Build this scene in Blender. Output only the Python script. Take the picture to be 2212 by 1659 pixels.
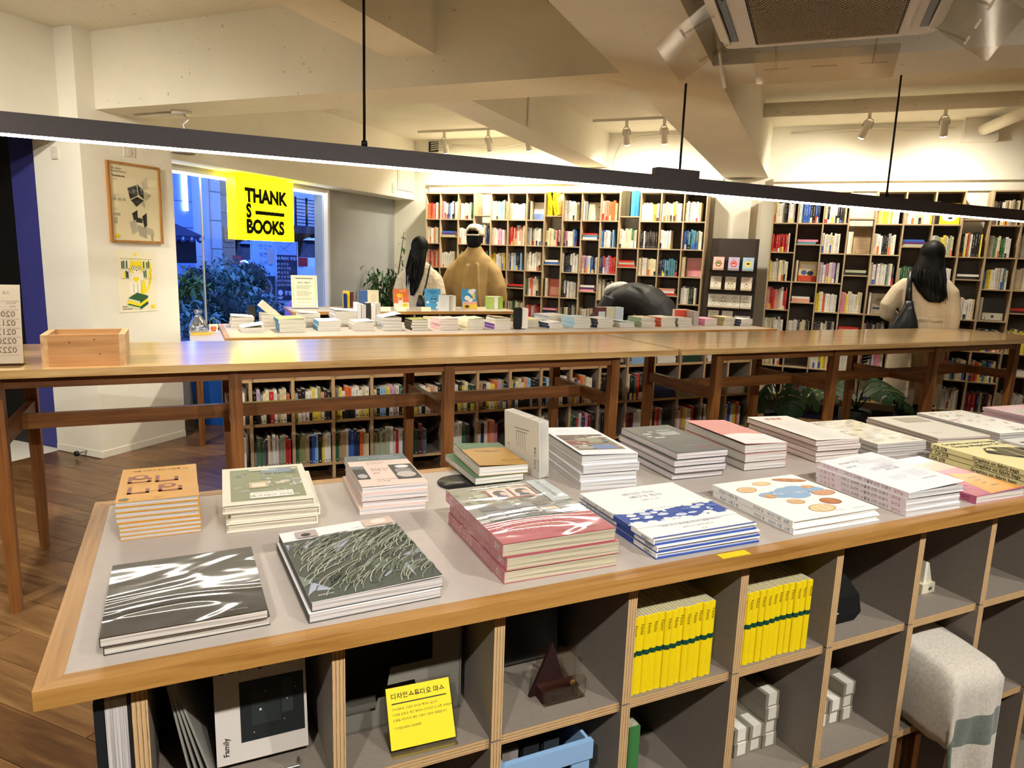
import bpy, math, random
from mathutils import Matrix, Vector
R = math.radians
SC = bpy.context.scene
C = SC.collection
for o in list(bpy.data.objects): bpy.data.objects.remove(o)

# ---------------------------------------------------------------- camera, world, exposure
H = 1.39                                   # eye height of the camera
cam = bpy.data.cameras.new('camera'); cam.sensor_width = 36; cam.lens = 36*1519.515/2212; cam.clip_start = .02; cam.clip_end = 200
camo = bpy.data.objects.new('camera', cam); C.objects.link(camo); SC.camera = camo
cr, cd, cf = Vector((.92146, .38709, .03274)), Vector((.0991, -.1525, -.9833)), Vector((-.37776, .90893, -.17681))
_P, _RO, _AB = .17774255, -.03327719, .39389032
def _cam():
    f = Vector((0, math.cos(_P), -math.sin(_P))); r = Vector((1, 0, 0)); d = -(r.cross(f))
    r2 = math.cos(_RO)*r + math.sin(_RO)*d; d2 = -math.sin(_RO)*r + math.cos(_RO)*d
    Z = Matrix.Rotation(_AB, 3, 'Z')
    r2, d2, f = Z @ r2, Z @ d2, Z @ f
    m = Matrix((r2, -d2, -f)).transposed().to_4x4(); m.translation = (0, 0, H)
    return m
camo.matrix_world = _cam()
w = bpy.data.worlds.new('dusk'); SC.world = w; w.use_nodes = True
bg = w.node_tree.nodes['Background']; bg.inputs[0].default_value = (.13, .27, 1.0, 1); bg.inputs[1].default_value = 1.5
SC.view_settings.view_transform = 'Standard'; SC.view_settings.look = 'None'
SC.view_settings.exposure = 1.15; SC.view_settings.gamma = 1
SC.view_settings.use_curve_mapping = False
SC.cycles.use_denoising = True
SC.cycles.max_bounces = 6; SC.cycles.diffuse_bounces = 4; SC.cycles.glossy_bounces = 2; SC.cycles.transmission_bounces = 2; SC.cycles.transparent_max_bounces = 10
SC.cycles.use_adaptive_sampling = True; SC.cycles.adaptive_threshold = .055; SC.cycles.adaptive_min_samples = 12
SC.cycles.sample_clamp_indirect = 6; SC.cycles.caustics_reflective = False; SC.cycles.caustics_refractive = False

# the tables stand at an angle to the walls: (a, b) are table coordinates
TANG = 1.1316132-.39389032
TX = (math.sin(TANG), math.cos(TANG)); TY = (-TX[1], TX[0]); TRZ = math.atan2(TX[1], TX[0])
def tp(a, b, z=0): return (a*TX[0]+b*TY[0], a*TX[1]+b*TY[1], z)

# ---------------------------------------------------------------- helpers
def lin(h):
    if not isinstance(h, str): return tuple(h)
    h = h.lstrip('#')
    if len(h) == 3: h = ''.join(x*2 for x in h)
    o = []
    for i in (0, 2, 4):
        x = int(h[i:i+2], 16)/255
        o.append(x/12.92 if x <= .04045 else ((x+.055)/1.055)**2.4)
    return tuple(o)
# Hangul syllables are drawn from their strokes; other lettering comes from the built-in font
_CI = [(.5+.5*math.cos(math.pi*k/5), .5+.5*math.sin(math.pi*k/5)) for k in range(11)]
_J = {'g': [[(0, .9), (1, .9), (.8, 0)]], 'n': [[(0, 1), (0, .1), (1, .1)]], 'd': [[(1, .9), (0, .9), (0, .1), (1, .1)]], 'r': [[(0, .95), (1, .95), (1, .52), (0, .52), (0, .08), (1, .08)]],
 'm': [[(0, .05), (0, .95), (1, .95), (1, .05), (0, .05)]], 'b': [[(0, 1), (0, .03), (1, .03), (1, 1)], [(0, .5), (1, .5)]], 's': [[(.5, 1), (.42, .5), (0, 0)], [(.45, .6), (1, 0)]], 'o': [_CI],
 'j': [[(0, .9), (1, .9)], [(.5, .9), (0, 0)], [(.42, .5), (1, 0)]], 'c': [[(.3, 1.08), (.7, 1.08)], [(0, .8), (1, .8)], [(.5, .8), (0, 0)], [(.42, .45), (1, 0)]], 'k': [[(0, .9), (1, .9), (.8, 0)], [(0, .5), (.9, .45)]],
 't': [[(1, .95), (0, .95), (0, .08), (1, .08)], [(0, .52), (1, .52)]], 'p': [[(0, .9), (1, .9)], [(.28, .9), (.28, .1)], [(.72, .9), (.72, .1)], [(0, .1), (1, .1)]], 'h': [[(.3, 1.08), (.7, 1.08)], [(0, .8), (1, .8)], [(x*.7+.15, y*.62) for x, y in _CI]]}
_CHO = 'g gg n d dd r m b bb s ss o j jj c k t p h'.split()
_JON = ['', 'g', 'gg', 'gs', 'n', 'nj', 'nh', 'd', 'r', 'rg', 'rm', 'rb', 'rs', 'rt', 'rp', 'rh', 'm', 'b', 'bs', 's', 'ss', 'o', 'j', 'c', 'k', 't', 'p', 'h']
_VV = {0: [1, .5], 1: [1, .62, .38], 2: [2, .5], 3: [2, .62, .38], 4: [-1, .5], 5: [-2, .5], 6: [-1, .62, .38], 7: [-2, .62, .38], 20: [0]}      # upright vowels: arm side, arm heights
_VH = {8: [1, .5], 12: [1, .3, .7], 13: [-1, .5], 17: [-1, .3, .7], 18: [0]}                                                               # flat vowels
_VC = {9: (8, 0), 10: (8, 1), 11: (8, 20), 14: (13, 4), 15: (13, 5), 16: (13, 20), 19: (18, 20)}
def _hangul(c, bold):
    k = ord(c)-0xAC00; ci, vi, ji = k//588, (k % 588)//28, k % 28; segs = []
    def put(code, x0, y0, x1, y1):
        n = len(code); wdt = (x1-x0)/n
        for q, ch in enumerate(code):
            for pl in _J[ch]: segs.append([(x0+wdt*q+p*wdt*(1 if n == 1 else .82), y0+r*(y1-y0)) for p, r in pl])
    yb = .34 if ji else .02
    fl, up = (vi, None) if vi in _VH else ((None, vi) if vi in _VV else _VC[vi])
    if up is None: put(_CHO[ci], .2, yb+.3 if not ji else .62, .76, .9)
    else: put(_CHO[ci], .08, (yb+.12 if fl is None else yb+.3), .5, .84)
    if fl is not None:
        sd, *ar = _VH[fl]; x0, x1 = (.06, .92) if up is None else (.02, .6); yy = yb+(.08 if sd > 0 else .2 if not ji else .16)
        segs.append([(x0, yy), (x1, yy)])
        for q in ar: xx = x0+(x1-x0)*q; segs.append([(xx, yy), (xx, yy+.15*sd if not ji else yy+.12*sd)])
    if up is not None:
        sd, *ar = _VV[up]; x = .74 if abs(sd) < 2 else .68
        segs.append([(x, .92), (x, yb-.02)]); h = .9-yb
        if abs(sd) == 2: segs.append([(.86, .92), (.86, yb-.02)])
        for q in ar: segs.append([(x, yb+h*q), (x+(.17 if sd > 0 else -.17), yb+h*q)])
    if ji: put(_JON[ji], .2, 0, .8, .26)
    vs, fs = [], []; t = .04+bold*.7
    for sg in segs:
        for p, q in zip(sg, sg[1:]):
            dx, dy = q[0]-p[0], q[1]-p[1]; l = math.hypot(dx, dy) or 1; ux, uy = dx/l*t*.6, dy/l*t*.6; nx, ny = -dy/l*t, dx/l*t; n = len(vs)
            vs += [(p[0]-ux-nx, p[1]-uy-ny), (q[0]+ux-nx, q[1]+uy-ny), (q[0]+ux+nx, q[1]+uy+ny), (p[0]-ux+nx, p[1]-uy+ny)]; fs.append((n, n+1, n+2, n+3))
    return [(x*.92, y*.86-.06) for x, y in vs], fs, .95
_tc = {}
def _latin(s, bold):
    k = (s, bold)
    if k not in _tc:
        cu = bpy.data.curves.new('t', 'FONT'); cu.body = s; cu.size = 1; cu.resolution_u = 2 if bold < .06 else 7; cu.offset = bold; cu.fill_mode = 'FRONT'
        o = bpy.data.objects.new('t', cu); me = bpy.data.meshes.new_from_object(o)
        vs = [(v.co.x, v.co.y) for v in me.vertices]; _tc[k] = (vs, [tuple(p.vertices) for p in me.polygons], max((x for x, y in vs), default=0)+.06)
        bpy.data.meshes.remove(me); bpy.data.objects.remove(o); bpy.data.curves.remove(cu)
    return _tc[k]
def txt(s, bold=0):
    vs, fs, x = [], [], 0; run = ''
    def put(g):
        nonlocal x
        n = len(vs); vs.extend((p+x, q) for p, q in g[0]); fs.extend(tuple(i+n for i in f) for f in g[1]); x += g[2]
    for c in s:
        if 0xAC00 <= ord(c) <= 0xD7A3:
            if run.strip(): put(_latin(run.strip(), bold))
            if run.endswith(' '): x += .3
            run = ''; put(_hangul(c, bold))
        else: run += c
    if run.strip():
        if run.startswith(' '): x += .3
        put(_latin(run.strip(), bold))
    return vs, fs, x
ID = Matrix.Identity(4)
def T4(x=0, y=0, z=0): return Matrix.Translation((x, y, z))
def RX(a): return Matrix.Rotation(a, 4, 'X')
def RY(a): return Matrix.Rotation(a, 4, 'Y')
def RZ(a): return Matrix.Rotation(a, 4, 'Z')
class MB:
    def __init__(s, M=None): s.v = []; s.f = []; s.c = []; s.m = []; s.M = M or ID; s.sm = []
    def add(s, vs, fs, col='fff', mi=0, sm=False):
        n = len(s.v); c = lin(col) if not isinstance(col, list) else None; M = s.M
        if M is ID: s.v += [tuple(p) for p in vs]
        else: s.v += [tuple(M @ Vector(p)) for p in vs]
        for k, f in enumerate(fs):
            s.f.append(tuple(i+n for i in f)); s.c.append(c if c else lin(col[k])); s.m.append(mi if isinstance(mi, int) else mi[k]); s.sm.append(sm)
        return s
    def box(s, x0, x1, y0, y1, z0, z1, col='fff', mi=0):
        # faces: bottom, top, front(-y), back, left, right
        return s.add([(x0,y0,z0),(x1,y0,z0),(x1,y1,z0),(x0,y1,z0),(x0,y0,z1),(x1,y0,z1),(x1,y1,z1),(x0,y1,z1)],
            [(0,3,2,1),(4,5,6,7),(0,1,5,4),(2,3,7,6),(0,4,7,3),(1,2,6,5)], col, mi)
    def poly(s, pts, col='fff', mi=0):           # printed shapes: each next one lies a hair above the last
        dz = len(s.f)*2e-6
        return s.add([(p[0], p[1], p[2]+dz) for p in pts], [tuple(range(len(pts)))], col, mi)
    def rect(s, x0, x1, y0, y1, z, col, mi=0): return s.poly([(x0,y0,z),(x1,y0,z),(x1,y1,z),(x0,y1,z)], col, mi)
    def prism(s, pts, z0, z1, col='fff', mi=0, ecol=None):
        n = len(pts)
        vs = [(x, y, z0) for x, y in pts]+[(x, y, z1) for x, y in pts]
        fs = [tuple(reversed(range(n))), tuple(range(n, 2*n))]+[(i, (i+1) % n, n+(i+1) % n, n+i) for i in range(n)]
        return s.add(vs, fs, [col, col]+[ecol or col]*n, mi)
    def disc(s, x, y, rx, ry, z, col, n=14, rot=0, mi=0):
        ca, sa = math.cos(rot), math.sin(rot)
        return s.poly([(x+rx*math.cos(t)*ca-ry*math.sin(t)*sa, y+rx*math.cos(t)*sa+ry*math.sin(t)*ca, z) for t in [2*math.pi*i/n for i in range(n)]], col, mi)
    def line(s, p, q, wd, z, col):
        dx, dy = q[0]-p[0], q[1]-p[1]; l = math.hypot(dx, dy) or 1; nx, ny = -dy/l*wd/2, dx/l*wd/2
        return s.poly([(p[0]-nx,p[1]-ny,z),(q[0]-nx,q[1]-ny,z),(q[0]+nx,q[1]+ny,z),(p[0]+nx,p[1]+ny,z)], col)
    def text(s, t, size, x, y, z, col='000', al='L', bold=0, M=None, rot=0, sx=1):
        vs, fs, wd = txt(t, bold); off = {'L': 0, 'C': -wd/2, 'R': -wd}[al]; ca, sa = math.cos(rot), math.sin(rot)
        out = []
        for px, py in vs:
            u, v = (px+off)*size*sx, py*size
            out.append((x+u*ca-v*sa, y+u*sa+v*ca, z))
        if M is not None: out = [tuple(M @ Vector(p)) for p in out]
        return s.add(out, fs, col)
    def tube(s, pts, r, n=8, col='fff', mi=0, cap=True, sm=True):
        pts = [Vector(p) for p in pts]; rs = r if isinstance(r, (list, tuple)) else [r]*len(pts)
        vs = []; up = Vector((0, 0, 1))
        t0 = (pts[1]-pts[0]).normalized(); u = t0.cross(up)
        if u.length < .1: u = t0.cross(Vector((1, 0, 0)))
        u.normalize()
        for i, p in enumerate(pts):
            t = (pts[min(i+1, len(pts)-1)]-pts[max(i-1, 0)]).normalized()
            u = (u-t*u.dot(t)).normalized(); w = t.cross(u)
            for k in range(n):
                a = 2*math.pi*k/n; vs.append(p+(u*math.cos(a)+w*math.sin(a))*rs[i])
        fs = []
        for i in range(len(pts)-1):
            for k in range(n): fs.append((i*n+k, i*n+(k+1) % n, (i+1)*n+(k+1) % n, (i+1)*n+k))
        if cap: fs += [tuple(reversed(range(n))), tuple(range((len(pts)-1)*n, len(pts)*n))]
        return s.add(vs, fs, col, mi, sm)
    def loft(s, rings, col='fff', mi=0, cap=True, sm=True):
        n = len(rings[0]); vs = [p for r in rings for p in r]; fs = []
        for i in range(len(rings)-1):
            for k in range(n): fs.append((i*n+k, i*n+(k+1) % n, (i+1)*n+(k+1) % n, (i+1)*n+k))
        if cap: fs += [tuple(reversed(range(n))), tuple(range((len(rings)-1)*n, len(rings)*n))]
        return s.add(vs, fs, col, mi, sm)
    def lathe(s, prof, n=16, x=0, y=0, col='fff', mi=0, cap=True, sm=True):
        return s.loft([[(x+r*math.cos(2*math.pi*k/n), y+r*math.sin(2*math.pi*k/n), z) for k in range(n)] for r, z in prof], col, mi, cap, sm)
    def blob(s, c, r, n=12, m=8, col='fff', M=None):
        rings = []
        for i in range(m+1):
            t = math.pi*i/m; rr = max(math.sin(t), .02)
            ring = [Vector((r[0]*rr*math.cos(2*math.pi*k/n), r[1]*rr*math.sin(2*math.pi*k/n), -r[2]*math.cos(t))) for k in range(n)]
            if M: ring = [M @ p for p in ring]
            rings.append([p+Vector(c) for p in ring])
        return s.loft(rings, col)
    def mesh(s, name):
        me = bpy.data.meshes.new(name); me.from_pydata(s.v, [], s.f)
        at = me.attributes.new('Col', 'FLOAT_COLOR', 'FACE'); fl = []
        for c in s.c: fl += [c[0], c[1], c[2], 1]
        at.data.foreach_set('color', fl)
        me.polygons.foreach_set('material_index', s.m); me.polygons.foreach_set('use_smooth', s.sm); me.update()
        return me
    def build(s, name, mats, parent=None, loc=(0,0,0), rz=0):
        me = s.mesh(name)
        for m in (mats if isinstance(mats, (list, tuple)) else [mats]): me.materials.append(M_[m])
        return link(name, me, parent, loc, rz)
def link(name, me, parent=None, loc=(0,0,0), rz=0):
    o = bpy.data.objects.new(name, me); C.objects.link(o); o.location = loc; o.rotation_euler = (0, 0, rz)
    if parent: o.parent = parent
    return o
LABELS = {}
def tag(o, label, cat, group=None):
    o['label'] = label; o['category'] = cat
    if group: o['group'] = group
    LABELS.setdefault(label, []).append(o.name)
    return o
def thing(name, label, cat, loc=(0,0,0), rz=0, group=None):
    return tag(link(name, None, None, loc, rz), label, cat, group)
def struct(o): o['kind'] = 'structure'; return o
def ordn(i): return ['first','second','third','fourth','fifth','sixth','seventh','eighth','ninth','tenth','eleventh','twelfth','thirteenth','fourteenth','fifteenth','sixteenth','seventeenth','eighteenth'][i]

# ---------------------------------------------------------------- materials
M_ = {}
def nm(name):
    m = bpy.data.materials.new(name); m.use_nodes = True; nt = m.node_tree; b = nt.nodes['Principled BSDF']; M_[name] = m
    return m, nt, b
def nd(nt, t, **k):
    n = nt.nodes.new(t)
    for a, v in k.items():
        if a.startswith('i_'): n.inputs[a[2:].replace('_', ' ')].default_value = v
        else: setattr(n, a, v)
    return n
def ramp(nt, fac, stops):
    r = nt.nodes.new('ShaderNodeValToRGB'); e = r.color_ramp.elements
    while len(e) < len(stops): e.new(.5)
    for k, (p, c) in enumerate(stops): e[k].position = p; e[k].color = (*lin(c), 1)
    nt.links.new(fac, r.inputs[0]); return r.outputs[0]
def coords(nt, scale=(1,1,1), kind='Object', loc=(0,0,0)):
    t = nd(nt, 'ShaderNodeTexCoord'); m = nd(nt, 'ShaderNodeMapping'); m.inputs['Scale'].default_value = scale; m.inputs['Location'].default_value = loc
    nt.links.new(t.outputs[kind], m.inputs[0]); return m.outputs[0]
def bump(nt, b, h, st=.2, dist=.002):
    n = nd(nt, 'ShaderNodeBump'); n.inputs['Strength'].default_value = st; n.inputs['Distance'].default_value = dist
    nt.links.new(h, n.inputs['Height']); nt.links.new(n.outputs[0], b.inputs['Normal'])
def plain(name, col, rough=.5, metal=0, noise=0, nscale=30, spec=.5, bmp=0, coat=0):
    m, nt, b = nm(name); c = lin(col)
    b.inputs['Base Color'].default_value = (*c, 1); b.inputs['Roughness'].default_value = rough; b.inputs['Metallic'].default_value = metal
    b.inputs['Specular IOR Level'].default_value = spec; b.inputs['Coat Weight'].default_value = coat
    if noise or bmp:
        n = nd(nt, 'ShaderNodeTexNoise', i_Scale=nscale, i_Detail=4.0); nt.links.new(coords(nt), n.inputs['Vector'])
        if noise: nt.links.new(ramp(nt, n.outputs[0], [(.3, tuple(x*(1-noise) for x in c)), (.7, tuple(min(1, x*(1+noise)) for x in c))]), b.inputs['Base Color'])
        if bmp: bump(nt, b, n.outputs[0], bmp)
    return m
def vcol(name, rough=.5, spec=.4, coat=0, bscale=0, bst=.2, cr=.05, sheen=0, grain=0):
    m, nt, b = nm(name); a = nd(nt, 'ShaderNodeAttribute', attribute_name='Col')
    nt.links.new(a.outputs['Color'], b.inputs['Base Color']); b.inputs['Roughness'].default_value = rough; b.inputs['Specular IOR Level'].default_value = spec
    b.inputs['Coat Weight'].default_value = coat; b.inputs['Coat Roughness'].default_value = cr; b.inputs['Sheen Weight'].default_value = sheen
    if bscale:
        n = nd(nt, 'ShaderNodeTexNoise', i_Scale=bscale, i_Detail=3.0 if name != 'wrap' else 1.2, i_Distortion=0 if name != 'wrap' else 1.5); nt.links.new(coords(nt, (1, 1, 1) if name != 'wrap' else (1, 2.2, 1)), n.inputs['Vector']); bump(nt, b, n.outputs[0], bst, .002 if name != 'wrap' else .006)
        if coat: nt.links.new(b.inputs['Normal'].links[0].from_socket, b.inputs['Coat Normal'])
        if grain:
            mx = nd(nt, 'ShaderNodeMix', data_type='RGBA', blend_type='MULTIPLY'); mx.inputs[0].default_value = grain
            nt.links.new(a.outputs['Color'], mx.inputs['A']); nt.links.new(ramp(nt, n.outputs[0], [(.3, (.25,)*3), (.7, (1,)*3)]), mx.inputs['B']); nt.links.new(mx.outputs['Result'], b.inputs['Base Color'])
    return m
def wood(name, c1, c2, c3, ax='x', rough=.4, sc=1, coat=0):
    m, nt, b = nm(name); s = [26*sc]*3; s['xyz'.index(ax)] = 1.6*sc
    co = coords(nt, s); n = nd(nt, 'ShaderNodeTexNoise', i_Scale=1.0, i_Detail=6.0, i_Roughness=.65, i_Distortion=.6); nt.links.new(co, n.inputs['Vector'])
    s2 = [120*sc]*3; s2['xyz'.index(ax)] = 3*sc
    n2 = nd(nt, 'ShaderNodeTexNoise', i_Scale=1.0, i_Detail=2.0); nt.links.new(coords(nt, s2), n2.inputs['Vector'])
    mx = nd(nt, 'ShaderNodeMath', operation='MULTIPLY_ADD'); mx.inputs[1].default_value = .35; nt.links.new(n2.outputs[0], mx.inputs[0]); nt.links.new(n.outputs[0], mx.inputs[2])
    nt.links.new(ramp(nt, mx.outputs[0], [(.48, c1), (.66, c2), (.85, c3)]), b.inputs['Base Color'])
    b.inputs['Roughness'].default_value = rough; b.inputs['Coat Weight'].default_value = coat; b.inputs['Coat Roughness'].default_value = .15; bump(nt, b, n2.outputs[0], .06)
    return m
def ply(name, ax):
    m, nt, b = nm(name); t = nd(nt, 'ShaderNodeTexCoord'); sp = nd(nt, 'ShaderNodeSeparateXYZ'); nt.links.new(t.outputs['Object'], sp.inputs[0])
    q = nd(nt, 'ShaderNodeMath', operation='MULTIPLY'); q.inputs[1].default_value = 1/.0052; nt.links.new(sp.outputs[ax], q.inputs[0])
    fr = nd(nt, 'ShaderNodeMath', operation='FRACT'); nt.links.new(q.outputs[0], fr.inputs[0])
    n = nd(nt, 'ShaderNodeTexNoise', i_Scale=60.0); nt.links.new(coords(nt), n.inputs['Vector'])
    ad = nd(nt, 'ShaderNodeMath', operation='MULTIPLY_ADD'); ad.inputs[1].default_value = .3; nt.links.new(n.outputs[0], ad.inputs[0]); nt.links.new(fr.outputs[0], ad.inputs[2])
    nt.links.new(ramp(nt, ad.outputs[0], [(.25, '7a5c38'), (.42, 'd2b184'), (.9, 'c8a271')]), b.inputs['Base Color']); b.inputs['Roughness'].default_value = .6
def emit(name, col, st):
    m, nt, b = nm(name); b.inputs['Base Color'].default_value = (*lin(col), 1); b.inputs['Emission Color'].default_value = (*lin(col), 1); b.inputs['Emission Strength'].default_value = st
def clear(name, tint='fff', gl=.08, rough=.02, mx_=.5):
    m, nt, b = nm(name); out = nt.nodes['Material Output']; tr = nd(nt, 'ShaderNodeBsdfTransparent'); tr.inputs[0].default_value = (*lin(tint), 1)
    g = nd(nt, 'ShaderNodeBsdfGlossy'); g.inputs['Roughness'].default_value = rough; lw = nd(nt, 'ShaderNodeLayerWeight'); lw.inputs[0].default_value = .25
    mp = nd(nt, 'ShaderNodeMapRange'); mp.inputs['To Min'].default_value = gl; mp.inputs['To Max'].default_value = mx_; nt.links.new(lw.outputs['Fresnel'], mp.inputs[0])
    mx = nd(nt, 'ShaderNodeMixShader'); nt.links.new(mp.outputs[0], mx.inputs[0]); nt.links.new(tr.outputs[0], mx.inputs[1]); nt.links.new(g.outputs[0], mx.inputs[2]); nt.links.new(mx.outputs[0], out.inputs[0])
vcol('paper', .55, .4); vcol('gloss', .22, .5, .3); vcol('matte', .85, .2); vcol('plastic', .35, .5); vcol('metalpaint', .3, .5, .6)
vcol('wrap', .35, .2, .7, 4.5, .6, .05); vcol('fur', .95, .1, 0, 90, 1, sheen=.5, grain=.55); vcol('cloth', .9, .15, 0, 160, .35, sheen=.3, grain=.3); vcol('hair', .38, .35, 0, 0)
vcol('leaf', .5, .3, 0, 25, .2)
# painted concrete of walls, beams, ceiling: warm white with faint stains and pits
def concrete(name, c1, c2, spots=.0):
    m, nt, b = nm(name); co = coords(nt)
    n = nd(nt, 'ShaderNodeTexNoise', i_Scale=1.7, i_Detail=6.0, i_Roughness=.6); nt.links.new(co, n.inputs['Vector'])
    col = ramp(nt, n.outputs[0], [(.3, c1), (.65, c2)])
    if spots:
        n3 = nd(nt, 'ShaderNodeTexNoise', i_Scale=34.0, i_Detail=1.0); nt.links.new(co, n3.inputs['Vector'])
        mx = nd(nt, 'ShaderNodeMix', data_type='RGBA'); mx.inputs['B'].default_value = (*lin('9a8a68'), 1)
        nt.links.new(ramp(nt, n3.outputs[0], [(.73, (0,0,0)), (.76, (spots,)*3)]), mx.inputs[0]); nt.links.new(col, mx.inputs['A']); col = mx.outputs['Result']
    nt.links.new(col, b.inputs['Base Color']); b.inputs['Roughness'].default_value = .8; b.inputs['Specular IOR Level'].default_value = .25
    n2 = nd(nt, 'ShaderNodeTexNoise', i_Scale=22.0, i_Detail=5.0); nt.links.new(co, n2.inputs['Vector']); bump(nt, b, n2.outputs[0], .35, .004)
concrete('wall_paint', 'e6e2d4', 'eeeadd'); concrete('ceiling_paint', 'e4dfcd', 'ede7d6', .5); concrete('grey_paint', 'a6a7a8', 'b0b1b0')
wood('oak_x', '8f6029', 'b08040', 'c09050', 'x'); wood('oak_y', '8f6029', 'b08040', 'c09050', 'y')
wood('top_oak', '94703f', 'b3905c', 'c4a474', 'x', .3, coat=1)
wood('leg_z', '5a3415', '7d4d22', '92602e', 'z', .45); wood('leg_x', '5a3415', '7d4d22', '92602e', 'x', .45); wood('leg_y', '5a3415', '7d4d22', '92602e', 'y', .45)
wood('pine_x', '8c6136', 'a37648', 'b3885a', 'x', .5, .7); wood('pine_y', '8f6c42', 'ae8c62', 'bb9c74', 'y', .5, .7); wood('frame_oak', '8e5f28', 'b07a38', 'c08c48', 'z', .4)
wood('case_x', '9a8262', 'ae9776', 'bda688', 'x', .55); wood('case_z', '9a8262', 'ae9776', 'bda688', 'z', .55)
plain('laminate', 'b9aea4', .42, noise=.03, nscale=60); plain('shelf_grey', '857a6e', .6, noise=.06, nscale=120); ply('ply_x', 'X'); ply('ply_z', 'Z'); ply('ply_y', 'Y')
plain('case_back', '4c443a', .7, noise=.1, nscale=20); plain('black', '0c0c0d', .4); plain('dark_metal', '4e484a', .5, .2); plain('white_metal', 'ddd8cc', .4); plain('steel', 'b8b8b8', .25, 1)
plain('rack_brown', '3a2e28', .6, noise=.08); plain('dusk_navy', '3a3c86', .6, noise=.06); plain('asphalt', '6a7078', .8, noise=.2, nscale=8); plain('bin_blue', '0c4fa0', .4); plain('ac_white', 'd8d0c2', .45)
emit('led', 'fff4e0', 32); emit('led_cool', 'eaf2ff', 8); emit('lens', 'fff6e4', 30); emit('sign_yellow', 'fff000', 3.0); emit('warm_window', 'ffc27a', 2.5); emit('cool_window', 'cfe4ff', 2.2)
clear('glass', 'f4f8fa', .003, .01, .045); clear('glazing', 'fff', .01, .02, .12); clear('acrylic', 'f2efe8', .04, .02, .35); clear('deflector', 'f4f0e8', .02, .1, .12); clear('bag_film', 'e8eef0', .25, .25)
def pages(name, ax):
    m, nt, b = nm(name); t = nd(nt, 'ShaderNodeTexCoord'); a = nd(nt, 'ShaderNodeAttribute', attribute_name='Col'); sc = [4, 4, 4]; sc['xyz'.index(ax)] = 900
    n = nd(nt, 'ShaderNodeTexNoise', i_Scale=1.0, i_Detail=2.0); nt.links.new(coords(nt, sc), n.inputs['Vector'])
    mx = nd(nt, 'ShaderNodeMix', data_type='RGBA', blend_type='MULTIPLY'); mx.inputs[0].default_value = 1.5
    nt.links.new(a.outputs['Color'], mx.inputs['A']); nt.links.new(ramp(nt, n.outputs[0], [(.36, (.5,)*3), (.56, (1,)*3)]), mx.inputs['B']); nt.links.new(mx.outputs['Result'], b.inputs['Base Color']); b.inputs['Roughness'].default_value = .75
pages('pages', 'z'); pages('pages_up', 'x')
def plankmat(name, brick=False):
    m, nt, b = nm(name); co = coords(nt, (1.4, 11, 11)); n = nd(nt, 'ShaderNodeTexNoise', i_Scale=1.6, i_Detail=7.0, i_Roughness=.62, i_Distortion=.8); nt.links.new(co, n.inputs['Vector'])
    n2 = nd(nt, 'ShaderNodeTexNoise', i_Scale=1.0, i_Detail=3.0); nt.links.new(coords(nt, (5, 120, 20)), n2.inputs['Vector'])
    oi = nd(nt, 'ShaderNodeObjectInfo'); ad = nd(nt, 'ShaderNodeMath', operation='MULTIPLY_ADD'); ad.inputs[1].default_value = .16; nt.links.new(oi.outputs['Random'], ad.inputs[0])
    ad2 = nd(nt, 'ShaderNodeMath', operation='MULTIPLY_ADD'); ad2.inputs[1].default_value = .25; nt.links.new(n2.outputs[0], ad2.inputs[0]); nt.links.new(n.outputs[0], ad2.inputs[2]); nt.links.new(ad2.outputs[0], ad.inputs[2])
    col = ramp(nt, ad.outputs[0], [(.42, '402a17'), (.6, '5e4126'), (.78, '765634'), (.95, '886a44')])
    if brick:
        br = nd(nt, 'ShaderNodeTexBrick', i_Scale=1.0); br.inputs['Brick Width'].default_value = 1.2; br.inputs['Row Height'].default_value = .15; br.inputs['Mortar Size'].default_value = .0025
        br.inputs['Color1'].default_value = (1,1,1,1); br.inputs['Color2'].default_value = (.75,.75,.75,1); br.inputs['Mortar'].default_value = (.2,.16,.1,1); nt.links.new(coords(nt), br.inputs['Vector'])
        mx = nd(nt, 'ShaderNodeMix', data_type='RGBA', blend_type='MULTIPLY'); mx.inputs[0].default_value = 1; nt.links.new(col, mx.inputs['A']); nt.links.new(br.outputs[0], mx.inputs['B']); col = mx.outputs['Result']
    nt.links.new(col, b.inputs['Base Color']); b.inputs['Roughness'].default_value = .3; b.inputs['Specular IOR Level'].default_value = .45; bump(nt, b, n2.outputs[0], .08)
plankmat('plank'); plankmat('floor_boards', True)
# ---------------------------------------------------------------- the room
CZ = 2.66; BZ = H+.8185; YW = 7.25
def slab(name, x0, x1, y0, y1, z0, z1, mat, parent=None):
    m = MB(); m.box(x0, x1, y0, y1, z0, z1); o = m.build(name, mat, parent)
    return o if parent else struct(o)
floor = slab('floor', -4.62, 4.3, -2.7, 7.4, -.1, -.006, 'floor_boards')
rnd = random.Random(3)
pm = {}
def plank_mesh(l):
    k = round(l, 2)
    if k not in pm:
        m = MB(); e = .0015
        m.add([(0,0,0),(k,0,0),(k,.15,0),(0,.15,0),(e,e,.006),(k-e,e,.006),(k-e,.15-e,.006),(e,.15-e,.006)], [(4,5,6,7),(0,1,5,4),(2,3,7,6),(0,4,7,3),(1,2,6,5)])
        pm[k] = m.mesh('plank'); pm[k].materials.append(M_['plank'])
    return pm[k]
y = .3; row = 0
while y < 5.2:
    x = -4.6 + (row*.47) % 1.2 - 1.2
    xe = -.15 if y < 4.3 else -1.5
    while x < xe:
        x0 = max(x, -4.6); x1 = min(x+1.2, xe)
        if y < 3.85 and y > 2.95 and x0 < -4.18: x0 = min(x1, -4.18)
        if x1-x0 > .06: link('plank', plank_mesh(x1-x0), floor, (x0, y, -.006))
        x += 1.2
    y += .15; row += 1
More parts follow.
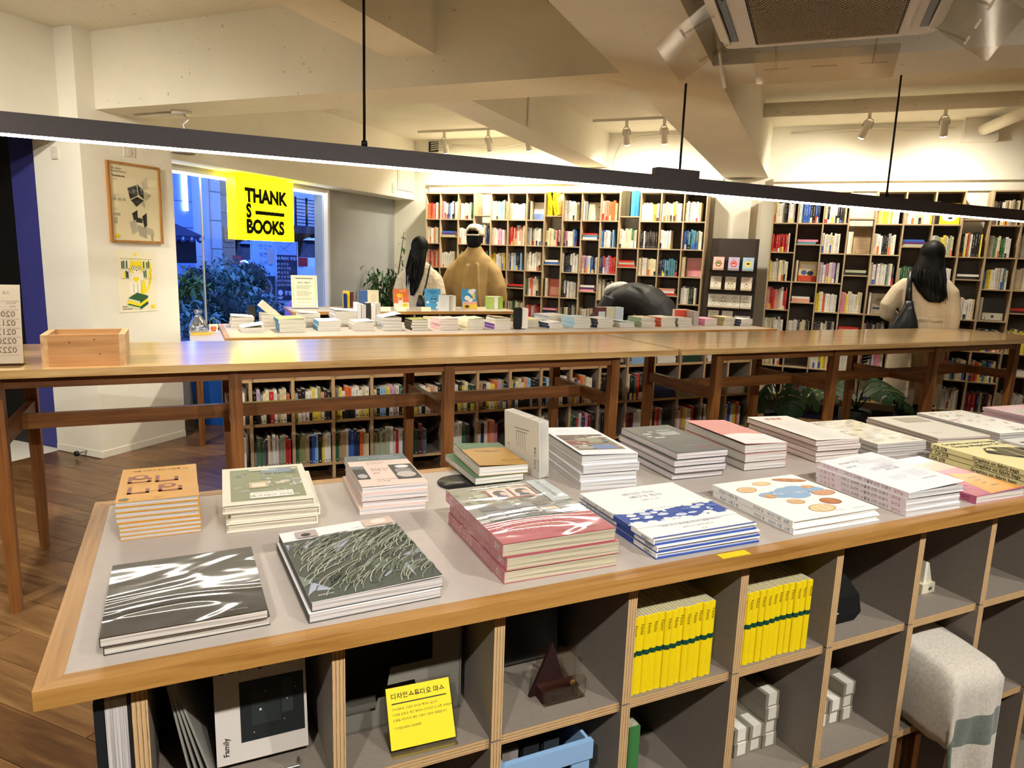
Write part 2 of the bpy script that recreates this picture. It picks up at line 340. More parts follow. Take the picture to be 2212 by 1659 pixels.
ceiling = slab('ceiling', -4.62, 4.3, -2.7, 7.4, CZ, CZ+.1, 'ceiling_paint')
slab('beam', -4.187, 4.2, 3.212, 3.562, BZ, CZ, 'ceiling_paint', ceiling)
slab('beam', -.87, -.47, -2.6, 3.212, BZ, CZ, 'ceiling_paint', ceiling); slab('beam', -.87, -.47, 3.562, YW, BZ, CZ, 'ceiling_paint', ceiling)
slab('beam', -2.31, -2.03, 3.562, YW, H+.94, CZ, 'ceiling_paint', ceiling); slab('beam', -2.06, -1.80, -2.6, 3.212, H+.963, CZ, 'ceiling_paint', ceiling)
slab('ceiling_strip', -4.3, -2.31, 3.9, 3.96, CZ-.012, CZ, 'ceiling_paint', ceiling); slab('ceiling_strip', -2.03, -.87, 4.2, 4.26, CZ-.012, CZ, 'ceiling_paint', ceiling)
slab('wall_back', -4.6, 4.3, YW, 7.4, 0, CZ, 'wall_paint'); slab('wall_right', 4.2, 4.35, -2.6, YW, 0, CZ, 'wall_paint'); slab('wall_front', -4.6, 4.3, -2.75, -2.6, 0, CZ, 'wall_paint')
wl = MB()                                   # window side: bulkhead, pier under the glass, grey end bay and the near part with its doorway
wl.box(-4.72, -4.308, 3.765, YW, H+.615, CZ); wl.box(-4.72, -4.576, 3.765, 5.975, 0, .62); wl.box(-4.6, -4.35, 3.09-1.15, 3.09, 2.025, CZ); wl.box(-4.6, -4.35, -2.6, 1.94, 0, CZ)
wl.box(-4.72, -4.576, 5.975, YW, 0, H+.615, mi=1)
struct(wl.build('wall_left', ['wall_paint', 'grey_paint']))
slab('wall_pillar', -4.62, -4.187, 3.09, 3.765, 0, CZ, 'wall_paint')
d = MB(); d.box(-4.9, -4.62, 3.12, 3.25, 0, 2.5); struct(d.build('wall_dusk_strip', 'dusk_navy')); slab('wall_entrance', -6.6, -4.9, 3.12, 3.25, -.1, 2.6, 'black')  # navy strip of entrance wall: blue dusk light put into its colour
ve = MB(); ve.box(-6.7, -6.6, .4, 3.25, 0, 2.6); ve.box(-6.6, -4.62, .4, .5, 0, 2.6); ve.box(-6.7, -4.62, .4, 3.25, 2.6, 2.7); ve.box(-6.7, -4.62, .4, 3.25, -.1, -.006); struct(ve.build('wall_skyblock', 'wall_paint'))  # unseen enclosure added to keep blue sky light off the pillar
b = MB(); b.box(-4.187, -4.183, 3.09, 3.765, 0, .045); b.box(-4.62, -4.187, 3.086, 3.09, 0, .045); struct(b.build('baseboard_pillar', 'wall_paint'))
for i, (x0, x1) in enumerate(((-4.1, -.87), (-.42, 4.2))):
    t = MB(); t.box(x0, x1, 7.19, YW, H+.775, H+.81); t.box(x0, x1, 7.225, YW, 2.08, H+.775); struct(t.build('trim_%d' % (i+1), 'wall_paint'))
slab('trim_3', -.93, -.6, 7.2, YW, 0, H+.8, 'wall_paint')
slab('baseboard_back', -.4, 4.2, 7.235, YW, 0, .1, 'case_back')
# window: frame, two panes with a thin joint, LED tube along the head
wf = MB(); wf.box(-4.6, -4.53, 5.945, 5.975, .62, H+.615); wf.box(-4.62, -4.53, 3.765, 5.975, .60, .63); wf.box(-4.62, -4.55, 3.765, 5.975, H+.59, H+.615)
win = struct(wf.build('window_1', 'white_metal'))
for y0, y1 in ((3.765, 4.385), (4.391, 5.945)): MB().box(-4.59, -4.58, y0, y1, .63, H+.59).build('pane', 'glass', win)
MB().box(-4.592, -4.578, 4.384, 4.392, .63, H+.59).build('glass_joint', 'white_metal', win)
t = thing('led_tube', 'bright white LED tube along the top of the shop window', 'light', (-4.55, 3.8, H+.555))
MB().box(-.02, .02, 0, 2.13, .012, .035).build('housing', 'white_metal', t); MB().box(-.016, .016, .01, 2.12, -.004, .012).build('diffuser', 'led_cool', t)
# hatch, switch, socket plate on the white walls
t = thing('wall_hatch', 'square white access hatch on the bulkhead above the grey wall', 'hatch', (-4.308, 6.88, H+.70))
MB().box(0, .012, 0, .335, 0, .26).build('hatch_frame', 'wall_paint', t); MB().box(.012, .016, .02, .315, .02, .24).build('hatch_door', 'white_metal', t)
t = thing('light_switch', 'white light switch on the bulkhead beside the hatch', 'switch', (-4.308, 6.775, H+.655)); MB().box(0, .008, 0, .06, 0, .1).build('plate', 'white_metal', t); MB().box(.008, .013, .02, .04, .03, .07).build('rocker', 'white_metal', t)
t = thing('socket_plate', 'white double socket plate high on the pillar above the framed poster', 'socket', (-4.187, 3.388, 1.955))
MB().box(0, .006, 0, .08, 0, .11).build('plate', 'white_metal', t)
for z in (.03, .08): MB(T4(0, .04, z) @ RY(R(90))).lathe([(.022, .006), (.022, .009), (.018, .0095)], 16).build('socket', 'ac_white', t)
t = thing('wall_keypad', 'small pale keypad on the grey wall face beside the doorway', 'keypad', (-4.44, 3.09, 1.9)); MB().box(0, .05, -.012, 0, 0, .075).build('body', 'ac_white', t)
for i in range(2):
    for j in range(2): MB().box(.008+i*.02, .022+i*.02, -.015, -.012, .015+j*.028, .035+j*.028).build('key', 'white_metal', t)
t = thing('door_stop', 'small metal door stop on the floor against the pillar', 'door stop', (-4.33, 3.09, .03)); MB(RX(R(90))).tube([(0,0,0),(0,0,.07)], .006, 8, 'aaa').build('rod', 'steel', t); MB(T4(0,-.07,0) @ RX(R(90))).lathe([(.0,-.005),(.018,-.004),(.018,.012),(0,.013)], 12).build('rubber_tip', 'black', t)

# ---------------------------------------------------------------- ceiling services
def track(name, lab, p, q):
    t = thing(name, lab, 'track'); m = MB(); a, b2 = Vector(p), Vector(q); l = (b2-a).length
    m.M = T4(*p) @ RZ(math.atan2(b2.y-a.y, b2.x-a.x)); m.box(0, l, -.016, .016, -.02, .0); m.build('rail', 'white_metal', t); return t
def spot(lab, x, y, z, aim=(0, .25, -1), on=1, energy=28, ang=62, grp='white track spotlights', col=(1, .92, .74)):
    d = Vector(aim).normalized(); t = thing('track_spotlight', lab, 'spotlight', (x, y, z), group=grp)
    q = Vector((0, 0, -1)).rotation_difference(d).to_matrix().to_4x4(); P = T4(0, 0, -.085) @ q
    MB().box(-.013, .013, -.013, .013, -.05, 0).build('adapter', 'white_metal', t)
    m = MB(P); m.tube([(-.034, 0, -.04), (-.036, 0, .0), (-.02, 0, .03), (0, 0, .036), (.02, 0, .03), (.036, 0, 0), (.034, 0, -.04)], .004, 6); m.build('bracket', 'steel', t)
    br_ = MB(P).lathe([(.0, .012), (.026, .012), (.029, .0), (.031, -.12), (.029, -.122)], 18, cap=False).build('barrel', 'white_metal', t)
    MB(P).lathe([(.027, -.112), (.02, -.13), (.001, -.136)], 16).build('lens', 'lens' if on else 'white_metal', br_)
    ld = bpy.data.lights.new('spot', 'SPOT'); ld.energy = energy; ld.spot_size = R(ang); ld.spot_blend = .8; ld.shadow_soft_size = .03; ld.color = col
    lo = bpy.data.objects.new('spot_beam', ld); C.objects.link(lo); lo.parent = t; lo.matrix_local = P @ T4(0, 0, -.145)
ZT = CZ-.02
track('light_track', 'white light track on the ceiling left of the middle beam, above the far bookshelves', (-3.95, 6.72, CZ), (-2.5, 6.72, CZ))
track('light_track', 'white light track on the ceiling between the two beams', (-2.0, 6.55, CZ), (-.9, 6.55, CZ))
track('light_track', 'white light track on the ceiling behind the thick pipe', (-.4, 6.6, CZ), (3.6, 6.6, CZ))
for i, x in enumerate((-3.64, -3.14, -2.72)): spot('white track spotlight, %s from the left on the track above the left bookshelves' % ordn(i), x, 6.72, ZT, (.05*(i-1), .5, -1), energy=25, ang=165)
for i, x in enumerate((-1.68, -1.34)): spot('white track spotlight, %s of the two between the beams' % ('left one', 'right one')[i], x, 6.55, ZT, (0, .5, -1), energy=25, ang=165)
spot('white track spotlight tilted left with cool glare, under the pipe', .3, 6.6, ZT, (-.35, .4, -.9), energy=25, ang=165); spot('white track spotlight hanging straight, right of the tilted one', .83, 6.6, ZT, (.1, .5, -1), energy=25, ang=165)
t = thing('drain_pipe', 'thick beige pipe running under the ceiling by the far right wall', 'pipe')
MB().tube([(-.47, 6.0, H+1.18), (1.35, 6.0, H+1.18), (3.9, 6.0, H+1.18)], .052, 16).build('main_pipe', 'ceiling_paint', t); MB().tube([(1.4, 6.0, H+1.17), (1.19, 7.12, H+1.17)], .046, 14).build('branch_pipe', 'ceiling_paint', t)
MB().tube([(1.28, 6.0, H+1.18), (1.5, 6.0, H+1.18)], .06, 16).build('joint', 'ceiling_paint', t)
t = thing('pipe_box', 'white box on the wall where the branch pipe ends', 'box', (1.05, 7.25, H+1.085)); MB().box(0, .25, -.12, 0, 0, .19).build('casing', 'white_metal', t); MB().box(0, .25, -.14, 0, .19, .24).build('lid', 'wall_paint', t)
def conduit(lab, pts, r=.009): return tag(MB().tube(pts, r, 7).build('conduit', 'white_metal'), lab, 'conduit')
conduit('white cable conduit along the back wall left of the middle beam', [(-3.85, 7.24, 2.6), (-3.2, 7.235, 2.56), (-2.9, 7.235, 2.6), (-2.35, 7.235, 2.6)])
conduit('white cable conduit curving down beside the middle beam', [(-.9, 7.235, 2.62), (-1.7, 7.235, 2.62), (-1.9, 7.235, 2.56), (-1.95, 7.235, 2.45), (-1.97, 7.235, 2.33), (-2.1, 7.23, 2.31), (-2.3, 7.23, 2.31)])
conduit('brownish cable conduit high on the wall under the thick pipe', [(-.3, 7.235, 2.6), (.4, 7.235, 2.62), (1.0, 7.235, 2.6)])
conduit('short white conduit running down the side of the middle beam', [(-2.02, 5.0, 2.66), (-2.02, 5.0, 2.34)], .007)
conduit('thin white cable hanging from the air conditioner to the beam corner', [(-.43, 2.95, 2.28), (-.44, 3.3, 2.195), (-.46, 3.55, 2.2), (-.455, 3.6, 2.4)], .008)
t = thing('cable_box', 'dark recessed cable outlet with white wires at the wall corner', 'outlet', (-4.12, 7.245, 2.53)); MB().box(0, .12, -.008, 0, 0, .11).build('opening', 'black', t)
for k in range(4): MB().tube([(.03, -.01, .02+.024*k), (.15, -.02, .03+.022*k), (.3, -.015, .05+.008*k)], .006, 6).build('wire', 'white_metal', t)
t = thing('pendant_lamp', 'pale cone lamp on a ceiling rose with a bare wire, under the left beam', 'lamp', (-3.67, 3.39, BZ))
MB().lathe([(.0, 0), (.06, 0), (.055, -.018), (.02, -.02)], 20).build('ceiling_rose', 'white_metal', t); MB().tube([(.02, 0, -.02), (.05, .01, -.05), (.01, 0, -.08), (.03, 0, -.12), (0, 0, -.15)], .004, 6).build('wire', 'steel', t)
MB().lathe([(.02, -.13), (.03, -.16), (.075, -.25), (.07, -.25)], 20, cap=False).build('shade', 'white_metal', t); MB().tube([(-.4, 0, -.012), (-.06, 0, -.01)], .01, 8).build('conduit', 'white_metal', t)

# suspended linear lamp over the long benches
PB = 2.806; PZ = H+.40
t = thing('linear_pendant', 'long black linear pendant lamp with a white glowing underside', 'lamp', tp(-1.2, PB, PZ), TRZ)
PL = 6.6
m = MB(); m.box(0, PL, -.02, .02, -.066, 0); m.build('housing', 'dark_metal', t)
MB().box(.01, PL-.01, -.0185, .0185, -.071, -.066).build('diffuser', 'led', t)
for a, top in ((.658, CZ), (2.157, BZ), (3.59, CZ)):
    m = MB(); x = a+1.2; m.tube([(x, 0, 0), (x, 0, top-PZ)], .0055, 8); rd = m.build('rod', 'black', t); MB(T4(x, 0, 0)).lathe([(.012, 0), (.012, .02), (.006, .025)], 10).build('rod_grip', 'black', rd)
m = MB(); m.box(3.22, 3.46, -.02, .03, 0, .035); m.build('driver_box', 'dark_metal', t)
# further lamps of the same room, behind the photographer
for k, (a, b2) in enumerate(((-.75, -.7), (.35, -.7), (1.5, -.7), (2.7, -.65))):
    p = tp(a, b2)
    spot('white track spotlight behind the near table, %s from the left' % ordn(k), p[0], p[1], CZ-.02, (TY[0]*.75-.05, TY[1]*.75, -.8), energy=54, ang=95, grp='spotlights over the near table', col=(1, .97, .92))
p, q = tp(-1.2, -.7, CZ), tp(3.2, -.64, CZ); track('light_track', 'white light track on the ceiling over the near side of the room', p, q)
for k, (a, b2) in enumerate(((1.0, 5.2), (2.6, 5.3))):
    p = tp(a, b2); spot('white track spotlight above the display tables, %s one' % ('left', 'right')[k], p[0], p[1], CZ-.02, (0, 0, -1), energy=75, ang=120, grp='spotlights over the display tables')

for k, (x, y) in enumerate(((-3.3, .9), (-2.6, .2))): spot('added unseen spotlight brightening the pillar from the left aisle, %s one' % ('far', 'near')[k], x, y, CZ-.02, (-.3, .62, -.75), energy=70, ang=120, grp='added spotlights over the aisle', col=(1, .94, .82))  # unseen lamps added to brighten the pillar's dull left face
track('light_track', 'added unseen light track for the pillar spotlights over the left aisle', (-3.6, 1.2, CZ), (-2.3, -.1, CZ))  # unseen rail added to carry the pillar lamps
# ceiling cassette air conditioner with acrylic deflectors
AZ = H+.80
t = thing('air_conditioner', 'white ceiling cassette air conditioner with a honeycomb grille', 'air conditioner', (-.385, 2.235, AZ))
W = .687
def rrect(x0, x1, y0, y1, r, n=5):
    o = []
    for cx, cy, s in ((x1-r, y0+r, -90), (x1-r, y1-r, 0), (x0+r, y1-r, 90), (x0+r, y0+r, 180)):
        for k in range(n+1): a = R(s+90*k/n); o.append((cx+r*math.cos(a), cy+r*math.sin(a)))
    return o
MB().prism(rrect(.05, W-.05, .05, W-.05, .02), .03, .47).build('body', 'ac_white', t)
MB().prism(rrect(0, W, 0, W, .035), 0, .03).build('panel', 'ac_white', t)
MB().prism(rrect(.09, W-.09, .06, W-.04, .02), -.012, 0).build('grille_frame', 'ac_white', t)
g = MB(); g.box(.115, W-.115, .09, W-.075, -.0122, -.012, '241d16')
g.build('grille_backing', 'matte', t)
g = MB(); p_ = .0125
for j in range(int((W-.17)/(p_*.8))):
    for i in range(int((W-.23)/p_)):
        cx = .12+p_*(i+.5*(j % 2))+.006; cy = .095+j*p_*.8+.005
        if cx > W-.122 or cy > W-.08: continue
        ot = [(cx+.0066*math.cos(R(60*k+30)), cy+.0062*math.sin(R(60*k+30)), -.0175) for k in range(6)]; inn = [(cx+.0044*math.cos(R(60*k+30)), cy+.0042*math.sin(R(60*k+30)), -.0165) for k in range(6)]
        g.add(ot+inn, [(k, 6+k, 6+(k+1) % 6, (k+1) % 6) for k in range(6)], 'c8b898')
o = g.build('honeycomb_grille', 'plastic', t); o['kind'] = 'stuff'
for x0, x1, y0, y1 in ((.025, .055, .1, W-.1), (W-.055, W-.025, .1, W-.1), (.1, W-.1, .012, .035)):
    MB().box(x0, x1, y0, y1, -.004, .004).build('air_slot', 'black', t)
for x0, x1 in ((-.005, .028), (W-.028, W+.005)): MB(T4((x0+x1)/2, .1, -.004) @ RY(R(25 if x0 < 0 else -25))).box(-.02, .02, 0, W-.2, -.003, .003).build('louver', 'ac_white', t)
def deflector(lab, M, wd=.26):
    t2 = thing('air_deflector', lab, 'deflector', group='clear acrylic air deflectors'); t2.matrix_world = M
    m = MB(RX(R(90))); m.prism(rrect(0, .5, -wd, 0, .015), -.0015, .0015); m.build('sheet', 'deflector', t2)
    for x in (.08, .25, .42): m = MB(T4(0, .0022, -wd*.54)); m.box(x-.045, x+.045, 0, .0012, -.004, .004); m.build('slot', 'ac_white', t2)
    for x in (.08, .42): MB().tube([(x, .004, -wd*.54), (x, .012, -.05), (x, .02, .0), (x, .02, .03)], .004, 8).build('arm', 'acrylic', t2)
deflector('clear acrylic air deflector hanging on the left side of the air conditioner', T4(-.385, 2.93, AZ+.01) @ RZ(R(-90)) @ RX(R(-55)), .2)
deflector('clear acrylic air deflector behind the air conditioner, under the beam', T4(-.29, 2.97, AZ-.01) @ RX(R(78)))
deflector('clear acrylic air deflector on the right side of the air conditioner', T4(.302, 2.41, AZ+.01) @ RZ(R(90)) @ RX(R(-55)), .2)

# ---------------------------------------------------------------- sign, posters
FACE = Matrix(((0, 0, 1, 0), (1, 0, 0, 0), (0, 1, 0, 0), (0, 0, 0, 1)))      # u -> +Y, v -> +Z, facing +X
t = thing('shop_sign', 'glowing yellow box sign with black lettering hung in the window', 'sign', (-4.42, 4.6, 1.465))
lb = MB().box(-.10, 0, 0, .7, 0, .525).build('light_box', 'sign_yellow', t)
m = MB(FACE); z = .003
LS = .152
m.text('THANK', LS, .1, .318, z, '101000', bold=.062, sx=.96); m.text('S', LS, .108, .19, z, '101000', bold=.062, sx=.8); m.box(.215, .575, .215, .248, 0, z, '101000'); m.text('BOOKS', LS, .102, .062, z, '101000', bold=.062, sx=.92)
m.build('lettering', 'matte', lb)
for y in (.1, .6): MB().tube([(-.02, y, .525), (-.02, y, .56)], .003, 6).build('hanger', 'steel', t)

t = thing('framed_poster', 'oak framed cream poster of black and grey folded bookshelf drawings', 'poster', (-4.187, 3.25, 1.405))
Wp, Hp = .395, .508
f = MB(); e = .014
for x0, x1, y0, y1 in ((0, Wp, 0, e), (0, Wp, Hp-e, Hp), (0, e, e, Hp-e), (Wp-e, Wp, e, Hp-e)):
    g = MB(FACE); g.box(x0, x1, y0, y1, 0, .022); g.build('frame_bar', 'frame_oak', t)
s = MB(FACE); s.box(e, Wp-e, e, Hp-e, 0, .012, 'efe3bd'); sh = s.build('print_sheet', 'paper', t)
p = MB(FACE); z = .0125
p.text('Modular', .022, .03, .46, z, '443'); p.text('Bookshelves', .022, .03, .442, z, '443'); p.text('Thanksbooks', .018, .03, .415, z, '443', bold=.03); p.text('by modular', .009, .03, .395, z, '665')
def quad4(m, pts, col): m.poly([(x, y, z) for x, y in pts], col)
quad4(p, [(.14,.35),(.21,.375),(.215,.31),(.155,.28)], '3a3a34'); quad4(p, [(.215,.385),(.26,.345),(.262,.285),(.222,.315)], '2c2c28'); quad4(p, [(.16,.275),(.21,.3),(.26,.28),(.2,.235)], '34342f')
quad4(p, [(.245,.395),(.29,.43),(.295,.365),(.26,.345)], 'c5bfa6'); quad4(p, [(.265,.34),(.32,.32),(.27,.275)], 'bdb79e'); quad4(p, [(.235,.262),(.262,.28),(.265,.225)], 'c5bfa6')
quad4(p, [(.165,.19),(.205,.215),(.205,.16),(.175,.14)], '2c2c28'); quad4(p, [(.175,.17),(.24,.16),(.24,.13),(.185,.135)], '3a3a34'); quad4(p, [(.24,.175),(.275,.2),(.275,.12),(.255,.09)], '2c2c28')
quad4(p, [(.14,.13),(.19,.15),(.2,.08),(.16,.05)], 'c0baa2'); quad4(p, [(.2,.12),(.26,.1),(.27,.03),(.21,.05)], 'b3ad96'); quad4(p, [(.26,.11),(.32,.09),(.33,.05),(.27,.06)], 'c5bfa6'); quad4(p, [(.3,.05),(.32,.06),(.315,.01),(.305,.0)], 'b3ad96')
for x, y in ((.03,.265),(.065,.265),(.1,.265),(.03,.17),(.055,.17),(.03,.14),(.03,.12)): p.rect(x, x+.022, y, y+.018, z, 'b8b29a')
p.text('4 x 4 x wall', .009, .03, .3, z, '443'); p.text('system 1', .009, .03, .289, z, '443'); p.text('2, block', .009, .03, .213, z, '443'); p.text('system 2', .009, .03, .202, z, '443')
p.rect(.03, .062, .03, .053, z, 'f2d21a'); p.text('THANK', .008, .034, .044, z+.0003, '111', bold=.03); p.text('BOOKS', .008, .034, .034, z+.0003, '111', bold=.03)
p.build('print', 'paper', sh)
G = MB(FACE); G.box(e, Wp-e, e, Hp-e, .015, .0165); G.build('glazing', 'glazing', t)

t = thing('cat_poster', 'unframed cream poster of a yellow striped cat wearing glasses on a stack of books', 'poster', (-4.187, 3.283, .945))
Wp, Hp = .294, .41
s = MB(FACE); s.box(0, Wp, 0, Hp, .001, .0022, 'ece4c8'); sh = s.build('sheet', 'paper', t)
p = MB(FACE); z = .0026; Y = 'f5dc1e'; K = '1c2a1c'; G_ = '2f5c38'
for y in (.355, .29, .225): p.line((.03, y), (.27, y-.005), .002, z, K)
for i, (x, y, h, c) in enumerate(((.035,.292,.045,G_),(.048,.292,.05,G_),(.06,.292,.04,'cfd8b0'),(.07,.292,.05,G_),(.05,.228,.04,Y),(.063,.228,.048,G_),(.074,.228,.042,K),(.2,.292,.045,G_),(.213,.292,.05,Y),(.226,.292,.04,G_),(.24,.292,.05,G_),(.252,.292,.04,Y),(.2,.228,.045,G_),(.214,.228,.05,G_),(.238,.228,.042,Y),(.25,.228,.048,G_))): p.rect(x, x+.01, y, y+h, z, c)
z += .0004
p.poly([(x, y, z) for x, y in [(.09,.12),(.2,.12),(.215,.17),(.205,.22),(.19,.26),(.105,.26),(.09,.22),(.083,.17)]], 'f2ecd4')          # body
p.poly([(x, y, z+.0002) for x, y in [(.165,.12),(.205,.12),(.215,.17),(.2,.23),(.185,.2)]], Y)
p.poly([(x, y, z+.0002) for x, y in [(.2,.14),(.225,.16),(.24,.21),(.24,.26),(.252,.295),(.262,.29),(.256,.21),(.24,.16),(.215,.13)]], Y)
p.disc(.147, .297, .05, .042, z+.0004, Y, 20); p.poly([(.1,.315,z+.0004),(.107,.362,z+.0004),(.135,.335,z+.0004)], Y); p.poly([(.194,.315,z+.0004),(.187,.362,z+.0004),(.16,.335,z+.0004)], Y)
p.poly([(.107,.328,z+.0006),(.109,.348,z+.0006),(.121,.337,z+.0006)], 'e8e0b8'); p.poly([(.187,.328,z+.0006),(.185,.348,z+.0006),(.173,.337,z+.0006)], 'e8e0b8')
p.disc(.147, .275, .03, .02, z+.0006, 'f2ecd4', 14)
for x in (.125, .167):
    p.disc(x, .295, .017, .014, z+.0008, K, 16); p.disc(x, .295, .014, .011, z+.001, 'f2ecd4', 16); p.disc(x, .295, .004, .006, z+.0012, K, 10)
p.line((.14,.295), (.152,.295), .002, z+.001, K); p.disc(.147, .278, .006, .004, z+.001, K, 10)
for k in range(3): p.line((.1, .272+.006*k), (.08, .268+.01*k), .0012, z+.001, K); p.line((.19, .272+.006*k), (.21, .268+.01*k), .0012, z+.001, K)
p.disc(.128, .222, .012, .012, z+.0006, Y, 12); p.disc(.15, .222, .012, .012, z+.0006, Y, 12); p.poly([(.118,.217,z+.0006),(.16,.217,z+.0006),(.139,.195,z+.0006)], Y)
for x, a0, a1 in ((.118,.13,.19),(.148,.13,.19)): p.line((x, a0), (x, a1), .002, z+.001, K)
for k in range(7): p.line((.17, .135+.012*k), (.185, .137+.012*k), .002, z+.001, K); p.line((.235+.003*k, .19+.013*k), (.25+.002*k, .193+.013*k), .002, z+.001, K)
for i, (y, c) in enumerate(((.095, G_), (.075, Y), (.052, G_))):
    p.poly([(x, yy, z+.0002*(3-i)) for x, yy in [(.07-.005*i,y),(.16,y-.025),(.225,y+.012),(.14,y+.035)]], c); p.poly([(x, yy, z+.0002*(3-i)) for x, yy in [(.07-.005*i,y),(.16,y-.025),(.16,y-.04),(.07-.005*i,y-.014)]], 'cfd8b0' if c == G_ else Y); p.poly([(x, yy, z+.0002*(3-i)) for x, yy in [(.16,y-.025),(.225,y+.012),(.225,y-.002),(.16,y-.04)]], c)
p.disc(.135, .385, .007, .007, z, Y, 10); p.disc(.147, .385, .007, .007, z, Y, 10); p.poly([(.128,.383,z),(.154,.383,z),(.141,.368,z)], Y)
p.text('Thanks for', .013, .025, .035, z, K, bold=.02); p.text('All the Books', .013, .025, .02, z, K, bold=.02); p.rect(.243, .275, .02, .043, z, 'f2d21a'); p.text('THANK', .008, .246, .034, z+.0003, '111', bold=.03); p.text('BOOKS', .008, .246, .024, z+.0003, '111', bold=.03)
p.build('print', 'paper', sh)
# ---------------------------------------------------------------- display tables with cubby shelves (plywood edges, grey laminate)
PT = .018
def shelf_table(name, lab, a0, a1, b0, b1, first, pitch, ncol, skip_shelf=(), endbay=True, top=.89):
    t = thing(name, lab, 'display table', tp(a0, b0), TRZ)
    Lx, Ly = a1-a0, b1-b0; e = .0275; th = .024
    MB().box(e, Lx-e, e, Ly-e, top-th, top-.0006).build('table_top', 'laminate', t)
    for pts, mt in (([(0,0),(Lx,0),(Lx-e,e),(e,e)], 'oak_x'), ([(Lx,Ly),(0,Ly),(e,Ly-e),(Lx-e,Ly-e)], 'oak_x'), ([(0,Ly),(0,0),(e,e),(e,Ly-e)], 'oak_y'), ([(Lx,0),(Lx,Ly),(Lx-e,Ly-e),(Lx-e,e)], 'oak_y')):
        MB().prism(pts, top-th, top).build('edge_band', mt, t)
    y0, y1 = .03, .36; x0 = first-a0; rows = (.10, .37, .64)
    zt = top-th
    def panel(nm_, xa, xb, ya, yb, za, zb, mi):     # plywood: laminate faces, layered edge in front
        MB().box(xa, xb, ya, yb, za, zb, mi=mi).build(nm_, ['shelf_grey', 'ply_x', 'ply_z', 'ply_y'], t)
    for k in range(ncol+1):
        x = x0+pitch*k
        for za, zb in ((0, .366), (.369, .636), (.639, zt)): panel('divider', x-PT/2, x+PT/2, y0, y1, za, zb, [0,0,1,1,0,0])
    for k in range(ncol):
        for r, z in enumerate(rows):
            if (k, r) in skip_shelf: continue
            panel('shelf', x0+pitch*k+PT/2, x0+pitch*(k+1)-PT/2, y0+.008, y1, z-PT, z, [0,0,2,2,0,0])
    panel('back_panel', x0, x0+pitch*ncol, y1, y1+.012, .02, zt, [0]*6)
    if endbay:                                       # shallow bay open to the table's left end
        for z in rows: panel('end_shelf', .03, x0-PT/2, y0, Ly-.05, z-PT, z, [0,0,2,2,2,2])
        panel('end_divider', .03, x0-PT/2, y0+.3, y0+.3+PT, 0, zt, [0,0,0,0,3,3])
        panel('end_divider', .03, x0-PT/2, Ly-.05-PT, Ly-.05, 0, zt, [0,0,0,0,3,3])
        panel('side_panel', x0-PT/2, x0+PT/2, y1+.012, Ly-.05, 0, zt, [0]*6)
    if Ly > .6: panel('rear_panel', x0, x0+pitch*ncol, Ly-.06, Ly-.045, 0, zt, [0]*6)
    return t
NA0, NB0, NB1 = -.175, .872, 1.535
near = shelf_table('display_table', 'near display table with grey top, oak edge and plywood cubbyholes below', NA0, 3.3, NB0, NB1, -.072, .2445, 13)
DA0, DB0, DB1 = .205, 4.255, 5.09; DF, DP, DN = .331, .2385, 16
shelf_table('display_table', 'long display table behind the oak benches, packed with book stacks', DA0, 4.36, DB0, DB1, DF, DP, DN)
E0, EB0 = .81, 6.03
shelf_table('display_table', 'far display table in front of the man and the woman, with a framed notice', E0, 2.9, EB0, 6.62, E0+.1, .2385, 8, endbay=False)

# oak benches: top, aprons, legs, cross rails and one long rail
def bench(lab, a0, a1, legs):
    t = thing('long_bench', lab, 'table', tp(a0, 2.972), TRZ); Lx = a1-a0; D = .765; z = .9385
    MB().box(0, Lx, 0, D, z-.03, z).build('table_top', 'top_oak', t)
    xs = [x-a0 for x in legs]
    for y in (.05, D-.075): MB().box(xs[0]+.02, xs[-1]-.02, y+.002, y+.023, z-.075, z-.03).build('apron', 'leg_x', t)
    for x in xs:
        for y in (.045, D-.09):
            m = MB(); m.loft([[(x-w/2, y+.0225-d/2, zz), (x+w/2, y+.0225-d/2, zz), (x+w/2, y+.0225+d/2, zz), (x-w/2, y+.0225+d/2, zz)] for zz, w, d in ((0, .036, .036), (.62, .048, .047), (z-.03, .048, .047))], sm=False); m.build('leg', 'leg_z', t)
        MB().box(x-.016, x+.016, .09, D-.09, .64, .70).build('cross_rail', 'leg_y', t)
    for p, q in zip(xs, xs[1:]): MB().box(p+.016, q-.016, D/2-.016, D/2+.016, .64, .70).build('long_rail', 'leg_x', t)
bench('left oak bench table holding the wooden box, in front of the display table', -.98, 2.36, (-.63, .178, 1.10, 2.005))
bench('right oak bench table, butted against the left one, in front of the woman in beige', 2.385, 5.78, (2.69, 3.60, 4.54, 5.42))
# low white side table by the window
t = thing('side_table', 'low white side table with an oak edge by the window', 'table', tp(.03, 5.29), TRZ)
MB().box(0, .5, 0, .72, .725, .75).build('table_top', 'laminate', t)
MB().box(0, .5, -.012, 0, .72, .75).build('edge_band', 'oak_x', t)
for x, y in ((.03, .03), (.43, .03), (.03, .65), (.43, .65)): MB().box(x, x+.04, y, y+.04, 0, .725).build('leg', 'leg_z', t)

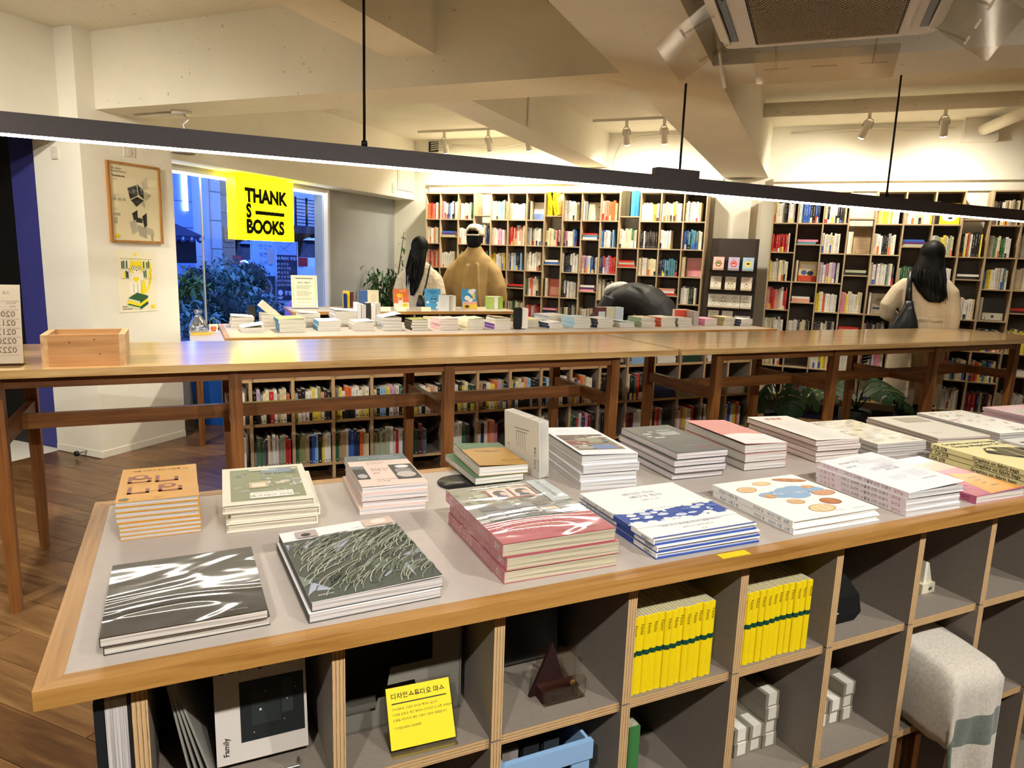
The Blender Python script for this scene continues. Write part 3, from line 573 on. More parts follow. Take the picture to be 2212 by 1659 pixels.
# ---------------------------------------------------------------- books
NB = [0]
def book(a, b, z, w, d, t, rot=0, cover='fff', pg='e9e2d4', spine='L', hard=0, lift=0, lab='', grp=None, art=None, mat='paper', spine_col=None, under=None, spine_art=None, M=None, cat='book', name='book'):
    """a book lying flat: local x along its front edge, y towards the far edge; the spine on one side"""
    o = thing(name, lab, cat, tp(a, b, z), TRZ+R(rot), grp); NB[0] += 1
    if M is not None: o.matrix_world = M
    c = .0022 if hard else .0009; i = .0035 if hard else .0008
    sp = spine_col or cover; s = spine
    px0, px1, py0, py1 = (i if s != 'L' else c), (w-i if s != 'R' else w-c), i, (d-i if s != 'B' else d-c)
    MB().box(px0, px1, py0, py1, c, t-c, pg).build('pages', 'pages', o)
    m = MB(); m.box(0, w, 0, d, 0, c, under or cover)
    if s == 'L': m.box(0, c, 0, d, c, t-c, sp); piv, ax = (0, 0, t-c), RY(-lift)
    elif s == 'R': m.box(w-c, w, 0, d, c, t-c, sp); piv, ax = (w, 0, t-c), RY(lift)
    else: m.box(0, w, d-c, d, c, t-c, sp); piv, ax = (0, d, t-c), RX(-lift)
    K = T4(*piv) @ ax @ T4(*[-q for q in piv])
    m.M = K; m.box(0, w, 0, d, t-c, t, cover); cv = m.build('cover', mat, o)
    if art:
        p = MB(K); art(p, w, d, t+.0003); p.build('cover_print', mat, cv)
    if spine_art:
        p = MB(Matrix(((0, 0, -1, -.0003), (-1, 0, 0, d), (0, 1, 0, 0), (0, 0, 0, 1)))); spine_art(p, d, t); p.build('spine_print', mat, cv)
    return o
def stack(n, a, b, w, d, t, rot, desc, where, grp=None, z=.89, jit=.004, art=None, top_lift=0, each=None, **k):
    r = random.Random(int(a*1000)+n*7); z0 = z
    for i in range(n):
        tt = t*(1+r.uniform(-.03, .03)); top = i == n-1
        pos =  ('top copy' if top else ('bottom copy' if i == 0 else '%s from bottom' % ordn(i)))
        lab = '%s, %s%s' % (desc, pos+' ' if n > 1 else '', where) if n > 1 else '%s %s' % (desc, where)
        kk = dict(k)
        if each: kk.update(each(i, n))
        lf = kk.pop('lift', top_lift if top else 0)
        book(a+r.uniform(-jit, jit), b+r.uniform(-jit, jit), z0, w, d, tt, rot+r.uniform(-1, 1)*jit*150, lab=lab, grp=grp or desc+' '+where, art=art if top else None, lift=lf, **kk)
        z0 += tt+.0006
    return z0
def lines(p, x, y, n, w, gap, z, col, h=.0022, seed=1):
    r = random.Random(seed)
    for i in range(n): p.rect(x, x+w*r.uniform(.7, 1), y-i*gap, y-i*gap+h, z, col)
# --- front row of the near table
def art_black(p, w, d, z): p.text('Pleroma', .008, w*.88, d*.06, z, '888', 'R')
stack(2, -.109, .922, .196, .222, .0125, 1, 'glossy black shrink-wrapped photo book', 'on the near table', cover='1b1b19', pg='d8cfc4', mat='wrap', art=art_black)
def art_forest(p, w, d, z):
    r = random.Random(4); top = d*.84
    p.rect(.0, w, 0, top, z, '4c524a'); q = z+.0002
    for i in range(46):
        x = r.uniform(0, w); y = r.uniform(.01, top); s = r.uniform(.012, .035); p.poly([(min(w, max(0, x+s*r.uniform(-1, 1))), min(top, max(0, y+s*r.uniform(-1, 1))), q+i*4e-6) for _ in range(4)], r.choice(['5f665c', '7b8377', '3b423a', 'a9adc0', '6c7566', '333a33']))
    q += .0003
    for i in range(230):
        x = r.uniform(.0, w*.97); y = r.uniform(.0, top*.9); l = r.uniform(.025, .07); sl = r.uniform(.5, 1.3); pts = []
        col = r.choice(['9ea28c', 'b3b6a0', '7e8470', '8a917c', 'c0c2b2', '596050', '3c4238'])
        prev = (x, y)
        for k in range(1, 6):
            nx, ny = min(w-.001, x+l*sl*(k/5)**1.6), min(top-.001, y+l*k/5*(1.15-.15*k/5))
            p.line(prev, (nx, ny), .0013, q, col); prev = (nx, ny)
    p.text('ANMOK', .006, .012, .012, q+.0004, 'ddd'); p.rect(w*.12, w*.3, top+.002, top+.03, z, 'b9a9a4'); p.disc(w*.2, top+.012, .008, .007, z+.0002, '2a2522'); p.rect(w*.72, w-.002, top+.004, d-.006, z, 'd8bfae'); p.disc(w*.86, top+.02, .014, .01, z+.0002, 'efe0d2'); p.text('yongho', .006, w*.6, top+.012, z, '888')
stack(2, .139, .915, .192, .262, .0138, 2, 'white paperback with a hanging catkins photo jacket', 'on the near table', cover='f2efee', pg='d6d0cc', spine_col='3c403c', art=art_forest, top_lift=R(1.2), under='3c403c')
def art_red(p, w, d, z):
    p.rect(0, w, 0, d*.32, z, 'b1525c'); p.rect(0, w, d*.32, d*.86, z, '7f7d74'); p.rect(0, w, d*.86, d, z, '9a958a'); q = z+.0002; r = random.Random(2)
    p.rect(.0, w*.62, d*.62, d*.98, q, '8f8d7c')
    for i in range(40): x, y = r.uniform(0, w*.6), r.uniform(d*.62, d*.96); p.disc(x, y, r.uniform(.004, .012), r.uniform(.004, .012), q+.0001+i*3e-6, r.choice(['6f7560', 'a4a692', 'b9bca8', '5c5f4c']), 8)
    p.rect(w*.3, w*.76, d*.68, d*.9, q+.0005, '8a4f4c')
    for x in (.33, .55): p.rect(w*x, w*(x+.19), d*.71, d*.88, q+.0006, 'e6dccf'); p.disc(w*(x+.1), d*.8, .014, .016, q+.0007, '4a4540', 12); p.disc(w*(x+.13), d*.785, .008, .01, q+.0008, 'e2c3b4', 10); p.poly([(w*(x+.03), d*.72, q+.0007), (w*(x+.16), d*.72, q+.0007), (w*(x+.12), d*.77, q+.0007), (w*(x+.06), d*.77, q+.0007)], '39466c')
    p.rect(w*.8, w, d*.55, d, q+.0005, 'b9c4c4'); p.text('그때 그 안경점에서', .011, w*.88, d*.97, q+.0008, '3b4a50', rot=R(-90))
    for i in range(5):
        for j in range(3): p.rect(w*(.1+.17*i), w*(.25+.17*i), d*(.34+.085*j), d*(.415+.085*j), q+.0003, r.choice(['666a70', '7c8086', '555a5e', '8a8d90', '70685c']))
    p.rect(w*.62, w*.76, d*.42, d*.46, q+.0006, 'b98b50')
    for i in range(3): p.text(['안경에 비친 여러 가지의 모습과', '시력은 잃어버린 당신에게 건네는 이야기', '이것은 안경 가게의 기록이다'][i], .0088, w*.06, d*(.25-.05*i), q, 'e8c8c8')
    p.text('한 동네의 오래된 이야기', .0075, w*.5, d*.06, q, '6a2630')
def sp_red(p, d, t): p.text('그때 그 안경점', .017, d*.08, t*.3, 0, 'e9c9cb'); p.text('이안경', .01, d*.62, t*.35, 0, 'e9c9cb'); p.text('출판', .012, d*.88, t*.3, 0, 'f3e3e3')
stack(3, .432, .924, .204, .27, .0217, -1, 'shrink-wrapped photo-covered book with dusty red spine', 'on the near table', cover='b5606a', pg='cfc5a8', mat='wrap', art=art_red, spine_art=sp_red, spine_col='b76a72')
def art_blue(p, w, d, z):
    r = random.Random(8); p.rect(0, w, d*.27, d*.5, z, '2f4fa0'); q = z+.0002
    for i in range(70):
        x = r.uniform(0, w); p.disc(x, d*r.choice([.27, .285, .5, .49])+r.uniform(-.004, .004), r.uniform(.003, .012), r.uniform(.002, .007), q+i*3e-6, 'f4f3ef', 8)
    for i in range(26): p.disc(w*r.uniform(.1, .95), d*r.uniform(.3, .46), r.uniform(.004, .014), r.uniform(.002, .008), q+.0003, r.choice(['f4f3ef', 'c9d2e6', '4f6cb4']), 9)
    p.rect(0, w, d*.2, d*.268, q+.0006, 'f5f4f0'); p.rect(0, w, d*.505, d*.56, q+.0006, 'f5f4f0')
    p.text('바다는 다시', .0155, w*.34, d*.83, q, '8a8c90'); p.text('바다가 된다', .0155, w*.36, d*.755, q, '8a8c90'); p.text('김영탄 글 그림', .007, w*.42, d*.69, q, 'aaa')
    p.text('"오래 두고 읽어볼 바다의 말을 책이다."', .0085, w*.2, d*.17, q+.0008, '44548c'); p.text('김영탄 작가, 올해의 좋은 책', .006, w*.36, d*.11, q+.0008, '666'); p.text('안녕', .007, w*.5, d*.05, q+.0008, '666')
    p.rect(0, w, 0, .004, q+.0009, '2f4fa0')
def sp_blue(p, d, t): p.rect(d*.5, d*.73, .0004, t-.0004, 0, '2b48a0'); p.text('바다는 다시 바다가 된다', .0085, d*.06, t*.3, .0002, '333'); p.text('김영탄', .006, d*.4, t*.35, .0002, '777'); p.text('안녕하나', .006, d*.86, t*.35, .0002, '222', bold=.02)
stack(3, .712, .919, .229, .254, .0108, -1, 'white picture book with deep blue sea band', 'on the near table', cover='f4f3ef', pg='cfd3dc', hard=1, art=art_blue, spine_art=sp_blue, top_lift=0, under='3553a4')
def art_bread(p, w, d, z):
    q = z+.0002
    def bun(x, y, rx, ry, rot, c1, c2, k):
        p.disc(w*x, d*y, rx, ry, z, c2, 18, R(rot)); p.disc(w*x, d*y, rx*.9, ry*.85, q, c1, 18, R(rot)); ca, sa = math.cos(R(rot)), math.sin(R(rot))
        for i in range(k): u = rx*(-.55+1.1*i/max(1, k-1)); p.line((w*x+u*ca-ry*.5*sa, d*y+u*sa+ry*.5*ca), (w*x+(u+.004)*ca+ry*.5*sa, d*y+(u+.004)*sa-ry*.5*ca), .0022, q+.0002, c2)
    bun(.2, .76, .026, .017, 8, 'e9c99a', 'c8965a', 4); bun(.47, .86, .024, .013, -3, 'edd3a0', 'd3ab6a', 2); bun(.82, .86, .04, .012, -22, 'c98a58', 'a3603a', 3); bun(.28, .55, .016, .013, 0, 'd9a673', 'b57a44', 2); bun(.4, .36, .02, .014, -10, 'e3bd88', 'c08a50', 3); bun(.5, .16, .034, .02, 5, 'ecd2a4', 'c79c62', 3); bun(.72, .27, .024, .018, -8, 'bd7a48', '8f5230', 2); bun(.85, .47, .03, .017, 0, 'd6a27c', 'b87a54', 3); bun(.83, .64, .018, .011, -10, 'd8a878', 'b87a4a', 2)
    for dx, dy, rx, ry in ((-.04, 0, .03, .018), (.03, .01, .03, .022), (.08, 0, .022, .015), (0, -.015, .03, .016), (-.08, .004, .02, .012), (0, .016, .028, .014)): p.disc(w*.56+dx*.8, d*.56+dy, rx*1.1, ry*1.2, z+.0001, '8fb0d0', 18)
    p.text('동글이', .014, w*.34, d*.55, q+.0004, 'f2f6fa', bold=.02); p.text('구름과 빵', .014, w*.54, d*.52, q+.0004, 'f2f6fa', bold=.02); p.text('최수민 글', .006, w*.56, d*.06, q, '888'); p.text('배소미 그림', .006, w*.76, d*.05, q, '888')
def sp_bread(p, d, t): p.text('동글이 구름과 빵', .008, d*.1, t*.3, 0, '5f7898'); p.text('최수민 글', .007, d*.55, t*.3, 0, '777'); p.text('배소미 그림', .007, d*.72, t*.3, 0, '8298b8'); p.text('소원', .008, d*.9, t*.3, 0, '5f7898')
stack(2, 1.029, .914, .232, .23, .0127, -1, 'white hardcover dotted with painted bread rolls', 'on the near table', cover='f3f2ee', pg='efeee8', hard=1, art=art_bread, spine_art=sp_bread)
def art_letters(p, w, d, z):
    r = random.Random(6)
    for i, (x, y, t_) in enumerate(((.13, .83, '편지들'), (.3, .83, '지와 삶'), (.1, .72, '여러 번'), (.5, .52, '읽는 사람'))): p.text(t_, .01, w*x, d*y, z, '333')
    for bx, by, n in ((.4, .9, 5), (.62, .78, 5), (.5, .66, 3), (.62, .42, 5), (.25, .36, 3)):
        lines(p, w*bx, d*by, n, w*.3, .008, z, 'b9b9bd', .0012, int(bx*99))
    p.text('첫 문장에 대하여 아주 오래', .006, w*.34, d*.6, z, '666'); p.text('쓰인 편지 사이에 놓인 종이', .006, w*.34, d*.565, z, '666'); p.text('이원하 산문집', .007, w*.62, d*.2, z, '555')
def sp_letters(p, d, t): p.text('시 와 산 책', .009, d*.05, t*.3, 0, 'b8677c'); p.text('그리고 오래된 사물에 관한 이야기', .0085, d*.3, t*.3, 0, '444'); p.text('달아실', .008, d*.85, t*.3, 0, 'c07a8a')
stack(4, 1.337, .908, .168, .236, .012, -1.5, 'white softcover with pale pink spine, sparse lettering', 'on the near table', cover='f1eff2', pg='d9d7d4', art=art_letters, spine_art=sp_letters, spine_col='efe0e6', top_lift=R(3.5))
def art_py(p, w, d, z):
    p.rect(0, w, 0, d, z, 'c9647e'); p.poly([(w*.3, 0, z+.0002), (w*.99, d*.02, z+.0002), (w*.98, d*.42, z+.0002), (w*.55, d*.5, z+.0002)], 'e9a93c'); p.rect(0, w, d*.6, d, z+.0002, 'd98a6c')
    for i in range(4): p.text(['오늘도 빵', '먹는 사람', '이야기를', '합니다'][i], .01, w*.08, d*(.36-.07*i), z+.0004, '7a2848', rot=R(-8)); p.text(['나를 위한', '맛있는', '하루'][i % 3], .008, w*.62, d*(.34-.07*i), z+.0004, '7a4a10')
book(1.56, .904, .89, .168, .262, .0175, -1, 'c9648c', 'ded8d0', 'L', lift=R(1.5), lab='single magenta paperback with a yellow patch, beside the pale pink-spined stack', grp='single books on the near table', art=art_py, spine_art=lambda p, d, t: p.text('연예인', .012, d*.82, t*.3, 0, '5c1838'), mat='gloss')
def art_ca(p, w, d, z):
    p.text('Graphics on fabric bags', .0205, w*.06, d*.9, z, '1c1c14', bold=.02); p.text('Design Magazine CA 278', .0205, w*.1, d*.815, z, '1c1c14', bold=.02)
    q = z+.0002; pts = [(.28, .6), (.42, .72), (.55, .74), (.98, .66), (.98, .4), (.7, .32), (.5, .42)]; p.poly([(w*x, d*y, q) for x, y in pts], '26261c')
    p.poly([(w*x, d*y, q+.0002) for x, y in [(.36, .66), (.44, .71), (.52, .7), (.48, .62)]], 'efe2a0')
    for i in range(9): p.line((w*(.36+.05*i), d*.45), (w*(.42+.05*i), d*.68), .0016, q+.0003, 'efe2a0')
    for x in (.56, .78): p.line((w*x, d*.36), (w*(x+.06), d*.7), .004, q+.0004, 'efe2a0')
def sp_ca(p, d, t): p.text('CA 278', .0125, d*.03, t*.22, 0, '1c1c14', bold=.02); p.text('Graphics on fabric bags', .0125, d*.42, t*.22, 0, '1c1c14', bold=.02)
stack(3, 1.79, .905, .215, .285, .0138, -5, 'pale yellow design magazine with a black bag drawing', 'on the near table', cover='efe3a6', pg='cfc6b4', art=art_ca, spine_art=sp_ca, under='2a2a20')
# --- back row of the near table
def art_orange(p, w, d, z):
    q = z+.0002; c = '8c3a30'
    for x, y, sx in ((.1, .52, 1), (.45, .5, 1), (.12, .2, .9), (.5, .2, 1)):
        p.box(w*x, w*(x+.3*sx), d*y, d*(y+.035), z, q, c); p.box(w*x, w*(x+.05), d*y, d*(y+.2), z, q, c); p.box(w*(x+.25*sx), w*(x+.3*sx), d*y, d*(y+.13), z, q, c)
    p.disc(w*.25, d*.68, w*.11, d*.07, q, c, 18); p.disc(w*.25, d*.68, w*.06, d*.04, q+.0002, 'e0a440', 14); p.disc(w*.62, d*.36, w*.1, d*.06, q, c, 18); p.disc(w*.62, d*.36, w*.055, d*.035, q+.0002, 'e0a440', 14)
    p.text('책을 고르고 읽는 사람들', .008, w*.14, d*.88, z, '5a2a18', bold=.02); p.text('이지원 산문', .006, w*.66, d*.86, z, '5a2a18'); p.disc(w*.1, d*.06, .008, .006, q, '3c5a44', 12); p.text('출판사', .005, w*.46, d*.03, z, '5a2a18')
z_ = stack(4, -.117, 1.308, .128, .2, .0072, 0, 'orange wrapped paperback in the pile\'s lower half', 'on the near table', cover='e0a440', pg='cfc8c2', mat='wrap', spine='R', jit=.001)
stack(4, -.121, 1.31, .13, .2, .0088, 0, 'orange wrapped paperback in the pile\'s upper half', 'on the near table', z=z_, cover='e0a440', pg='cfc8c2', mat='wrap', spine='R', art=art_orange, jit=.001)
def art_hotel(p, w, d, z):
    r = random.Random(12); p.rect(w*.09, w*.92, d*.06, d*.93, z, '8e9474'); q = z+.0002
    for i in range(28):
        x, y = w*r.uniform(.12, .82), d*r.uniform(.1, .84); s = r.uniform(.006, .02); p.rect(x, min(w*.92, x+s*1.4), y, min(d*.93, y+s), q+i*5e-6, r.choice(['a9ad94', '7c8468', 'c9c4b0', 'b5a890', '9aa5a8', 'ded8c8'])); p.rect(x+s*.2, min(w*.91, x+s*1.1), y+s*.2, min(d*.92, y+s*.8), q+.0002+i*5e-6, r.choice(['6f7660', 'b9a48c', 'd8d0bc', '8796a0']))
    p.poly([(w*.45, d*.78, q+.0005), (w*.8, d*.75, q+.0005), (w*.85, d*.9, q+.0005), (w*.5, d*.92, q+.0005)], '8695a4'); p.disc(w*.6, d*.86, .012, .008, q+.0006, 'a4b0ba'); p.rect(w*.32, w*.56, d*.86, d*.9, q+.0007, 'efe9d8'); p.rect(w*.3, w*.52, d*.36, d*.52, q+.0005, 'c3b48a'); p.rect(w*.33, w*.49, d*.39, d*.49, q+.0006, 'e6ddc4')
    p.rect(w*.3, w*.78, d*.09, d*.24, q+.0007, 'f1eee2'); p.text('사이드 미러의 가려진 곳', .006, w*.54, d*.2, q+.0009, '777', 'C'); p.text('홈스테이 리딩', .0125, w*.54, d*.125, q+.0009, '7d7a66', 'C')
stack(3, .05, 1.289, .158, .222, .0172, -3, 'cream hardcover with olive picture frame collage', 'on the near table', cover='ece6d2', pg='d8cdb8', hard=1, spine='R', art=art_hotel, jit=.006)
def art_movie(p, w, d, z):
    p.rect(0, w, d*.8, d, z, '5f6e72'); p.text('올해의 사진', .008, w*.2, d*.88, z+.0002, 'c9d2d4'); lines(p, w*.52, d*.94, 3, w*.4, .012, z+.0002, 'b9c4c8', .0022); p.rect(.0, w*.2, d*.2, d*.62, z, '2f2d2c'); p.disc(w*.1, d*.3, .01, .014, z+.0002, 'b9b4b0'); p.rect(0, w*.2, d*.52, d*.62, z+.0002, '6e7278')
    p.rect(w*.6, w*.98, d*.14, d*.62, z, '3a3836'); p.disc(w*.78, d*.4, .018, .024, z+.0002, '8a8684'); p.disc(w*.78, d*.28, .02, .02, z+.0003, 'c8bdb6'); p.disc(w*.8, d*.54, .015, .01, z+.0004, 'e8e8ea')
    for i, (y, s) in enumerate(((.72, '각본집 첫번'), (.67, '째 이야기'), (.5, '우리는 아주'), (.45, '오래된 밤'), (.36, '영화'), (.16, '그리고 우리'), (.11, '의 여름'))): p.text(s, .008, w*.28, d*y, z, '7a5f58')
stack(4, .293, 1.291, .131, .213, .0128, -3, 'peach paperback with slate band and dark photos', 'on the near table', cover='ecd3c6', pg='e6dedb', spine='R', art=art_movie, top_lift=R(1))
t = tag(MB().lathe([(.0, 0), (.055, 0), (.056, .002), (.0, .003)], 24, col='1c1c1c').build('black_disc', 'plastic', None, tp(.548, 1.412, .89)), 'thin black disc lying under the kraft brown books', 'disc')
def art_kraft(p, w, d, z):
    p.poly([(0, d*.68, z), (w*.3, d*.74, z), (w*.7, d*.78, z), (w, d*.76, z), (w, d, z), (0, d, z)], '4f7656'); p.text('큰숲', .011, w*.12, d*.83, z+.0003, '7fa283'); p.disc(w*.5, d*.62, w*.26, d*.055, z, '7a5c2c', 20); p.disc(w*.5, d*.622, w*.24, d*.045, z+.0002, 'b58c48', 20); p.line((w*.45, d*.64), (w*.55, d*.6), .003, z+.0003, '4a3a20'); p.text('숲은 아직 책들', .009, w*.56, d*.17, z, '6c4c20', bold=.02); p.text('유진목 그리고', .006, w*.62, d*.1, z, '6c4c20')
book(.565, 1.375, .8945, .118, .2, .016, 0, '4f7656', 'e9e4da', 'R', lab='lower book with a green cover under the kraft brown book, near table', grp='kraft and green pair of books')
book(.575, 1.379, .9115, .118, .19, .02, -3, 'bd934c', 'efebe2', 'R', lift=R(3), lab='kraft brown and green paperback with a lifted cover, upper of its pair', grp='kraft and green pair of books', art=art_kraft)
# white book standing upright beside it
def upright(a, b, z, w, h, t, rot, cover, lab, grp=None, art=None, pg='e9e4da', lean=0, mat='paper', spine_col=None, name='book', cat='book', hard=0):
    """a standing book: front cover faces -y in its own frame, spine on the left; lean tips it back"""
    o = thing(name, lab, cat, tp(a, b, z), TRZ+R(rot), grp); NB[0] += 1; c = .002 if hard else .001; K = RX(R(-lean))
    MB(K).box(c, w-.0015, c, t-c, .0015, h-.0015, pg).build('pages', 'pages_up', o)
    m = MB(K); m.box(0, w, 0, c, 0, h, cover); m.box(0, w, t-c, t, 0, h, cover); m.box(0, c, c, t-c, 0, h, spine_col or cover); cv = m.build('cover', mat, o)
    if art:
        p = MB(K @ T4(0, -.0003, 0) @ RX(R(90))); art(p, w, h, 0); p.build('cover_print', mat, cv)
    return o
def art_up(p, w, h, z):
    p.line((w*.3, h*.75), (w*.72, h*.78), .0014, z, '555'); p.line((w*.34, h*.7), (w*.66, h*.72), .0012, z, '666')
    for i in range(5): p.line((w*(.36+.06*i), h*.7), (w*(.36+.06*i), h*(.4+.03*(i % 2))), .001, z, '777')
    p.text('오래된 그림들', .009, w*.9, h*.14, z, '333', rot=R(90)); p.text('박선영 지음', .006, w*.98, h*.12, z, '666', rot=R(90)); p.rect(w*.1, w*.13, h*.4, h*.42, z, '333'); p.text('시집', .005, w*.16, h*.34, z, '777', rot=R(90))
upright(.705, 1.525, .89, .148, .135, .026, -82, 'e6e3d8', 'ivory paperback standing upright between the stacks on the near table', 'single books on the near table', art_up, lean=-3, pg='e4ded2')
def art_photo(p, w, d, z):
    p.rect(w*.06, w*.92, d*.14, d*.68, z, '8c7a68'); q = z+.0002; r = random.Random(31)
    p.rect(w*.06, w*.92, d*.5, d*.68, q, '6a5648'); p.rect(w*.3, w*.92, d*.38, d*.56, q+.0001, '97987c'); p.rect(w*.06, w*.45, d*.34, d*.44, q+.0002, '8a4a44'); p.rect(w*.4, w*.8, d*.16, d*.3, q+.0002, '6f8ab8'); p.rect(w*.08, w*.4, d*.17, d*.3, q+.0002, 'a9a092')
    for i in range(26): x, y = w*r.uniform(.08, .84), d*r.uniform(.16, .62); p.rect(x, x+r.uniform(.004, .014), y, y+r.uniform(.003, .01), q+.0004+i*3e-6, r.choice(['e4e0da', '4a3c34', 'b9a48c', '5c6c8c', 'c8b8a0', '7a3c38']))
    p.rect(w*.66, w*.96, d*.56, d*.6, q+.0006, 'eee'); p.text('파리의 기억', .007, w*.2, d*.84, z, '8a90a0'); p.text('사진과 산문', .0055, w*.2, d*.79, z, 'a8acb8')
stack(4, .779, 1.281, .139, .25, .0183, -6, 'thick white paperback with a street photo cover', 'on the near table', cover='f0f0f4', pg='dcd9d6', spine='R', art=art_photo, top_lift=R(2))
def art_grey(p, w, d, z):
    p.rect(0, w, 0, d*.4, z, '63635f'); r = random.Random(3)
    for x, y, ww, hh in ((.12, .66, .16, .06), (.3, .74, .1, .05), (.42, .6, .4, .14), (.2, .52, .2, .05), (.1, .58, .1, .03), (.5, .78, .3, .03)): p.rect(w*x, w*(x+ww), d*y, d*(y+hh), z, r.choice(['c9c9c6', 'dededb', 'b4b4b0']))
    for i in range(6): p.line((w*.1, d*(.52+.05*i)), (w*.9, d*(.5+.05*i)), .0015, z+.0003, '8d8d88')
    p.text('쿠바 산책', .016, w*.52, d*.1, z+.0003, 'b9606c', bold=.03); p.text('카메라로 걷는 도시 이야기', .006, w*.4, d*.2, z+.0003, 'c8c8c4')
stack(4, 1.02, 1.266, .146, .252, .0162, -3, 'dark grey paperback with silver window shapes', 'on the near table', cover='6c6c66', pg='dcd3d2', spine='R', art=art_grey, under='26262a')
def art_pw(p, w, d, z):
    pts = [(w*(k/14), d*(.34+.06*math.sin(3.2*k/14)), z) for k in range(15)]; p.poly([(0, 0, z)]+[(w, 0, z)]+list(reversed(pts)), 'efecea'); lines(p, w*.16, d*.84, 3, w*.6, .02, z+.0002, 'f0b9b0', .004); p.text('한글로 되찾은', .012, w*.2, d*.62, z+.0002, 'f3cfc8'); p.text('문장', .012, w*.5, d*.54, z+.0002, 'f3cfc8'); p.text('안온하고 여린 책들', .006, w*.36, d*.14, z+.0003, '999')
stack(3, 1.239, 1.271, .13, .255, .021, -3.5, 'coral pink paperback with white curved lower half', 'on the near table', cover='e29a90', pg='dcd6cf', spine='R', art=art_pw, top_lift=R(2.2), under='222')
def art_logo(p, w, d, z):
    for i in range(3): p.disc(w*(.3+.14*i), d*.87, .012, .007, z, 'c46a48', 10); p.line((w*(.24+.14*i), d*.82), (w*(.36+.14*i), d*.92), .003, z+.0002, 'c46a48')
    lines(p, w*.2, d*.7, 14, w*.6, .013, z, 'd8d4c8', .0016)
stack(4, 1.472, 1.265, .146, .272, .014, -4, 'thick ivory paperback with a small rust red emblem', 'on the near table', cover='efeae0', pg='e4d6cd', spine='R', art=art_logo, top_lift=R(1.4), under='2a2622')
def art_gm(p, w, d, z):
    r = random.Random(9)
    for i in range(60): x, y, s = w*r.uniform(.02, .9), d*r.uniform(.02, .94), r.uniform(.004, .02); p.disc(x, y, min(s, w-x, x), min(s*.6, d-y, y), z+i*4e-6, r.choice(['9a968c', 'b5b2a8', '7d7a72', 'c9c6be', 'a8a296', 'd8d6d0']), 8)
stack(3, 1.675, 1.243, .178, .262, .0125, -4, 'silvery grey photo magazine with a mottled cover', 'on the near table', cover='b9b5aa', pg='cbc6c2', spine='R', art=art_gm, mat='gloss', under='8a8680')
def art_beige(p, w, d, z): p.rect(w*.36, w*.9, d*.68, d*.9, z, 'a39a88'); p.rect(w*.4, w*.86, d*.71, d*.87, z+.0002, 'b9ae98'); p.text('그림의 방', .008, w*.2, d*.2, z, 'a09880')
stack(6, 1.895, 1.225, .19, .262, .0066, -8, 'thin ivory booklet with a small landscape picture', 'behind the yellow magazines', cover='e4ddcc', pg='d3ccc0', spine='R', art=art_beige, under='8a3a34')
def art_white(p, w, d, z):
    r = random.Random(5)
    for i in range(30): x, y = w*r.uniform(.06, .85), d*r.uniform(.3, .92); p.disc(x, y, r.uniform(.004, .014), r.uniform(.003, .01), z+i*4e-6, r.choice(['c9b08c', 'b99a8c', 'd8c8a4', 'a9a088', 'd4a49a']), 8)
    p.text('NONUN', .024, w*.45, d*.06, z+.0003, '2a2a26', bold=.03); p.text('정원', .02, w*.5, d*.16, z+.0003, '2a2a26')
stack(4, 2.165, 1.215, .205, .285, .0088, -5, 'glossy white art magazine with pastel flowers', 'on the near table', cover='e9e6dc', pg='cfcac4', spine='R', art=art_white, mat='gloss', under='777')
stack(4, 2.5, 1.215, .2, .27, .0095, -4, 'dusty pink art magazine', 'on the near table', cover='d9a0a8', pg='c9b9c0', spine='R', mat='gloss', art=lambda p, w, d, z: (p.disc(w*.5, d*.5, w*.4, d*.3, z, 'b9b2a8', 20), p.disc(w*.55, d*.45, w*.2, d*.14, z+.0002, 'e8e2dc', 16)))
stack(3, 2.76, 1.24, .2, .26, .011, -2, 'salmon orange magazine', 'on the near table', cover='dd8a70', pg='d3c0b4', spine='R')
stack(3, 2.10, .90, .2, .28, .01, -4, 'white magazine with a black round logo', 'beside the yellow magazines', cover='e6e3da', pg='cfcac4', art=lambda p, w, d, z: p.text('De', .05, w*.1, d*.75, z, '222', bold=.02))
t = tag(MB().box(0, .062, 0, .018, 0, .0006, 'f0d21c').build('yellow_label', 'paper', None, tp(.825, .876, .8902), TRZ+R(-1)), 'small yellow label strip on the oak edge of the near table', 'label')
# ---------------------------------------------------------------- stacks on the two display tables behind the benches
LT = 'on the long display table'
def S1(n, a, b, w, t, cover, desc, spine='L', pg='e4ded2', lift=0, rot=0, sc=None, k=1.42, z=.89, where=LT, each=None, hard=0): return stack(n, a, min(b, 5.06-w*k), w, w*k, t, rot, desc, where, z=z, cover=cover, spine=spine, pg=pg, top_lift=R(lift), spine_col=sc, jit=.006, each=each, hard=hard)
S1(3, .272, 4.83, .135, .022, 'efe9d8', 'cream wavy paperback at the left end', 'R', lift=3)
S1(1, .318, 4.56, .135, .026, 'dfe6d8', 'white and green book with an open cover', 'L', lift=9)
S1(3, .529, 4.514, .16, .026, 'b9cf7a', 'lime green book with blue spine', sc='3f7fa8', lift=2)
S1(3, .455, 4.86, .112, .026, 'd8cdb0', 'tan book behind the lime green ones', 'R', lift=2)
S1(3, .70, 4.80, .13, .03, 'e6dfc8', 'cream book with dark edges', 'R', lift=3, each=lambda i, n: dict(under='3a352c'))
S1(2, .772, 4.564, .143, .03, 'cfdde4', 'pale blue book with a blue spine', sc='5c9ac0', lift=1)
S1(4, .925, 4.83, .15, .026, 'ece9e2', 'white glossy paperback in a tall pile', 'R', lift=3)
S1(4, .992, 4.536, .13, .014, 'dcd8cc', 'thin ivory book with a wavy cover', lift=3)
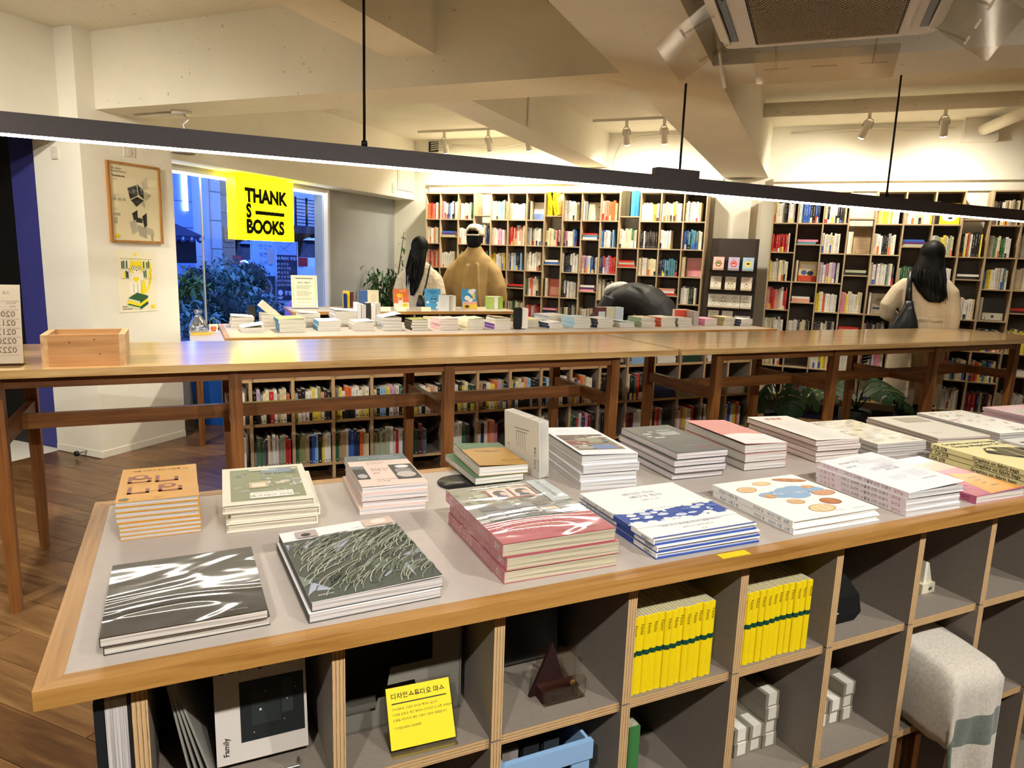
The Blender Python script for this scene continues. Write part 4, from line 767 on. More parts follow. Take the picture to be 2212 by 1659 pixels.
S1(4, 1.182, 4.54, .128, .021, 'cfd3d6', 'silver grey book with an open top cover', sc='d8d8da', lift=0, each=lambda i, n: dict(lift=R(12) if i == n-1 else 0, under='8a8f96'))
S1(4, 1.37, 4.517, .116, .017, '8e8f52', 'olive book with black patterned spine', sc='221f1a', lift=2)
S1(4, 1.57, 4.522, .134, .018, 'e6b9b4', 'rose pink paperback', lift=2)
S1(4, 1.77, 4.527, .121, .018, 'ece3bd', 'cream paperback with soft yellow tint', lift=3)
z_ = S1(2, 1.966, 4.504, .125, .02, 'efeae4', 'white book with a purple spine', sc='6f3c98')
S1(2, 1.975, 4.515, .118, .018, 'cdb98e', 'brown ruffled book on top of the purple-spined ones', 'R', lift=4, z=z_)
S1(2, 2.245, 4.62, .124, .026, 'd8d06a', 'yellow topped book beside the black bookend', 'R', lift=1)
S1(2, 2.40, 4.515, .115, .02, 'eceaf0', 'white book with a navy spine', sc='26345c', lift=3)
S1(4, 2.621, 4.523, .142, .019, 'c9dbe2', 'light blue book with green marks', sc='a9c8d6', lift=1)
S1(3, 2.824, 4.533, .14, .022, 'd9d7da', 'grey white book with dark blue spine', sc='36384e', lift=1)
S1(2, 3.03, 4.545, .135, .02, 'bcd2de', 'pale sky blue booklet', 'R', lift=3)
S1(4, 3.215, 4.524, .131, .018, 'd6c9a8', 'colourful patterned book with green spine', sc='9db08c', lift=1)
S1(3, 3.404, 4.521, .14, .024, 'dcd6cc', 'book with an orange red spine', sc='d2512e', lift=1)
S1(3, 3.567, 4.522, .14, .022, 'b9b4b0', 'grey shrink-wrapped book', sc='8d8885')
S1(3, 3.872, 4.563, .13, .018, 'e2a6c0', 'pink book beside the grey ones', sc='d77fa6', lift=1)
S1(4, 4.054, 4.544, .12, .017, 'cfc49a', 'olive gold book', sc='9c8f5a', lift=1)
S1(3, 4.19, 4.494, .125, .019, 'dcdcdc', 'white navy-spined book at the right end', sc='2c3850', lift=1)
S1(2, 2.55, 4.80, .2, .022, 'e9e2cc', 'wide cream book in the back row', 'R', k=1.2)
S1(2, 2.80, 4.82, .2, .016, '40404a', 'thin dark covered book in the back row', 'R', k=1.1)
S1(2, 3.45, 4.80, .2, .02, 'ddd8cc', 'wide white book in the back row', 'R', k=1.2)
S1(2, 4.08, 4.80, .2, .016, '3a3c48', 'slate covered book in the back row', 'R', k=1.1)
def bookend(a, b, z, h, lab, rot=0, d=.09):
    t = thing('bookend', lab, 'bookend', tp(a, b, z), TRZ+R(rot), 'black metal bookends'); pts = rrect(0, d, -h, 0, .015)
    MB(T4(0, 0, h) @ RX(R(90))).prism(pts, -.0015, .0015).build('upright_plate', 'black', t); MB().box(0, d, -.07, .0015, 0, .0015).build('foot_plate', 'black', t)
bookend(2.135, 4.56, .89, .15, 'black bookend facing the camera on the long display table', 0, .07); bookend(.385, 4.99, .89, .13, 'black bookend by the leaning book at the left', 0, .05); bookend(1.325, 6.49, .89, .13, 'black bookend before the yellow book on the far table', -70, .06)
upright(2.21, 4.565, .89, .045, .145, .05, 0, 'e9e4da', 'white book block standing beside the black bookend, long table', 'standing books on the display tables')
for i, c in enumerate(('d9d7da', 'c9c6c0', '2a2826', 'e8e4dc', 'ccc4b8')): upright(1.075+i*.034, 4.83, .89, .03, .16-.012*(i % 2), .11, 0, c, '%s of the five books standing behind the ivory pile' % ('leftmost', 'second', 'middle dark one', 'fourth', 'rightmost')[i], 'standing books on the display tables')
for i, (c, l) in enumerate((('6a3238', 'maroon framed'), ('c9c8b0', 'olive and ivory'), ('bcc8d8', 'pale blue'))): upright(3.06+i*.085, 4.92, .89, .082, .125, .06, 0, c, '%s book standing in the back row of the long table' % l, 'standing books on the display tables', art=(lambda p, w, h, z: p.rect(w*.12, w*.9, h*.1, h*.72, z, 'c9d6da')) if i == 0 else None)
upright(3.86, 4.93, .89, .145, .105, .05, 0, 'efc9b8', 'peach picture book standing before the stooping person', 'standing books on the display tables', art=lambda p, w, h, z: (p.disc(w*.5, h*.45, .014, .018, z, 'f2ece4'), p.disc(w*.52, h*.42, .005, .012, z+.0003, '333'), p.text('펭귄', .012, w*.1, h*.8, z, '8a5a4a', rot=R(-90))))
upright(3.69, 4.70, .89, .15, .12, .03, 0, 'd8563c', 'vermilion book standing behind the grey wrapped books', 'standing books on the display tables', art=lambda p, w, h, z: p.rect(w*.78, w*.94, h*.05, h*.6, z, 'e9c63a')); upright(3.765, 4.575, .89, .05, .12, .1, 0, 'b0a69e', 'grey book standing at the end of the grey pile', 'standing books on the display tables')
o = upright(.56, 4.93, .92, .05, .15, .09, 20, 'd8cdb8', 'ivory book leaning left over the tan pile', 'standing books on the display tables'); o.rotation_euler = (0, R(-48), TRZ)
# far table
FT = 'on the far display table'
def S2(n, a, b, w, t, cover, desc, **k): return S1(n, a, b, w, t, cover, desc, where=FT, **k)
S2(3, 1.091, 6.17, .16, .02, 'ded9b8', 'ivory green book', spine='R', lift=2); S2(2, 1.62, 6.2, .13, .022, 'd9b98c', 'tan book left of the orange one', spine='R', lift=1); S2(2, 1.81, 6.13, .165, .018, 'e8e6e0', 'white book with a curled cover', lift=4, sc='77797c'); S2(1, 2.03, 6.08, .085, .022, 'e9e3dc', 'white book with a red corner', sc='c85048')
S2(2, 2.364, 6.12, .15, .018, 'e4e0d4', 'white book with dark blue edge', sc='3c5068'); S2(4, 2.548, 6.07, .18, .016, 'dcd8d0', 'white book with grey spines', sc='9aa0ac', lift=1)
upright(1.335, 6.48, .89, .045, .15, .1, 0, 'f0cf1e', 'bright yellow book standing beside the black bookend', 'standing books on the far table'); upright(1.385, 6.48, .89, .03, .145, .1, 0, '5c2a22', 'dark brown book standing right of the yellow book', 'standing books on the far table')
upright(1.47, 6.44, .89, .062, .16, .06, 0, '4668a8', 'cornflower blue book standing beside the ivory one', 'standing books on the far table'); upright(1.535, 6.43, .89, .105, .165, .03, 4, 'ece5c8', 'ivory book standing beside the blue one', 'standing books on the far table', art=lambda p, w, h, z: (lines(p, w*.3, h*.7, 5, w*.5, .012, z, 'b9b090', .002), lines(p, w*.3, h*.35, 2, w*.5, .012, z, 'b9b090', .002)), lean=4)
def art_or(p, w, h, z):
    p.rect(0, w, 0, h*.6, z, 'f4e2cf'); p.rect(0, w*.3, h*.3, h*.6, z+.0002, 'e2733e'); p.rect(w*.6, w, h*.34, h*.6, z+.0002, 'e2733e'); p.rect(w*.34, w*.55, h*.45, h*.6, z+.0002, 'e2733e')
    for x, y in ((.4, .68), (.75, .2)):
        p.disc(w*x, h*y, w*.2, h*.1, z+.0004, 'f5d420', 16)
        for q in (-.06, .06): p.rect(w*(x+q)-.002, w*(x+q)+.002, h*y, h*(y+.05), z+.0006, '222')
    p.text('분실물', .02, w*.4, h*.88, z+.0002, 'f7c9a0', bold=.03)
upright(1.745, 6.30, .89, .142, .185, .02, 0, 'e2733e', 'orange book with yellow smiling faces standing on the far table', 'standing books on the far table', art_or, lean=10, mat='gloss')
def art_bl(p, w, h, z):
    p.disc(w*.52, h*.48, w*.22, h*.16, z, '2d6fb4', 18); p.disc(w*.52, h*.48, w*.19, h*.135, z+.0002, '63b0e2', 18)
    for q in (-.1, .1): p.disc(w*(.52+q), h*.5, w*.075, h*.035, z+.0004, '1a2430', 12)
    p.text('구름은 언제나', .017, w*.18, h*.86, z, '1f5c9c', bold=.03); p.text('내 옆에 있다', .017, w*.2, h*.77, z, '1f5c9c', bold=.03)
    for x, y, s in ((.8, .3, .1), (.86, .16, .13), (.14, .34, .09), (.74, .08, .1)): p.disc(w*x, h*y, w*s, h*s*.7, z+.0002, 'e8f3fa', 12)
upright(2.05, 6.31, .89, .152, .19, .02, 0, '4fa4dc', 'sky blue book with a cloud in sunglasses standing on the far table', 'standing books on the far table', art_bl, lean=10, mat='gloss')
for i in range(4): upright(2.128+i*.036, 6.10, .89, .033 if i else .1, .14, .08 if i else .012, 0, ('eef0f0', 'e6e0d4', 'ddd5c4', 'efeadd')[i], '%s white book of the open row between the blue books' % ('front facing', 'second', 'third', 'last')[i], 'standing books on the far table') if i else upright(2.10, 6.085, .89, .1, .145, .01, 0, 'eef0f0', 'front facing white book of the row between the blue books', 'standing books on the far table', art=lambda p, w, h, z: lines(p, w*.2, h*.7, 6, w*.6, .014, z, 'c8d2d8', .002))
def art_by(p, w, h, z):
    p.rect(0, w, 0, h*.22, z, 'f0c92c'); p.rect(0, w, h*.22, h*.38, z, 'e7b0a4'); p.disc(w*.3, h*.12, w*.16, h*.075, z+.0002, '222', 14)
    for x, y, s in ((.35, .55, .2), (.55, .45, .17), (.62, .88, .2), (.75, .75, .15), (.8, .93, .15)): p.disc(w*x, h*y, w*s, h*s*.6, z+.0002, 'f4f3ee', 14)
    p.rect(w*.72, w*.88, h*.48, h*.78, z+.0003, 'f0d95c')
upright(2.43, 6.34, .89, .148, .19, .02, 0, '3f9bd8', 'blue and yellow book with white clouds standing before the man', 'standing books on the far table', art_by, lean=10, mat='gloss')
for i, c in enumerate(('b9d86a', 'eef0e6', '9fc04c')): upright(2.70+i*.05, 6.33, .89, .045, .12, .1, 0, c, '%s of the green and white books at the right end of the far table' % ('left', 'middle', 'right')[i], 'standing books on the far table')
t = thing('notice_stand', 'cream notice sheet with a thin border in a clear stand on the far table', 'notice', tp(.855, 6.33, .89), TRZ)
MB().box(0, .225, .02, .1, 0, .003).build('foot', 'acrylic', t); K = T4(0, .05, .003) @ RX(R(-8))
MB(K).box(0, .225, 0, .003, 0, .29).build('holder', 'acrylic', t); m = MB(K); m.box(.002, .223, -.0012, -.0004, .004, .287, 'ece6cc'); sh = m.build('sheet', 'paper', t)
m = MB(K @ T4(0, -.0016, 0) @ RX(R(90))); 
for x0, x1, y0, y1 in ((.018, .207, .02, .022), (.018, .207, .266, .268), (.018, .02, .02, .268), (.205, .207, .02, .268)): m.rect(x0, x1, y0, y1, 0, '8a8466')
m.rect(.04, .185, .256, .262, 0, '333'); m.text('놓쳐선 안될 책', .017, .112, .218, 0, '2a2a22', 'C', bold=.03)
for j, (y, n) in enumerate(((.195, 4), (.145, 5), (.085, 2), (.05, 1))): lines(m, .045, y, n, .135, .0095, 0, '8d876c', .0028, j)
m.build('print', 'paper', sh)
for i, a in enumerate((1.56, 1.70, 1.93, 2.47)):
    t = thing('price_card', '%s small cream card propped on the far table edge' % ordn(i), 'card', tp(a, 6.06, .89), TRZ, 'cream cards on the far table'); MB(RX(R(-25))).box(0, .09, 0, .001, 0, .042, 'efe8c8').build('card', 'paper', t); MB().box(.03, .06, .0, .025, 0, .001, 'efe8c8').build('card_foot', 'paper', t)

# ---------------------------------------------------------------- books standing in the cubbyholes under the long table
CN = {'k': '1d1b1c', 'w': 'e6e3dd', 'c': 'e4d8b0', 'b': 'd6c6a4', 't': 'b49a78', 'y': 'e6d24a', 'r': 'c02c2a', 'o': 'e0703a', 'l': 'b9a2c4', 'g': '9a9a98', 'n': '27335c', 'u': '8cb4dc', 'U': '2f5cb4', 'e': '2f6b45', 'E': '1f3c2c', 'v': '8a8f5c', 's': 'd99a84', 'p': 'cf9ab4', 'P': '54306a', 'd': '3a2c28', 'm': '6e2c34', 'x': '55606c', 'a': 'a7ad92', 'h': 'c87a90', 'z': '46684e', 'i': '50869a', 'q': 'e58fa8'}
NAMES = {'k': 'black', 'w': 'white', 'c': 'cream', 'b': 'beige', 't': 'tan', 'y': 'yellow', 'r': 'red', 'o': 'orange', 'l': 'lilac', 'g': 'grey', 'n': 'navy', 'u': 'light blue', 'U': 'blue', 'e': 'green', 'E': 'dark green', 'v': 'olive', 's': 'salmon', 'p': 'mauve pink', 'P': 'purple', 'd': 'dark brown', 'm': 'maroon', 'x': 'slate', 'a': 'sage', 'h': 'rose', 'z': 'moss green', 'i': 'teal', 'q': 'pink'}
KO = ['아침의 책', '여름', '나무와 새', '오늘', '산책하는 마음', '작은 방', '겨울밤', '고양이', '노래', '바다', '서점', '우리의 시간', '문장들', '빛', '도시']
def spine_book(w, d, h, c, r, style=None, band=None):
    m = MB(); x = lin(CN.get(c, c)); pg = lin('d9d2c4')
    m.box(0, w, 0, d, 0, h, [x, pg, x, pg, x, x])
    m.box(.001, w-.001, .002, d-.002, h, h+.0003, 'd5cdbd')
    lum = sum(x)/3; ink = '26221e' if lum > .25 else 'd8d2c6'
    if band: m.box(-.0002, w+.0002, -.0004, d*.5, 0, h*.28, CN[band])
    if w > .009: m.text(r.choice(KO), min(w*.5, .011), w*.34, h*.9, 0, ink, M=Matrix(((1, 0, 0, 0), (0, 0, 1, -.0005), (0, 1, 0, 0), (0, 0, 0, 1))), rot=R(-90))
    m.rect(0, 0, 0, 0, 0, ink) if 0 else None
    m.add([(w*.3, -.0005, h*.05), (w*.7, -.0005, h*.05), (w*.7, -.0005, h*.09), (w*.3, -.0005, h*.09)], [(0, 1, 2, 3)], ink)
    return m
ROW1 = ['klgccrwtbbo', 'wkkwwywvsdk', 'gywoowwwbw', 'ckuuyplweP', 'wxiwcsbk', 'wabwkycEE', 'tdwyolvn', 'yUcccsukkk', 'kuscwww', 'wPlotcw', 'kkkkkk', 'wkkerddyvl', '', '', '', '']
ROW2 = ['gzzPcwwwgaarr', 'evvtnUukyww', 'ettbUUnnocc', 'aaaaawwrwn', 'EEmx', 'ukwwwed', 'wnwosh', 'cskdk', 'wwgwg', 'ekrwnqmk', 'xkkuk', 'mmmwwwwww', 'korg', 'wsywwr', 'nwg', 'wUwyow']
RT = {0: 'upper', 1: 'lower'}
allb = MB()
def toall(m, loc):                            # the smallest, farthest ones join the one mass of shelved books
    K = T4(*loc) @ RZ(TRZ); n = len(allb.v); allb.v += [tuple(K @ Vector(p)) for p in m.v]; allb.f += [tuple(i+n for i in f) for f in m.f]; allb.c += m.c; allb.m += m.m; allb.sm += m.sm
for ri, (rowv, z0, hh) in enumerate(((ROW1, .37, .2), (ROW2, .10, .195))):
    for k, s in enumerate(rowv):
        if not s: continue
        r = random.Random(k*13+ri); x = DF+DP*k+PT/2+.004; av = DP-PT-.008; ws = [r.uniform(.8, 1.25)*(1.5 if (c, ri) in (('r', 0), ('z', 1)) and s.count(c) < 3 else 1) for c in s]; f = min(av*.985/sum(ws), .026)
        used = {}
        for i, c in enumerate(s):
            w = ws[i]*f; h = hh*r.uniform(.82, 1.02); dd = r.uniform(.12, .15); used[c] = used.get(c, 0)+1
            m = spine_book(w-.0008, dd, h, c, r, band=r.choice([None, None, 'w', 'y', 'k']) if ri == 0 else None)
            lc = tp(x, DB0+.035+r.uniform(.004, .014), z0+.0005)
            if k > 9 or (ri and k in (6, 7, 8)): toall(m, lc); x += w; continue
            o = m.build('book', 'paper', None, lc, TRZ); NB[0] += 1
            dup_n = s.count(c); nth = ('' if dup_n == 1 else ordn(used[c]-1)+' ')
            tag(o, '%s%s book, %s row, %s cubbyhole under the long table' % (nth, NAMES[c], RT[ri], ordn(k)), 'book', 'books in the cubbyholes under the long table')
            x += w
# flat books on the boards just under the long table top, and loose piles in the emptier holes
FL = {0: 'uo', 1: 'wb', 2: 'uu', 3: 'qU', 4: 'ww', 5: 'gw', 6: 'lU', 7: 'sw', 8: 'PP', 9: 'rw', 10: 'kg', 11: 'uuu', 12: 'www', 13: 'EEE', 14: 'ww', 15: 'wy'}
for k, s in FL.items():
    r = random.Random(k+90); z0 = .6405
    for i, c in enumerate(s):
        th = r.uniform(.016, .024); o = MB().box(0, .17, 0, .13, 0, th, [lin(CN[c]), lin(CN[c]), lin(CN[c]), lin('ddd'), lin('ddd'), lin('ddd')]); toall(o, tp(DF+DP*k+.03+r.uniform(-.008, .01), DB0+.045, z0)); z0 += th+.0005
for k, s in ((12, 'nnn'), (13, 'ggg'), (15, 'www')):
    z0 = .3705
    for i, c in enumerate(s):
        o = MB().box(0, .18, 0, .14, 0, .019, [lin(CN[c]), lin(CN[c]), lin(CN[c]), lin('ddd'), lin('ddd'), lin('ddd')]); toall(o, tp(DF+DP*k+.025, DB0+.045, z0)); z0 += .0195
for i, (z0, n, lab) in enumerate(((.3705, 3, 'middle'), (.1005, 3, 'lower'))):
    for j in range(n):
        o = MB().box(0, .014, 0, .17, 0, .19, ['e6e0d2', 'd8d0c0', 'e9e4d8', 'ddd', 'e6e0d2', 'e6e0d2']).build('book', 'paper', None, tp(DA0+.045+j*.017, DB0+.04, z0), TRZ); NB[0] += 1
        tag(o, '%s ivory book in the %s end shelf at the left of the long table' % (ordn(j), lab), 'book', 'ivory books in the end shelves')

# ---------------------------------------------------------------- wall bookcases
XL = [-4.01, -3.83, -3.61, -3.42, -3.22, -3.02, -2.81, -2.61, -2.41, -2.21, -2.01, -1.82, -1.61, -1.41, -1.19, -.98]
XR = [-.38, -.17, .045, .25, .46, .68, .90, 1.11, 1.31, 1.53, 1.75, 1.97]
YF, YB = 7.0, 7.2; ZTOP = 2.05; RP = .262
def rowz(r): return 1.785-RP*r
# one letter per hole: palettes of standing books, S flat pile on a raised board, F face-out book, e empty, . open shelf
PAL = {'w': 'wwwwcwwbw', 'm': 'wkrUycwoegln', 'r': 'rroossrw', 'k': 'kkwdkgwk', 'g': 'wecaweyw', 'y': 'wcyybwyc', 'p': 'wlUqwpk', 'd': 'kmdrknEg', 'b': 'UinUuwnk', 'i': 'wwcccccc', 't': 'ttbwcbtt', 'x': 'oyUiowky', 'v': 'PPkwowPP'}
GL = [['r', 'p', 'g', '.', 'u', 'w', 'F', '.', 'w', 'F', 'r', '.', 'y', 'y', 'i'],
      ['m', 'S', 'w', 'b', 'p', 'r', 'k', 'm', 'p', 'S', 'b', 'g', 'k', 'h', 'b'],
      ['r', 'w', 'p', 'm', 'y', 'b', 'w', 'S', 'k', 'p', 'm', 'S', 't', 'b', 'F'],
      ['m', 'S', 'm', 'm', 'y', 'S', 'm', 'F', 'm', 'S', 'k', 'k', 'w', 'S', 'd'],
      ['m', 'm', 'm', 'm', 'm', 'g', 'r', 'S', 'k', 't', 'k', 'm', 'm', 'w', 'd'],
      ['m', 'w', 'm', 'k', 'm', 'm', 'w', 'y', 'm', 'k', 'm', 'w', 'm', 'b', 'w'],
      ['w', 'm', 'w', 'm', 'b', 'm', 'r', 'm', 'k', 'm', 'w', 'm', 'm', 'm', 'k']]
GR = [['p', 'b', 'k', '.', 'y', 'y', 'F', '.', 'd', 'w', 'w'],
      ['r', 'S', 'w', 'F', 'k', 'S', 'g', 'x', 'g', 'w', 'm'],
      ['y', 'F', 'p', 'S', 'm', 'g', 'w', 'S', 'x', 'g', 'w'],
      ['r', 'S', 'm', 'q', 'F', 'e', 'v', 'v', 'F', 'S', 'm'],
      ['w', 'k', 'k', 'S', 'd', 'w', 'm', 'm', 'm', 'y', 'w'],
      ['y', 'e', 'y', 'w', 'p', 'w', 'm', 'b', 'x', 'S', 'm'],
      ['w', 'F', 'y', 'g', 'y', 'm', 'r', 't', 'd', 'w', 'm'],
      ['.', '.', '.', '.', '.', '.', '.', '.', '.', '.', '.']]
PAL.update({'u': 'wuwwUuws', 'h': 'wwww', 'q': 'uqysuwoqPc', 'F': 'wwk', 'S': 'w'})
faceouts = []
def case(lab, xs, i0, nc, G, rows, first_open=False):
    t = thing('bookcase', lab, 'bookcase', (xs[i0], YF, 0)); X0 = xs[i0]; wt = .012; Lx = xs[i0+nc]-X0; zb = rowz(rows-1)-.012
    for j in range(nc+1):
        x = xs[i0+j]-X0; MB().box(x-wt/2, x+wt/2, 0, YB-YF, .0 if j in (0, nc) else zb, ZTOP).build('side_panel' if j in (0, nc) else 'divider', 'case_z', t)
    MB().box(-wt/2, Lx+wt/2, -.002, YB-YF, ZTOP, ZTOP+.012).build('top_board', 'case_x', t)
    MB().box(-wt/2, Lx+wt/2, YB-YF-.008, YB-YF, zb, ZTOP).build('back_panel', 'case_back', t)
    for j in range(nc):
        xa, xb = xs[i0+j]-X0+wt/2, xs[i0+j+1]-X0-wt/2
        for r in range(rows):
            g = G[r][i0+j]; z = rowz(r)+(.075 if g == 'S' else 0)
            MB().box(xa, xb, .003, YB-YF-.008, z-.011, z).build('shelf', 'case_x', t); fill(xs[i0+j]+wt/2, xs[i0+j+1]-wt/2, z, g, r*31+i0+j+len(xs), (i0+j, r, len(xs)))
def fill(xa, xb, z, g, seed, key):
    r = random.Random(seed); av = xb-xa-.006
    if g in 'e.': return
    if g == 'S':
        zz = z
        for i in range(r.choice([2, 2, 3])):
            c = lin(CN[r.choice('wwqrPaUsik')]); th = r.uniform(.016, .024); allb.box(xa+.01, xb-.012-r.uniform(0, .03), YF+.02, YF+.15, zz, zz+th, [c, c, c, lin('ddd'), lin('ddd'), lin('ddd')]); zz += th
        return
    if g == 'F':
        n = 2; x = xa+.004
        for i in range(n):
            w = r.uniform(.013, .02); c = lin(CN[r.choice('wkgdb')]); allb.box(x, x+w, YF+.03, YF+.15, z, z+.19, [c, lin('ddd'), c, c, c, c]); x += w
        faceouts.append((x+.008, xb-.006, z, key)); return
    x = xa+.003; pal = PAL[g]; base = r.uniform(.165, .2); sub = r.random() < .5; run = None
    full = r.uniform(.82, 1.0)*av if g != 'h' else av*.5
    while x < xa+full-.012:
        w = r.uniform(.011, .021)
        if x+w > xb-.003: break
        c = run if run and r.random() < .4 else (r.choice('wwcwb') if r.random() < .3 else r.choice(pal)); run = c; x_ = lin(CN[c]); v = r.uniform(.8, 1.08); x_ = tuple(min(1, q*v) for q in x_); h = base*r.uniform(.88, 1.04); y0 = YF+r.uniform(.022, .04); zt = z+h
        if h > .225: zt = z+.225
        allb.add([(x, y0, z), (x+w, y0, z), (x+w, YF+.16, z), (x, YF+.16, z), (x, y0, zt), (x+w, y0, zt), (x+w, YF+.16, zt), (x, YF+.16, zt)], [(4, 5, 6, 7), (0, 1, 5, 4), (0, 4, 7, 3), (1, 2, 6, 5)], [lin('d6cfc0'), x_, x_, x_])
        dark = sum(x_)/3 < .2; ink = lin('cfc9bd') if dark else tuple(q*.3 for q in lin(r.choice(['3a3430', '3a3430', '7a3030', '30507a'])))
        za = z+h*r.uniform(.35, .6); zz = zt-.015
        ink = tuple(p*.6+q*.4 for p, q in zip(ink, x_)); tw = r.uniform(.1, .17)
        while zz > za:
            s = r.uniform(.004, .011); allb.add([(x+w*(.5-tw), y0-.0006, zz-s), (x+w*(.5+tw), y0-.0006, zz-s), (x+w*(.5+tw), y0-.0006, zz), (x+w*(.5-tw), y0-.0006, zz)], [(0, 1, 2, 3)], ink); zz -= s+r.choice([.002, .003, .003, .012])
        if r.random() < .35:
            c2 = lin(CN[r.choice('wwykrUoc')]); hb = h*r.uniform(.18, .4); allb.add([(x, y0-.0004, z), (x+w, y0-.0004, z), (x+w, y0-.0004, z+hb), (x, y0-.0004, z+hb)], [(0, 1, 2, 3)], c2)
        allb.add([(x+w*.35, y0-.0008, z+.012), (x+w*.65, y0-.0008, z+.012), (x+w*.65, y0-.0008, z+.02), (x+w*.35, y0-.0008, z+.02)], [(0, 1, 2, 3)], ink)
        x += w+r.uniform(0, .0012)
def bridge(lab, xs, j, G, rows, top_open=True):
    t = thing('bridging_shelves', lab, 'shelf', (xs[j], YF, 0)); X0 = xs[j]; xa, xb = .007, xs[j+1]-X0-.007
    for r in range(rows):
        g = G[r][j]; z = rowz(r)+(.075 if g in 'S.' and r else 0)+(.045 if r == 0 else 0)
        MB().box(xa, xb, .01, YB-YF, z-.011, z).build('shelf', 'case_x', t)
        if r: fill(X0+xa, X0+xb, z, g, r*37+j+len(xs), (j, r, len(xs)))
    MB().box(xa, xb, YB-YF-.008, YB-YF, rowz(rows-1), rowz(1)).build('back_panel', 'case_back', t)
case('bookcase at the left end of the back wall, beside the grey wall', XL, 0, 3, GL, 7); bridge('bridging shelves behind the man in the cap', XL, 3, GL, 7)
case('bookcase behind the man in the cap, second from the left', XL, 4, 3, GL, 7); bridge('bridging shelves topped with two yellow boxes', XL, 7, GL, 7)
case('bookcase between the yellow boxes and the blue boxes', XL, 8, 3, GL, 7); bridge('bridging shelves topped with dark green and blue boxes', XL, 11, GL, 7)
case('bookcase right of the blue boxes, next to the card rack', XL, 12, 3, GL, 7)
case('bookcase just right of the card rack', XR, 0, 3, GR, 7); bridge('bridging shelves with a tall kraft brown book on display', XR, 3, GR, 7)
case('bookcase behind the woman in the beige coat', XR, 4, 3, GR, 7); bridge('bridging shelves right of the woman in the beige coat', XR, 7, GR, 7); case('bookcase cut by the right edge of the photo', XR, 8, 3, GR, 7)
o = allb.build('shelved_books', 'paper'); o['kind'] = 'stuff'; tag(o, 'rows of mixed paperbacks in the wall bookcases and far cubbyholes', 'books')
# books shown face out in the wall bookcases
FO = {(6, 0, 16): ('e9e8ea', 'white and blue', '6a7fb4'), (9, 0, 16): ('d8d2ba', 'ivory seal drawing', '8a8a80'), (14, 2, 16): ('dd9aa2', 'pink', 'd08890'), (7, 3, 16): ('c86a5c', 'coral red', 'e2a89a'),
      (6, 0, 12): ('f0d81e', 'bright yellow', 'f4f0e4'), (3, 1, 12): ('9a8262', 'kraft brown', '7a6448'), (1, 2, 12): ('d8c89a', 'red and blue comic', 'c84a34'), (4, 3, 12): ('c9c3b4', 'grey ribboned', '3c5a9a'), (8, 3, 12): ('2a2822', 'black', 'e8e6da'), (1, 6, 12): ('4a2028', 'dark maroon', '8a3a44')}
for xa, xb, z, key in faceouts:
    col, nm_, c2 = FO.get(key, ('d8d4c8', 'pale', 'a09888'))
    wd = max(.06, xb-xa); hh = .185 if key != (3, 1, 12) else .24
    t = thing('book', '%s book shown face out in a wall bookcase%s' % (nm_, '' if key in FO else ', hole %d-%d' % key[:2]), 'book', (xa, YF+.075, z), group='face-out books'); K = RX(R(-9)); NB[0] += 1
    MB(K).box(0, wd, 0, .012, 0, hh, [lin(col)]*2+[lin(col), lin('ddd'), lin(col), lin('ddd')]).build('cover', 'paper', t)
    m = MB(K @ T4(0, -.0004, 0) @ RX(R(90)))
    if key == (6, 0, 12): m.disc(wd*.5, hh*.35, wd*.36, hh*.2, 0, c2, 16); m.disc(wd*.55, hh*.3, wd*.12, hh*.05, .0003, '222', 10); m.text('고래책', .03, wd*.2, hh*.86, 0, '222', bold=.03)
    elif key == (3, 1, 12): lines(m, wd*.15, hh*.9, 13, wd*.65, .014, 0, c2, .004)
    elif key == (1, 2, 12): m.rect(0, wd, 0, hh*.3, 0, c2); m.disc(wd*.3, hh*.45, wd*.16, hh*.12, .0002, '3c5fa8'); m.disc(wd*.65, hh*.42, wd*.18, hh*.12, .0002, '22324c'); m.rect(wd*.1, wd*.9, hh*.6, hh*.85, .0001, 'e6e2d8')
    elif key == (4, 3, 12): m.rect(wd*.05, wd*.95, hh*.04, hh*.5, 0, 'e9e6de'); m.disc(wd*.5, hh*.62, wd*.32, hh*.22, .0002, 'b0a894', 18); m.rect(wd*.1, wd*.9, hh*.24, hh*.33, .0003, c2); m.text('링곤스', .024, wd*.5, hh*.66, .0004, '333', 'C')
    elif key == (8, 3, 12): m.rect(wd*.05, wd*.95, hh*.02, hh*.34, 0, c2); m.disc(wd*.5, hh*.18, .01, .012, .0002, '333')
    elif key == (6, 0, 16): m.rect(0, wd, 0, hh*.36, 0, c2)
    elif key == (9, 0, 16): m.poly([(wd*.1, hh*.05, 0), (wd*.9, hh*.05, 0), (wd*.75, hh*.9, 0), (wd*.5, hh*.8, 0)], 'ece6d6'); m.rect(wd*.7, wd*.84, hh*.72, hh*.76, .0002, '333')
    else: m.rect(wd*.1, wd*.9, hh*.1, hh*.55, 0, c2)
    m.build('cover_print', 'paper', t)
    MB().tube([(wd*.15, -.02, .03), (wd*.15, -.02, .002), (wd*.85, -.02, .002), (wd*.85, -.02, .03)], .002, 6).build('wire_stand', 'black', t)
